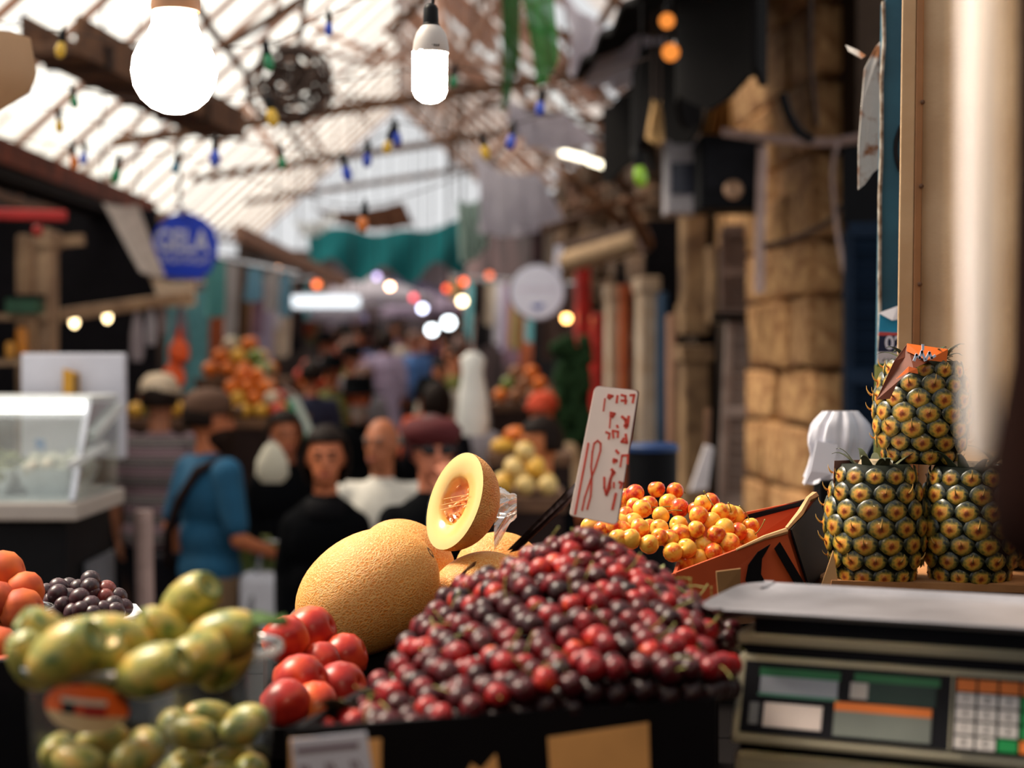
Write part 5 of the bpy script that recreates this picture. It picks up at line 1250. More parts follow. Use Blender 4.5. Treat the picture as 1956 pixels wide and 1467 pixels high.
# cardboard strip edges seen between melons and cherries, and the tan flap by the scale
b = MB().prism([P(838, 1146, 1.84), P(868, 1108, 1.85), P(890, 1086, 1.86), P(904, 1074, 1.86), P(900, 1084, 1.86), P(884, 1094, 1.86), P(872, 1120, 1.85), P(848, 1150, 1.84)], (.004, .012, 0))
tag(b.build('cardboard_strip', M('brown carton edge', (150, 100, 60), .8), loc=P(845, 1150, 1.84)), 'torn brown cardboard strip standing against the melons', 'cardboard')
b = MB().prism([P(1368, 1092, 1.86), P(1415, 1086, 1.9), P(1414, 1130, 1.9), P(1372, 1140, 1.86)], (.0, .004, 0))
tag(b.build('cardboard_flap', M('tan flap', (150, 112, 70), .8), loc=P(1392, 1140, 1.88)), 'tan cardboard flap between the red cherries and the scale', 'cardboard')

# --- price sign with its stake
sg = thing('price_sign', 'white price board with red handwritten Hebrew, standing among the cherries', 'sign', P(1132, 1000, 1.80))
Ysg = 1.80; TL, TR, BR, BL = P(1137, 737, Ysg + .03), P(1219, 746, Ysg + .03), P(1178, 1002, Ysg), P(1088, 984, Ysg)
n = (TR - TL).cross(BL - TL).normalized()
if n.y > 0: n = -n
def rounded(c, f=.08):
    out = []
    for i in range(4):
        p = c[i]; a = c[i - 1]; b = c[(i + 1) % 4]
        d1 = (a - p).normalized() * .004; d2 = (b - p).normalized() * .004
        out += [p + d1, p + (d1 + d2) * .3, p + d2]
    return out
MB().prism(rounded([TL, TR, BR, BL]), -n * .007).build('board', M('white painted board', (236, 218, 208), .45, var=.05), sg)
off = Vector((.0022, .0075, 0))
MB().prism(rounded([TL + off, TR + off, BR + off, BL + off]), -n * .004).build('red_backing', M('dark red backing', (96, 22, 22), .5), sg)
sx_ = (TR - TL); sy_ = (BL - TL)
def SP(px, py):
    # pixel on the photographed board -> (a,b) on its plane, a across, b down
    # solve TL + a*sx + b*sy for the pixel using the board's own corners in pixel space
    u = Vector((1219 - 1137, 746 - 737)); v_ = Vector((1088 - 1137, 984 - 737)); q = Vector((px - 1137, py - 737))
    det = u.x * v_.y - u.y * v_.x; return ((q.x * v_.y - q.y * v_.x) / det, (u.x * q.y - u.y * q.x) / det)
ZS = lambda x, y: (1080 + x * 160 / 838, 730 + y * 280 / 1467)
ink = [
    # first line
    ([(690, 130), (650, 132)], 1), ([(688, 130), (672, 205)], 1), ([(560, 130), (600, 140), (600, 215)], 1), ([(560, 185), (610, 190)], 1), ([(520, 140), (512, 205)], 1), ([(430, 130), (470, 140), (440, 165), (425, 150)], 1), ([(395, 170), (380, 290)], .7),
    # second line
    ([(565, 350), (600, 380), (605, 460)], 1.2), ([(630, 350), (618, 440), (590, 440)], 1.2), ([(515, 440), (520, 455)], 1), ([(450, 310), (490, 320), (470, 350), (450, 335)], 1.1), ([(450, 350), (440, 460)], .7),
    # third line
    ([(600, 530), (610, 610), (560, 600), (580, 570)], 1.1), ([(470, 490), (525, 500), (520, 555)], .9), ([(470, 495), (478, 560)], .9), ([(405, 505), (440, 520), (430, 570)], .9),
    # fourth line
    ([(560, 740), (620, 735), (615, 820)], .9), ([(560, 745), (545, 850)], .8), ([(505, 690), (525, 715)], 1.1), ([(480, 780), (505, 790), (480, 805)], 1.3),
    # fifth
    ([(460, 880), (485, 910), (460, 940)], 1.2), ([(470, 900), (440, 1000), (405, 1130)], 1.1), ([(385, 960), (385, 1060), (405, 1130), (440, 1060), (445, 970)], 1.0), ([(480, 1010), (478, 1060)], .8), ([(535, 1005), (560, 1015), (545, 1060)], 1.1), ([(498, 1120), (465, 1270)], 1.1),
    # the big price
    ([(228, 620), (180, 880), (95, 1320)], .9), ([(270, 700), (285, 620), (320, 590), (350, 620), (348, 690), (300, 850), (250, 980), (190, 1160), (165, 1280)], .8), ([(268, 700), (255, 850), (262, 960), (250, 1140), (215, 1270)], .8)]
mb = MB()
for path, wt in ink:
    ab = [SP(*ZS(x, y)) for x, y in path]
    stroke(mb, [(a, b) for a, b in ab], .0026 * wt, TL + n * .0002, sx_, sy_, n, .0005)
tag(mb.build('handwriting', M('red marker', (208, 62, 44), .5), sg), kind='stuff')
MB().prism([P(968, 1052, 1.95), P(985, 1048, 1.95), P(1102, 936, 1.83), P(1098, 922, 1.83)], (.002, .012, 0)).build('stake', M('tarnished steel', (150, 146, 150), .35, metal=.7, rgb2=(60, 50, 48), scale=60), sg)
MB().prism([P(972, 1056, 1.945), P(988, 1052, 1.945), P(1100, 948, 1.825), P(1100, 938, 1.825)], (.002, .004, 0)).build('stake_edge', M('rusty blade', (60, 40, 36), .6), sg)

# --- melons
def melon_skin():
    m = bpy.data.materials.new('netted melon rind'); m.use_nodes = True; nt = m.node_tree; N = nt.nodes; L = nt.links; b = N['Principled BSDF']
    tc = N.new('ShaderNodeTexCoord'); mp = N.new('ShaderNodeMapping'); mp.inputs['Scale'].default_value = (1, 1, .62); L.new(tc.outputs['Object'], mp.inputs[0])
    nz = N.new('ShaderNodeTexNoise'); nz.inputs['Scale'].default_value = 70; nz.inputs['Detail'].default_value = 2; L.new(mp.outputs[0], nz.inputs['Vector'])
    mxv = N.new('ShaderNodeMix'); mxv.data_type = 'VECTOR'; mxv.inputs['Factor'].default_value = .012; L.new(mp.outputs[0], mxv.inputs['A']); L.new(nz.outputs['Color'], mxv.inputs['B'])
    vo = N.new('ShaderNodeTexVoronoi'); vo.feature = 'DISTANCE_TO_EDGE'; vo.inputs['Scale'].default_value = 330; L.new(mxv.outputs['Result'], vo.inputs['Vector'])
    mr = N.new('ShaderNodeMapRange'); mr.inputs[1].default_value = .02; mr.inputs[2].default_value = .22; mr.inputs[3].default_value = 1; mr.inputs[4].default_value = 0; L.new(vo.outputs['Distance'], mr.inputs[0])
    n2 = N.new('ShaderNodeTexNoise'); n2.inputs['Scale'].default_value = 16; L.new(tc.outputs['Object'], n2.inputs['Vector'])
    cr = N.new('ShaderNodeValToRGB'); cr.color_ramp.elements[0].color = lin(214, 128, 38); cr.color_ramp.elements[0].position = .3; cr.color_ramp.elements[1].color = lin(226, 148, 60); cr.color_ramp.elements[1].position = .7; L.new(n2.outputs['Fac'], cr.inputs[0])
    mx = N.new('ShaderNodeMix'); mx.data_type = 'RGBA'; L.new(mr.outputs[0], mx.inputs['Factor']); L.new(cr.outputs[0], mx.inputs['A']); mx.inputs['B'].default_value = lin(232, 176, 100)
    L.new(mx.outputs['Result'], b.inputs['Base Color']); b.inputs['Roughness'].default_value = .55
    bp = N.new('ShaderNodeBump'); bp.inputs['Strength'].default_value = .5; bp.inputs['Distance'].default_value = .0012; L.new(mr.outputs[0], bp.inputs['Height']); L.new(bp.outputs[0], b.inputs['Normal'])
    MATS['netted melon rind'] = m; return m
m_mel = melon_skin()
mc = thing('melon_crate', 'dark crate carrying the heap of netted melons', 'crate', P(800, 1200, 2.2) * 1.0)
mc.location.z = ZT
MB().box((-.10, 2.24, ZT + .025), (.42, .36, .05)).build('bed', m_tab, mc)
for s in (-1, 1):
    MB().box((-.10, 2.24 + s * .17, ZT + .03), (.42, .012, .06)).build('side_slat', m_wood, mc)
    MB().box((-.10 + s * .21, 2.24, ZT + .03), (.012, .36, .06)).build('end_slat', m_wood, mc)
def melon(label, px, py, Y, a, b, ang, tilt=0.0, scar=True):
    """a = half length, b = half width in pixels; ang = lean of the long axis on the picture plane."""
    k = Y / F; c = P(px, py, Y)
    axis = Vector((cos(ang) * cos(tilt), sin(tilt), sin(ang) * cos(tilt)))
    t = thing('melon', label, 'melon', c, 'netted melons heaped on the counter')
    Rm = axes_to(axis)
    prof = [(b * k * sin(q) ** .92, -a * k * cos(q)) for q in [pi * j / 24 for j in range(25)]]
    prof[0] = (.0004, prof[0][1]); prof[-1] = (.0004, prof[-1][1])
    me = MB().ring(prof, 40).mesh('rind', smooth=2); me.materials.append(m_mel)
    place(me, 'rind', m_mel, t, (0, 0, 0), Rm.to_quaternion())
    if scar:
        me = MB().ring([(.010, -.0035), (.010, -.001), (.006, .0004), (.001, -.0006)], 16).mesh('stem_scar', smooth=2)
        place(me, 'stem_scar', M('brown melon scar', (120, 84, 50), .8, bump=.6, bscale=400), t, axis * a * k * .998, Rm.to_quaternion())
    return t
melon('large golden netted melon at the front of the heap', 702, 1132, 2.06, 146, 112, radians(33), -.1)
melon('pale netted melon peeping over the large golden one', 775, 1080, 2.24, 98, 84, radians(150), .2, False)
melon('netted melon beside the torn cardboard strip', 915, 1138, 2.12, 100, 82, radians(20), .3)
melon('netted melon half buried behind the red cherries', 1000, 1150, 2.16, 100, 88, radians(10), .4, False)
melon('netted melon under the wrapped half melon', 952, 1092, 2.30, 84, 76, radians(5), .2, False)
# halved melon in cling film
Y = 2.12; k = Y / F; c = P(868, 957, Y)
nn = Vector((-.76, -.58, .30)).normalized(); hm_ = thing('half_melon', 'halved melon in cling film showing orange seed cavity', 'melon', P(885, 1050, Y))
Rm = axes_to(nn, Vector((.35, 0, 1))); fx, fy, fz = [Vector(Rm.col[i]) for i in range(3)]
# long axis of the cut lies along fy
RA_, RB_, DP = 97 * k, 82 * k, 88 * k
prof = [(RB_ * cos(q), -DP * sin(q)) for q in [pi / 2 * j / 16 for j in range(16)]] + [(.0005, -DP)]
me = MB().ring(prof, 44, sx=1, sy=RA_ / RB_, caps=False).mesh('rind', smooth=2)
m_mel2 = M('browned melon rind', (255, 206, 126), .6, rgb2=(244, 164, 84), scale=30, bump=.9, bscale=420)
me.materials.append(m_mel2); hp_ = place(me, 'rind', m_mel2, hm_, c - hm_.location, Rm.to_quaternion())
prof = [(RB_ * .995, .0002), (RB_ * .9, .0012), (RB_ * .52, .0006), (RB_ * .47, -.004), (RB_ * .38, -.010), (RB_ * .2, -.014), (.0004, -.015)]
mfl = bpy.data.materials.new('melon flesh'); mfl.use_nodes = True; N = mfl.node_tree.nodes; L = mfl.node_tree.links; bb = N['Principled BSDF']
tc = N.new('ShaderNodeTexCoord'); vm = N.new('ShaderNodeVectorMath'); vm.operation = 'LENGTH'
mp = N.new('ShaderNodeMapping'); mp.inputs['Scale'].default_value = (1 / RB_, 1 / RA_, 0); L.new(tc.outputs['Object'], mp.inputs[0]); L.new(mp.outputs[0], vm.inputs[0])
nz = N.new('ShaderNodeTexNoise'); nz.inputs['Scale'].default_value = 60; L.new(tc.outputs['Object'], nz.inputs['Vector'])
ma = N.new('ShaderNodeMath'); ma.operation = 'MULTIPLY_ADD'; ma.inputs[1].default_value = .18; L.new(nz.outputs['Fac'], ma.inputs[0]); L.new(vm.outputs['Value'], ma.inputs[2])
cr = N.new('ShaderNodeValToRGB'); L.new(ma.outputs[0], cr.inputs[0]); e = cr.color_ramp.elements
e[0].position = .45; e[0].color = lin(226, 124, 24); e[1].position = 1.0; e[1].color = lin(236, 206, 132)
for p_, c_ in ((.56, (232, 158, 56)), (.64, (236, 196, 112))): q = e.new(p_); q.color = lin(*c_)
L.new(cr.outputs[0], bb.inputs['Base Color']); bb.inputs['Roughness'].default_value = .25; bb.inputs['Coat Weight'].default_value = .5
me = MB().ring(prof, 44, sy=RA_ / RB_, caps=False).mesh('flesh', smooth=2); me.materials.append(mfl)
place(me, 'flesh', mfl, hm_, c - hm_.location, Rm.to_quaternion())
seed_me = MB().ell((0, 0, 0), (.0022, .0045, .0012), n=8, m=6).mesh('seed', smooth=2)
for i in range(22):
    a = rnd.uniform(0, 6.28); r = rnd.uniform(.1, .42) * RB_
    p = c + fx * r * cos(a) + fy * r * sin(a) * RA_ / RB_ - fz * (.012 - .009 * (r / RB_ / .45) ** 2)
    place(seed_me, 'seed', M('melon seed', (236, 176, 110), .3), hm_, p - hm_.location, Euler((rnd.random() * 3, rnd.random() * 3, rnd.random() * 3)))
film = clear_mat('cling film', (.99, .99, .99), .01, .0, .08)
prof = [(RB_ * 1.0, .0022), (RB_ * .5, .0026), (.0006, .0024)]
me = MB().ring(prof, 40, sy=RA_ / RB_, caps=False).mesh('front_film', smooth=2)
for q in me.vertices: q.co.z += .0012 * noise.noise(q.co * 90)
me.materials.append(film); place(me, 'front_film', film, hm_, c - hm_.location, Rm.to_quaternion())
film2 = clear_mat('bunched film', (.86, .84, .82), .22, .25, .1)
ct = P(944, 985, Y + .035)
def knot(a, b):
    t_ = b; r = (.034 * (1 - t_) ** .8 + .004 + .010 * max(0, t_ - .7) * 3) * (1 + .22 * sin(a * 2 * pi * 7 + b * 5))
    base_ = ct + Vector((.030 * t_ , .01 * t_, .012 * t_)); return base_ + Vector((0, r * cos(a * 2 * pi), r * sin(a * 2 * pi)))
MB().grid(knot, 56, 10).build('film_knot', film2, hm_, smooth=2)
g = MB()
for q in (-.006, .0, .007):
    s0 = c + fx * -RB_ * .35 + fy * (q * 1.2 - .012) + fz * .003; s1 = c + fx * RB_ * .55 + fy * (q + .010) + fz * .003
    MB().tube([s0, s0.lerp(s1, .5) + fz * .0006, s1], .00035, 4).build('film_crease', M('film sheen', (236, 190, 120), .2), hm_)

# --- nectarines
m_nec = fruit_skin('nectarine skin', [(0, (226, 120, 50)), (.3, (206, 72, 32)), (.6, (168, 36, 24)), (1, (116, 18, 20))], .34, .0, .8, mixnoise=.6)
nec_prof = [(.002, -.95), (.4, -.93), (.8, -.66), (1.0, -.1), (.98, .3), (.78, .72), (.45, .93), (.2, .95), (.06, .86), (.002, .80)]
nec_me = MB().ring(nec_prof, 24).mesh('nectarine', smooth=2)
# suture groove
for q in nec_me.vertices:
    a = math.atan2(q.co.y, q.co.x); s_ = 1 - .06 * math.exp(-(a / .16) ** 2); q.co.x *= s_; q.co.y *= s_
for x, y, Y, r, rz in ((592, 1208, 1.86, 50, -.6), (545, 1222, 1.8, 46, 1.2), (656, 1256, 1.84, 46, -.2), (572, 1302, 1.72, 52, -.9), (612, 1268, 1.80, 42, .5), (648, 1316, 1.74, 52, -1.2), (600, 1352, 1.68, 50, .4), (545, 1345, 1.66, 48, 2)):
    tag(place(nec_me, 'nectarine', m_nec, None, P(x, y, Y), Euler((radians(-70), 0, radians(-90) + rz * .35)), U(r, Y)), 'glossy red nectarine piled between the melon and the prickly pears', 'nectarine', 'red nectarines in the pile')
nt_ = thing('nectarine_tray', 'low dark tray under the red nectarines', 'tray', Vector((-.215, 1.76, ZT)))
MB().box((-.215, 1.76, ZT + .01), (.17, .26, .02)).build('base', m_tab, nt_); MB().box((-.215, 1.635, ZT + .025), (.17, .01, .05)).build('lip', m_tab, nt_)

# --- clear tubs
m_tub = clear_mat('clear tub plastic', (.95, .96, .95), .03, .012, .12)
def tub(label, c, r, h, group=None, sq=.0):
    t = thing('plastic_tub', label, 'tub', c, group)
    MB().ring([(r * .82, .001), (r * .84, .006), (r * .97, h - .004), (r * 1.0, h)], 40, c, caps=False).build('wall', m_tub, t, smooth=2)
    MB().ring([(.001, .0015), (r * .82, .001)], 40, c, caps=False).build('bottom', m_tub, t)
    MB().ring([(r * .985, h - .004), (r * 1.05, h - .004), (r * 1.06, h), (r * 1.04, h + .003), (r * .99, h + .003), (r * .985, h - .004)], 40, c, caps=False).build('rim', clear_mat('tub rim plastic', (.8, .82, .82), .2, .35, .15), t, smooth=2)
    return t
pc = thing('tub_crate', 'dark crate under the tubs of prickly pears', 'crate', Vector((-.29, 1.28, ZT)))
MB().box((-.29, 1.28, ZT + .025), (.32, .28, .05)).build('box', m_cardd, pc, bevel=.004); MB().box((-.29, 1.28, ZT + .052), (.31, .27, .004)).build('liner', m_tab, pc)
ZC = ZT + .054
TA = Vector((-.317, 1.262, ZC)); TB = Vector((-.250, 1.355, ZC))
ta = tub('clear plastic tub of prickly pears with an orange oval sticker', TA, .061, .133)
tub('clear plastic tub of prickly pears behind the stickered one', TB, .056, .128)
# sticker wraps the tub's front
def on_tub(x, z, out=.0008):
    h = (z) / .133; r = .061 * (.84 + .13 * h) + out; a = x / .061
    return TA + Vector((r * sin(a), -r * cos(a), z))
stk = None
def oval(name, cx, cz, rx, rz_2, mat, out, clip=None, parent=ta, ang=-.10):
    def fn(a, b):
        t_ = a * 2 * pi; x = rx * b * cos(t_); z = rz_2 * b * sin(t_)
        x, z = x * cos(ang) - z * sin(ang), x * sin(ang) + z * cos(ang); return on_tub(cx + x, cz + z, out)
    return MB().grid(fn, 36, 5).build(name, mat, parent)
def bar4(name, x0, z0, x1, z1, mat, out, ang=-.10):
    def fn(a, b):
        x = x0 + (x1 - x0) * a; z = z0 + (z1 - z0) * b; return on_tub(.000 + x * cos(ang) - z * sin(ang), .108 + x * sin(ang) + z * cos(ang), out)
    return MB().grid(fn, 10, 2).build(name, mat, stk)
stk = oval('sticker', .0, .108, .034, .0185, M('orange sticker', (226, 96, 30), .5, var=.05), .0012)
def cres(a, b):
    t_ = pi + a * pi; x = .034 * cos(t_) * (.999); z0 = .0185 * sin(t_); z = z0 * b + (-.0045 + .0 * x) * (1 - b); z = min(z, -.0045) if z0 < -.0045 else z0
    ang = -.10; return on_tub(x * cos(ang) - z * sin(ang), .108 + x * sin(ang) + z * cos(ang), .0015)
MB().grid(cres, 30, 3).build('cream_band', M('cream sticker band', (206, 176, 130), .5), stk)
bar4('white_words', -.019, .0035, .0165, .0075, M('cream lettering', (206, 196, 176), .5), .0018)
bar4('black_block', -.018, -.0045, -.007, .0032, M('sticker black', (20, 28, 34), .5), .0018)
bar4('red_block', -.001, -.0055, .0165, .0030, M('sticker red', (160, 40, 30), .5), .0018)
bar4('red_bar', -.0065, -.0045, -.0025, .0030, M('sticker tomato', (206, 70, 36), .5), .0018)

# dark card added behind the tubs to block light coming through them
dc = thing('tub_shade_card', 'dark card added behind the tubs of prickly pears to block light', 'box', Vector((-.27, 1.5, ZT)))
MB().box((-.375, 1.47, ZT + .075), (.27, .012, .15)).build('side', m_cardd, dc); MB().box((-.375, 1.53, ZT + .003), (.27, .12, .006)).build('floor', m_cardd, dc)
# --- prickly pears
def pear_skin():
    m = bpy.data.materials.new('prickly pear skin'); m.use_nodes = True; nt = m.node_tree; N = nt.nodes; L = nt.links; b = N['Principled BSDF']
    tc = N.new('ShaderNodeTexCoord'); oi = N.new('ShaderNodeObjectInfo'); nz = N.new('ShaderNodeTexNoise'); nz.inputs['Scale'].default_value = 1.1; nz.noise_dimensions = '4D'
    L.new(tc.outputs['Object'], nz.inputs['Vector']); mu = N.new('ShaderNodeMath'); mu.operation = 'MULTIPLY'; mu.inputs[1].default_value = 30; L.new(oi.outputs['Random'], mu.inputs[0]); L.new(mu.outputs[0], nz.inputs['W'])
    cr = N.new('ShaderNodeValToRGB'); L.new(nz.outputs['Fac'], cr.inputs[0]); e = cr.color_ramp.elements
    e[0].position = .33; e[0].color = lin(84, 104, 40); e[1].position = .72; e[1].color = lin(204, 152, 66)
    q = e.new(.5); q.color = lin(160, 150, 66)
    vo = N.new('ShaderNodeTexVoronoi'); vo.inputs['Scale'].default_value = 2.3; L.new(tc.outputs['Object'], vo.inputs['Vector'])
    mr = N.new('ShaderNodeMapRange'); mr.inputs[1].default_value = .08; mr.inputs[2].default_value = .17; L.new(vo.outputs['Distance'], mr.inputs[0])
    mx = N.new('ShaderNodeMix'); mx.data_type = 'RGBA'; L.new(mr.outputs[0], mx.inputs['Factor']); mx.inputs['A'].default_value = lin(110, 76, 40); L.new(cr.outputs[0], mx.inputs['B'])
    L.new(mx.outputs['Result'], b.inputs['Base Color']); b.inputs['Roughness'].default_value = .42; b.inputs['Coat Weight'].default_value = .15
    bp = N.new('ShaderNodeBump'); bp.inputs['Strength'].default_value = .4; bp.inputs['Distance'].default_value = .1; L.new(mr.outputs[0], bp.inputs['Height']); L.new(bp.outputs[0], b.inputs['Normal'])
    MATS['prickly pear skin'] = m; return m
m_pp = pear_skin()
pp_me = MB().ring([(.002, -1.5), (.35, -1.45), (.68, -1.15), (.92, -.6), (1.0, 0), (.97, .5), (.84, 1.0), (.66, 1.28), (.5, 1.38), (.36, 1.30), (.1, 1.22), (.002, 1.2)], 22).mesh('flesh', smooth=2)
crown_me = MB().ring([(.58, 1.26), (.62, 1.36), (.52, 1.42), (.42, 1.32)], 14, caps=False).mesh('crown', smooth=2)
ppl = [(362, 1152, 1.26, 48, .9, -.3, 1.2), (428, 1212, 1.22, 46, .05, 1.35, 0), (225, 1218, 1.20, 44, -.1, -1.3, .3), (125, 1248, 1.14, 56, .3, 1.0, 0), (315, 1205, 1.24, 42, .2, -1.1, .4), (88, 1212, 1.22, 42, .2, -.9, .2),
       (290, 1282, 1.13, 50, .1, 1.2, -.2), (200, 1272, 1.17, 46, .5, .2, 0), (370, 1258, 1.19, 46, -.2, 1.2, .3), (430, 1262, 1.24, 44, .1, .7, 0), (60, 1262, 1.18, 42, .3, -.4, .2), (160, 1218, 1.26, 42, .0, 1.4, 0)]
for i, (x, y, Y, r, ax_, ay_, az_) in enumerate(ppl):
    Y += .07
    lb = {0: 'round prickly pear lying topmost on the heap', 1: 'prickly pear with a green leafy tip leaning out of the heap'}.get(i, 'yellow green prickly pear heaped above the tub rims')
    t = thing('prickly_pear', lb, 'fruit', P(x, y, Y), 'prickly pears above the tubs')
    q = Euler((ax_, ay_, az_)); s_ = U(r, Y)
    place(pp_me, 'flesh', m_pp, t, (0, 0, 0), q, s_); place(crown_me, 'crown', M('pear crown', (96, 112, 60), .7), t, (0, 0, 0), q, s_)
    if i == 1:
        p0 = P(492, 1200, 1.28); R = Euler((.3, -.5, .2)).to_matrix()
        MB().grid(lambda a, b: p0 + R @ Vector(((a - .3) * .034, (b - .5) * .016 * (.4 + sin(pi * min(a + .1, 1))), .006 * sin(a * 5) + .004 * cos(b * 6))), 10, 6, .001).build('leaf_tip', M('pear leaf', (110, 140, 84), .5), t, smooth=True)
for c_, r_ in ((TA, .043), (TB, .039)):
    for lv in range(2):
        for i in range(5):
            a = i * 2 * pi / 5 + lv * .6; p = c_ + Vector((r_ * .82 * cos(a), r_ * .82 * sin(a), .024 + lv * .038))
            o = place(pp_me, 'prickly_pear', m_pp, None, p, Euler((rnd.uniform(-.4, .4), 1.57 + rnd.uniform(-.3, .3), a + 1.57)), .0145)
            tag(o, 'prickly pear packed inside a clear tub', 'fruit', 'prickly pears inside the tubs')

# --- apricots
m_apr = fruit_skin('apricot skin', [(0, (216, 112, 40)), (.5, (196, 84, 32)), (1, (150, 44, 26))], .6, .0, .9, mixnoise=.6)
def apricots(lst, label, group):
    for x, y, Y, r, rz in lst:
        tag(place(nec_me, 'apricot', m_apr, None, P(x, y, Y), Euler((radians(-75), rz * .2, radians(-90) + rz * .35)), U(r, Y)), label, 'apricot', group)
TC = Vector(P(12, 1164, 2.0)); TC.z -= .075
tub('clear plastic tub of apricots by the black grapes', TC, .055, .075)
apricots([(2, 1098, 2.02, 46, .4), (48, 1128, 2.0, 36, 1.6), (40, 1166, 1.96, 42, -.6), (-10, 1150, 1.96, 40, 0), (20, 1215, 1.97, 38, 1), (62, 1200, 2.0, 30, 2), (-30, 1120, 2.04, 40, 2)], 'apricot in the tub beside the black grapes', 'apricots in the rear tub')
TD = Vector(P(-30, 1405, 1.62)); TD.z -= .07
tub('lower clear tub of apricots behind the prickly pears', TD, .048, .075)
apricots([(5, 1338, 1.64, 44, .5), (48, 1378, 1.62, 36, -.4), (20, 1420, 1.6, 40, 1), (-30, 1360, 1.62, 40, 0), (10, 1290, 1.72, 38, .3), (-5, 1240, 1.8, 42, .2)], 'apricot in the lower tub behind the prickly pears', 'apricots in the lower tub')
# --- black grapes on a foam tray
Y = 2.08; gt = thing('foam_tray', 'shallow white foam tray under the black grapes', 'tray', P(180, 1190, Y))
tp = [P(70, 1172, 2.10), P(160, 1196, 2.02), P(240, 1186, 2.03), P(278, 1168, 2.08), P(262, 1156, 2.16), P(120, 1145, 2.24)]
zf = tp[1].z + .004
cen = sum(tp, Vector()) / 6; cen.z = zf
mb = MB(); nr = len(tp); vs_ = []
for f_, dz in ((1.0, .0), (.97, .003), (.93, 0), (.82, -.022), (.01, -.022)):
    for p in tp: q = cen + (p - cen) * f_; q.z = zf + dz; vs_.append(q)
fs_ = [(j * nr + i, j * nr + (i + 1) % nr, (j + 1) * nr + (i + 1) % nr, (j + 1) * nr + i) for j in range(4) for i in range(nr)]
mb.add(vs_, fs_); o = mb.build('dish', M('white foam', (226, 222, 226), .5, var=.04), gt, smooth=False)
so = o.modifiers.new('thick', 'SOLIDIFY'); so.thickness = .003
gbun = thing('grape_bunch', 'bunch of black grapes on the white foam tray', 'grapes', cen)
gr_me = MB().ell((0, 0, 0), (1, 1, 1.08), n=16, m=10).mesh('grape', smooth=2)
m_grape = M('black grape bloom', (34, 20, 28), .4, rgb2=(66, 36, 42), scale=1.6, rand=.3, coat=.1); m_grape2 = M('reddish grape', (120, 48, 40), .35, coat=.2)
gl = [(173, 1108, 2.1), (172, 1122, 2.08), (112, 1122, 2.1), (90, 1132, 2.1), (110, 1135, 2.07), (133, 1122, 2.12), (150, 1124, 2.11), (132, 1142, 2.08), (152, 1143, 2.06), (174, 1133, 2.08), (203, 1128, 2.1), (200, 1142, 2.08), (225, 1141, 2.1),
      (120, 1156, 2.06), (155, 1165, 2.04), (174, 1156, 2.05), (198, 1166, 2.05), (217, 1156, 2.07), (222, 1168, 2.05), (100, 1150, 2.08), (140, 1170, 2.05), (110, 1172, 2.06), (178, 1174, 2.04), (235, 1160, 2.09), (92, 1162, 2.09), (190, 1150, 2.1), (165, 1148, 2.12), (145, 1155, 2.1), (210, 1150, 2.12)]
for i, (x, y, Yg) in enumerate(gl):
    place(gr_me, 'grape', m_grape2 if i in (10, 11) else m_grape, gbun, P(x, y, Yg) - cen, Euler((rnd.random() * 3, rnd.random() * 3, 0)), U(18.5, Yg) * rnd.uniform(.92, 1.08))
MB().tube([P(150, 1182, 2.03), P(158, 1184, 2.03), P(164, 1180, 2.03)], .0015, 5).build('stalk', M('grape stalk', (160, 110, 60), .7), gbun)
# --- pineapples on their carton tray
pt = thing('pineapple_tray', 'brown cardboard tray under the stacked pineapples', 'tray', Vector((.57, 2.12, ZT)))
zp = P(0, 1114, 2.03).z
MB().box((.60, 2.14, (ZT + zp) / 2), (.40, .22, zp - ZT)).build('tray', m_card, pt, bevel=.003)
MB().prism([P(1586, 1120, 2.03), P(1956, 1132, 2.03), P(1956, 1118, 2.03), P(1588, 1108, 2.03)], (0, -.003, 0)).build('lip', m_card, pt)
MB().prism([P(1592, 1052, 2.04), P(1600, 1110, 2.03), P(1568, 1122, 2.03)], (0, .004, 0)).build('corner_flap', M('tan flap'), pt)
def fruitlet_mat():
    m = bpy.data.materials.new('pineapple eye'); m.use_nodes = True; nt = m.node_tree; N = nt.nodes; L = nt.links; b = N['Principled BSDF']
    tc = N.new('ShaderNodeTexCoord'); oi = N.new('ShaderNodeObjectInfo')
    mp = N.new('ShaderNodeMapping'); mp.inputs['Scale'].default_value = (.62, .62, 0); mp.inputs['Location'].default_value = (0, .10, 0); L.new(tc.outputs['Object'], mp.inputs[0])
    ln = N.new('ShaderNodeVectorMath'); ln.operation = 'LENGTH'; L.new(mp.outputs[0], ln.inputs[0])
    nz = N.new('ShaderNodeTexNoise'); nz.inputs['Scale'].default_value = 3; L.new(tc.outputs['Object'], nz.inputs['Vector'])
    ma = N.new('ShaderNodeMath'); ma.operation = 'MULTIPLY_ADD'; ma.inputs[1].default_value = .5; L.new(nz.outputs['Fac'], ma.inputs[0]); L.new(ln.outputs['Value'], ma.inputs[2])
    cr = N.new('ShaderNodeValToRGB'); L.new(ma.outputs[0], cr.inputs[0]); e = cr.color_ramp.elements
    e[0].position = .28; e[0].color = lin(140, 66, 32); e[1].position = 1.0; e[1].color = lin(12, 15, 12)
    for p_, c_ in ((.36, (190, 104, 40)), (.52, (206, 154, 56)), (.67, (130, 116, 48)), (.79, (32, 40, 24))): q = e.new(p_); q.color = lin(*c_)
    hs = N.new('ShaderNodeHueSaturation'); mr = N.new('ShaderNodeMapRange'); mr.inputs[3].default_value = .75; mr.inputs[4].default_value = 1.15; L.new(oi.outputs['Random'], mr.inputs[0]); L.new(mr.outputs[0], hs.inputs['Value']); L.new(cr.outputs[0], hs.inputs['Color'])
    L.new(hs.outputs[0], b.inputs['Base Color']); b.inputs['Roughness'].default_value = .4; b.inputs['Coat Weight'].default_value = .2
    MATS['pineapple eye'] = m; return m
m_eye = fruitlet_mat()
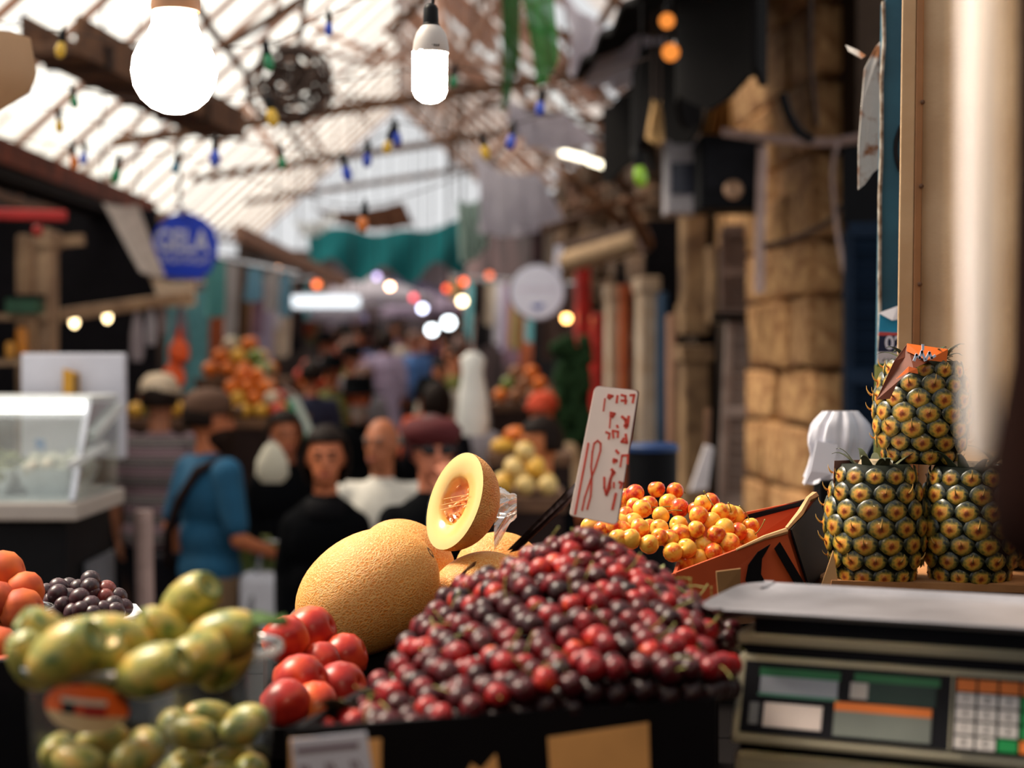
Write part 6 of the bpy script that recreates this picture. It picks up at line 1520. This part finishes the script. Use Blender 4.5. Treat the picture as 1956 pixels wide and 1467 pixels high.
# one fruitlet: a rounded rhombus with a raised bract point, local z outwards, unit half width
fm = MB(); rings = [(1.0, -.10), (.86, .16), (.55, .30), (.22, .34)]
vs_ = []; n_ = 12
for s_, z_ in rings:
    for i in range(n_):
        a = 2 * pi * i / n_; rr_ = 1 / (abs(cos(a)) ** 1.5 + abs(sin(a)) ** 1.5) ** (1 / 1.5)
        vs_.append((s_ * rr_ * cos(a), s_ * rr_ * sin(a) * .92, z_ + (.10 * s_ * (1 if sin(a) < -.3 else 0))))
vs_.append((0, .05, .62))
fs_ = [(j * n_ + i, j * n_ + (i + 1) % n_, (j + 1) * n_ + (i + 1) % n_, (j + 1) * n_ + i) for j in range(3) for i in range(n_)] + [(3 * n_ + i, 3 * n_ + (i + 1) % n_, 4 * n_) for i in range(n_)]
fm.add(vs_, fs_); eye_me = fm.mesh('eye', smooth=2)
spike_me = MB().tube([(0, 0, 0), (.0, .25, .35), (.0, .7, .62), (0, 1.1, .7)], [.16, .12, .06, .01], 5).mesh('bract', smooth=2)
m_core = M('pineapple core green', (26, 30, 22), .6); m_bract = M('dry bract', (214, 168, 90), .6); m_leaf = M('pineapple leaf', (50, 66, 46), .45, rgb2=(96, 96, 70), scale=20)
def pineapple(label, c, h, r, lean=0.0, tagc=None, seed=1):
    q = random.Random(seed); t = thing('pineapple', label, 'pineapple', c, 'crownless pineapples stacked on the tray')
    prf = lambda s: r * (.80 + .62 * (sin(pi * (.10 + .80 * s)) ** .7 - .42)) if True else r
    RL = Matrix.Rotation(lean, 3, 'Y')
    def surf(a, s): return c + RL @ Vector((prf(s) * cos(a), prf(s) * sin(a), h * s))
    me = MB().ring([(.001, 0)] + [(prf(s / 12) * .95, h * s / 12) for s in range(13)] + [(.001, h)], 22).mesh('core', smooth=2); me.transform(RL.to_4x4()); me.materials.append(m_core); place(me, 'core', m_core, t)
    rows = max(5, round(h / .0205)); per = round(2 * pi * r / .0295)
    hw = 2 * pi * r / per * .60
    for j in range(rows):
        s = (j + .6) / (rows + .2)
        for i in range(per):
            a = 2 * pi * (i + .5 * (j % 2)) / per + .05 * j
            p = surf(a, s); nrm = RL @ Vector((cos(a), sin(a), .15 * (s - .5) * 2)).normalized()
            if nrm.y > .35: continue
            up = RL @ Vector((0, 0, 1)); x_ = up.cross(nrm).normalized(); y_ = nrm.cross(x_)
            Rq = Matrix((x_, y_, nrm)).transposed().to_quaternion()
            sz = hw * q.uniform(.9, 1.05) * (.8 + .25 * sin(pi * s))
            place(eye_me, 'eye', m_eye, t, p - c - nrm * .002, Rq, (sz, sz * .92, sz * .55))
            if q.random() < .55: place(spike_me, 'bract', m_bract, t, p - c + nrm * sz * .2, Rq, sz * q.uniform(.4, .65))
    # cut crown: a few short leaves and a pale stub
    for i in range(9):
        a = i * 2 * pi / 9 + q.random(); b0 = surf(a, 1.0); b0 = c + RL @ Vector((prf(1) * .55 * cos(a), prf(1) * .55 * sin(a), h * .985))
        d = RL @ Vector((cos(a), sin(a), q.uniform(-.1, .5))).normalized(); sd = d.cross(Zv).normalized(); l = q.uniform(.022, .042)
        MB().grid(lambda u_, v_: b0 + d * l * u_ + sd * (v_ - .5) * .016 * (1 - u_) + Zv * (.012 * sin(u_ * 2.2)), 6, 2, .0008).build('leaf', m_leaf, t, smooth=True)
    MB().ring([(prf(1) * .5, 0), (prf(1) * .42, .006), (.001, .007)], 16, c + RL @ Vector((0, 0, h * .995))).build('cut_stub', M('pale cut stub', (196, 178, 146), .7, rgb2=(110, 86, 60), scale=90), t, smooth=True)
    return t
c1 = P(1672, 1112, 2.08); c2 = P(1852, 1112, 2.08); c3 = P(1758, 884, 2.12)
p1 = pineapple('pineapple with a brown tag, standing at the carton corner', c1, U(226, 2.08), U(83, 2.08), 0, seed=2)
p2 = pineapple('pineapple beside the dark post, half in its shadow', c2, U(222, 2.08), U(84, 2.08), 0, seed=5)
p3 = pineapple('topmost pineapple with an orange tag, stacked on the others', c3, U(196, 2.12), U(80, 2.12), radians(2), seed=8)
p4 = pineapple('pineapple in the dark behind the two standing ones', Vector((P(1955, 0, 2.16).x, 2.2, zp)), U(200, 2.16), U(80, 2.16), 0, seed=11)
# tags
YT = 2.05
MB().prism([P(1594, 880, YT + .03), P(1650, 878, YT + .06), P(1640, 990, YT + .05), P(1588, 1000, YT + .02)], (0, .0012, 0)).build('hang_tag', M('brown hang tag', (120, 84, 74), .5), p1)
mb = MB()
for i in range(7): stroke(mb, [(.004, -.010 - i * .004), (.026, -.009 - i * .004)], .0008, P(1594, 880, YT + .027), Vector((1, .4, 0)).normalized(), Zv, Vector((0, -1, 0)), .0004)
tag(mb.build('tag_print', M('dark print', (50, 45, 45), .6), p1), kind='stuff')
MB().prism([P(1733, 657, 2.08), P(1708, 690, 2.06), P(1674, 764, 2.04), P(1700, 762, 2.04), P(1716, 728, 2.045), P(1745, 704, 2.05), P(1775, 690, 2.06), P(1778, 664, 2.08)], (0, .0012, 0)).build('hang_tag', M('rust brown hang tag', (112, 52, 26), .5, scale=40), p3)
MB().prism([P(1733, 656, 2.075), P(1811, 667, 2.085), P(1808, 692, 2.08), P(1770, 688, 2.055), P(1732, 671, 2.07)], (0, .0012, 0)).build('tag_flap', M('orange tag', (226, 104, 30), .45), p3)
MB().prism([P(1712, 724, 2.035), P(1736, 700, 2.04), P(1752, 704, 2.04), P(1754, 714, 2.038), P(1735, 711, 2.036)], (0, .001, 0)).build('tag_patch', M('orange tag'), p3)
mb = MB()
for a in ([(1746, 688), (1750, 678), (1756, 684), (1760, 672), (1766, 688)], [(1768, 686), (1774, 674), (1778, 684), (1784, 680)], [(1762, 668), (1762, 660)]):
    stroke(mb, [((x - 1746) * 2.1 / F, -(y - 688) * 2.1 / F) for x, y in a], .003, P(1746, 688, 2.04), Vector((1, 0, 0)), Zv, Vector((0, -1, 0)), .002)
tag(mb.build('tag_lettering', M('pale blue lettering', (206, 216, 236), .4), p3), kind='stuff')
MB().tube([P(1812, 668 + 3 * i, 2.12) + Vector((.006 * sin(i * 2.1), 0, 0)) for i in range(9)], .0012, 5).build('string', M('tan string', (176, 150, 116), .8), p3)

# --- kitchen scale
SO = Vector((.198, 1.472, ZT)); al = -radians(23); R = Matrix.Rotation(al, 3, 'Z')
def SL(a, b, z): return SO + R @ Vector((a, b, z))
sc_t = thing('weighing_scale', 'cream electronic weighing scale with steel pan and coloured keypad', 'scale', SL(.15, .14, 0))
m_sc = M('cream scale plastic', (178, 170, 146), .45, var=.08); m_dk = M('dark scale recess', (22, 22, 28), .5)
W_ = .298
MB().box(SL(W_ / 2, .105, .04), (W_, .19, .052), R).build('base', m_sc, sc_t, bevel=.006)
MB().box(SL(W_ / 2, .105, .070), (W_ - .01, .18, .012), R).build('lower_groove', m_dk, sc_t)
prof = [(0.0, .074), (.0, .080), (.030, .150), (.20, .150), (.20, .074)]
MB().prism([SL(0, a, z) for a, z in prof], R @ Vector((W_, 0, 0))).build('housing', m_sc, sc_t, bevel=.003)
MB().box(SL(W_ / 2, .115, .155), (W_ - .012, .165, .010), R).build('upper_groove', m_dk, sc_t)
MB().box(SL(W_ / 2, .115, .165), (W_ + .004, .172, .012), R).build('top_band', m_sc, sc_t, bevel=.004)
MB().box(SL(W_ / 2, .105, .178), (W_ - .03, .15, .016), R).build('pan_support', m_dk, sc_t)
for a in (.03, W_ - .03):
    for b in (.04, .17): MB().cyl(SL(a, b, .0), SL(a, b, .016), .012).build('foot', m_dk, sc_t)
def pan(a, b):
    x = -.035 + (W_ + .085) * a; y = -.002 + .19 * b; e_ = min(a * 2.2, b * 2.4, (1 - b) * 2.4, (1 - a) * 2.2); z = .1895 + .006 * max(0, 1 - e_ * 9) ** 1.5 - .0
    # rounded plan corners
    return SL(x + (.02 * (abs(b - .5) * 2) ** 6 if a < .05 else 0), y, z)
MB().grid(pan, 40, 30, .0015).build('pan', M('brushed pan steel', (136, 134, 140), .4, metal=.35, var=.25, scale=14), sc_t, smooth=True)
# control panel on the sloping front
pa = SL(.008, .002 - .0006, .0845); px_ = R @ Vector((W_ - .016, 0, 0)); py_ = R @ Vector((0, .0255, .0600)); pn = px_.cross(py_).normalized()
if pn.y > 0: pn = -pn
def pq(s0, t0, s1, t1, name, mat, lift=.001, par=None, th=.001):
    return MB().prism([pa + px_ * s + py_ * t + pn * lift for s, t in ((s0, t0), (s1, t0), (s1, t1), (s0, t1))], pn * th).build(name, mat, par or sc_t)
face = pq(0, 0, 1, 1, 'control_panel', m_dk, .0005)
m_gr = M('panel green', (14, 104, 60), .5); m_or = M('panel orange', (226, 120, 44), .5); m_lcd = M('grey display', (150, 156, 168), .25, var=.1); m_lcd2 = M('dark green display', (46, 66, 62), .25); m_wk = M('white key', (206, 198, 194), .45, var=.06)
d1 = pq(.055, .56, .305, .80, 'display', m_lcd, .0016, face); pq(.05, .80, .31, .92, 'green_header', m_gr, .0016, face)
pq(.05, .52, .31, .56, 'green_footer', M('panel teal', (60, 120, 100), .5), .0016, face)
pq(.345, .58, .40, .80, 'painted_glint', M('painted display glint', (186, 180, 176), .3), .0016, face); pq(.40, .54, .61, .82, 'display', m_lcd2, .0016, face); pq(.355, .82, .62, .93, 'green_header', m_gr, .0016, face)  # pale strip left of the dark display paints a glint
pq(.075, .10, .262, .43, 'key_plate', M('white plate', (220, 206, 200), .4), .0016, face); pq(.028, .12, .058, .42, 'side_plate', M('grey plate', (120, 122, 126), .4), .0016, face)
pq(.30, .06, .60, .40, 'display', M('grey green display', (120, 126, 120), .3), .0016, face); pq(.30, .40, .60, .52, 'orange_header', m_or, .0018, face)
pq(.655, -.0, .66, 1, 'divider', m_sc, .0012, face, .0006)
lay = ['OOOOO', 'WWWGG', 'WWWGG', 'WWWGO', 'WWGOG']
cw = .064; rh = .19
for j, row_ in enumerate(lay):
    for i, ch_ in enumerate(row_):
        s0 = .672 + i * cw; t1 = .955 - j * rh
        kx = pq(s0, t1 - rh * .84, s0 + cw * .88, t1, 'key', {'O': m_or, 'W': m_wk, 'G': M('key green', (10, 140, 70), .5)}[ch_], .0016, face, .0028)
        if j > 0 and ch_ == 'W':
            lab = ['', '789', '456', '123', '0C '][j][i] if j < 5 else ''
            if lab.strip(): text('legend', lab, .0075, M('dark print'), face, pa + px_ * (s0 + cw * .44) + py_ * (t1 - rh * .42) + pn * .0048, px_, py_, .0002)

# --- right hand post, panel, blue board and posters
post = thing('metal_post', 'cream painted steel angle post with rust specks', 'post', P(1735, 1100, 2.34))
zb = ZT
def slab(name, pts_, n, mat, par): return MB().prism(pts_, n).build(name, mat, par, bevel=.0015)
Y = 2.32
top_ = 2.62
def XZ(px, z, Y):  return Vector((P(px, 0, Y).x, Y, z))
slab('front_flange', [XZ(1707, zb, Y), XZ(1735, zb, Y), XZ(1757, top_, Y), XZ(1731, top_, Y)], (0, .006, 0), m_cream, post)
slab('side_flange', [XZ(1736, zb, Y - .002), XZ(1750, zb, Y - .002), XZ(1772, top_, Y - .002), XZ(1758, top_, Y - .002)], (0, .05, 0), M('darker cream paint', (150, 104, 66), .55), post)
for z_ in (1.86, 2.0, 2.12):
    MB().ring([(.0035, 0), (.003, .002), (.0005, .003)], 10, Vector((P(1747 + (z_ - 1.4) * 20, 0, Y).x, Y - .003, z_)), (Vector((1, 0, 0)), Zv, Vector((0, -1, 0)))).build('bolt', M('rusty bolt', (90, 60, 40), .7), post)
panel = MB()
panel.grid(lambda a, b: Vector((P(1752 + 18 * b, 0, 2.33).x + .19 * a, 2.33 - .30 * a ** 1.5, zb + (top_ - zb) * b)), 16, 6, .012)
tag(panel.build('cabinet_panel', m_cream, loc=P(1850, 1100, 2.3), smooth=True), 'cream painted cabinet panel beside the steel post', 'panel')
bb_ = thing('blue_board', 'blue painted wooden board with chipped white edge', 'board', P(1705, 1000, 2.62))
Y = 2.62
MB().prism([XZ(1672, 1.45, Y), XZ(1740, 1.45, Y), XZ(1760, 2.40, Y), XZ(1688, 2.33, Y)], (0, .02, 0)).build('board', M('worn blue paint', (50, 104, 124), .6, rgb2=(34, 74, 92), scale=7, bump=.2), bb_)
ed = [XZ(1672 + 16 * i / 14 + rnd.uniform(-2, 2), 1.45 + .88 * i / 14, Y - .004) for i in range(15)]
for a, b in zip(ed[:-1], ed[1:]): MB().bar(a, b, .006 + rnd.uniform(0, .004), .004).build('chipped_edge', M('chipped white paint', (190, 180, 166), .8, rgb2=(110, 84, 60), scale=60), bb_)
MB().bar(XZ(1715, 1.46, Y + .03), XZ(1715, -.15, Y + .03), .05, .03).build('leg', m_wood, bb_)
# posters on the board
po = thing('poster', 'blue and lime poster with large 02 stuck on the blue board', 'poster', P(1696, 880, 2.60)); Yp = 2.605
def pr(x0, y0, x1, y1, name, mat, d=0.0): MB().prism([P(x0, y0, Yp - d), P(x1, y0 + 2, Yp - d), P(x1 - 2, y1, Yp - d), P(x0 - 2, y1, Yp - d)], (0, .0015, 0)).build(name, mat, po)
pr(1680, 598, 1722, 636, 'cyan_field', M('cyan print', (40, 160, 206), .5)); pr(1679, 634, 1722, 641, 'red_rule', M('coral print', (206, 84, 84), .5), .0004)
pr(1679, 640, 1722, 672, 'navy_field', M('navy print', (20, 34, 70), .5)); pr(1677, 671, 1722, 698, 'white_field', M('white print', (214, 210, 216), .5)); pr(1672, 697, 1720, 880, 'lime_field', M('lime print', (188, 196, 110), .5))
pr(1676, 694, 1722, 700, 'green_rule', M('green print', (70, 120, 50), .5), .0004)
text('number', '02', U(36, Yp), M('white lettering'), po, P(1708, 656, Yp - .001), (1, 0, 0), (0, 0, 1), .0006, bold=.0008)
mb = MB()
for i in range(5): stroke(mb, [(i * .006, 0), (i * .006 + .003, .004)], .0015, P(1686, 690, Yp - .001), Vector((1, 0, 0)), Zv, Vector((0, -1, 0)), .0004)
tag(mb.build('small_print', M('dark print'), po), kind='stuff')
MB().prism([P(1678, 598, Yp - .002), P(1716, 584, Yp - .004), P(1718, 610, Yp - .01), P(1704, 612, Yp - .01)], (0, .001, 0)).build('curled_corner', M('white print'), po)
# tattered metal strip hanging beside the board
tm = [P(1674, 88, 2.72), P(1690, 70, 2.72), P(1682, 318, 2.7), P(1668, 330, 2.7), P(1652, 352, 2.68), P(1640, 362, 2.68), P(1640, 280, 2.68), P(1646, 200, 2.7), P(1652, 130, 2.71)]
t = thing('rusty_plate', 'torn rust-spotted white metal plate hanging beside the blue board', 'plate', P(1665, 362, 2.7))
MB().prism(tm, (.0, .004, 0)).build('plate', M('rust spotted white paint', (200, 192, 184), .6, rgb2=(140, 84, 40), scale=22, thr=(.36, .46), bump=.2), t)
MB().prism([P(1616, 86, 2.74), P(1640, 96, 2.73), P(1654, 106, 2.72), P(1646, 112, 2.72), P(1622, 98, 2.73)], (0, .004, 0)).build('bent_tab', M('rust spotted white paint'), t)
MB().bar(P(1682, 120, 2.722), P(1692, 122, 2.63), .008, .004).build('bracket', M('dark bracket iron'), t)
# black cable loop on the board
cable('black cable loop on the blue board', [P(1722, 240, 2.618), P(1712, 270, 2.618), P(1712, 300, 2.618), P(1720, 326, 2.618)], .004, None, 'board_cable')
# white carrier bags bunched on a dark stand
t = thing('bag_bundle', 'bunch of white carrier bags hung on a dark stand', 'bags', P(1600, 920, 2.72)); Y = 2.72
def bagf(a, b):
    th_ = a * 2 * pi; prof_ = [(30, -4), (50, 20), (58, 50), (48, 80), (52, 105), (60, 128)]; f_ = b * (len(prof_) - 1); i = min(int(f_), len(prof_) - 2); q = f_ - i
    r_ = prof_[i][0] * (1 - q) + prof_[i + 1][0] * q; z_ = prof_[i][1] * (1 - q) + prof_[i + 1][1] * q
    fold = 1 + .10 * sin(th_ * 9 + b * 3) + .05 * sin(th_ * 17)
    return P(1606 - b * 8, 790 + z_, Y) + Vector((U(r_, Y) * fold * cos(th_), U(r_, Y) * .5 * fold * sin(th_), .006 * sin(th_ * 3) * b))
MB().grid(bagf, 90, 14, .0008).build('bags', M('white bag plastic', (226, 226, 236), .45, var=.05), t, smooth=True)
MB().prism([P(1560, 842, Y - .04), P(1548, 900, Y - .05), P(1536, 926, Y - .05), P(1590, 905, Y - .05), P(1600, 850, Y - .04)], (0, .004, 0)).build('loose_bag', M('white bag plastic'), t)
MB().box(P(1582, 985, Y), (U(46, Y), .06, U(140, Y))).build('stand', m_black, t, bevel=.004)
# blue lidded bin and dark bits right of the price sign
t = thing('lidded_bin', 'black bin with bright blue lid behind the yellow cherries', 'bin', Vector((P(1246, 0, 4.4).x, 4.4, -.15))); Y = 4.4
zl = P(0, 862, Y).z
MB().ring([(.05, 0), (.066, .02), (.068, zl + .15)], 20, Vector((P(1246, 0, Y).x, Y, -.15))).build('drum', m_black, t, smooth=True)
MB().ring([(.072, 0), (.073, .012), (.062, .022), (.001, .026)], 24, Vector((P(1246, 0, Y).x, Y, zl))).build('lid', M('bright blue lid', (18, 52, 100), .5), t, smooth=True)
t = thing('broom', 'pale bristled broom leaning by the louvred shutter', 'broom', Vector((P(1335, 0, 6.2).x, 6.2, -.15)))
MB().tube([Vector((P(1328, 0, 6.2).x, 6.2, -.1)), P(1352, 780, 6.3)], .012, 8).build('handle', m_wood, t)
MB().prism([P(1348, 850, 6.2), P(1364, 855, 6.2), P(1352, 935, 6.2), P(1318, 940, 6.2)], (0, .05, 0)).build('head', M('pale bristle', (206, 196, 196), .8), t, bevel=.005)

# --- nearest things at the right edge
Y = .68
sk = thing('hanging_sack', 'dark brown sack hanging close beside the pale bag roll', 'sack', P(2010, 1112, Y))
MB().ring([(U(8, Y), U(-1112 + 0, Y) * 0), (U(70, Y), U(14, Y)), (U(128, Y), U(70, Y)), (U(142, Y), U(150, Y)), (U(132, Y), U(250, Y)), (U(102, Y), U(420, Y)), (U(94, Y), U(800, Y)), (U(90, Y), U(1500, Y)), (U(20, Y), U(1560, Y))], 26, P(2028, 1112, Y)).build('cloth', M('dark brown sacking', (24, 12, 10), .9, scale=8, bump=.3, spec=.1), sk, smooth=True)
MB().tube([P(2005, 1112 - 1555, Y), Vector((P(2005, 0, Y).x, Y - .1, 2.55))], .004).build('rope', M('tan string'), sk)
rl = thing('bag_roll', 'pale plastic bag roll hanging on the dark sack side of the pineapples', 'bag roll', P(1880, 872, .72)); Y = .76
MB().ring([(U(16, Y), 0), (U(30, Y), .012), (U(36, Y), .1), (U(36, Y), .40), (U(20, Y), .41)], 24, P(1872, 876, Y)).build('roll', M('milky roll plastic', (226, 222, 224), .35, var=.06), rl, smooth=True)
MB().tube([P(1872, 876, Y) + Vector((0, 0, .4)), Vector((P(1890, 0, Y).x, Y - .3, 2.55))], .002).build('string', M('tan string'), rl)
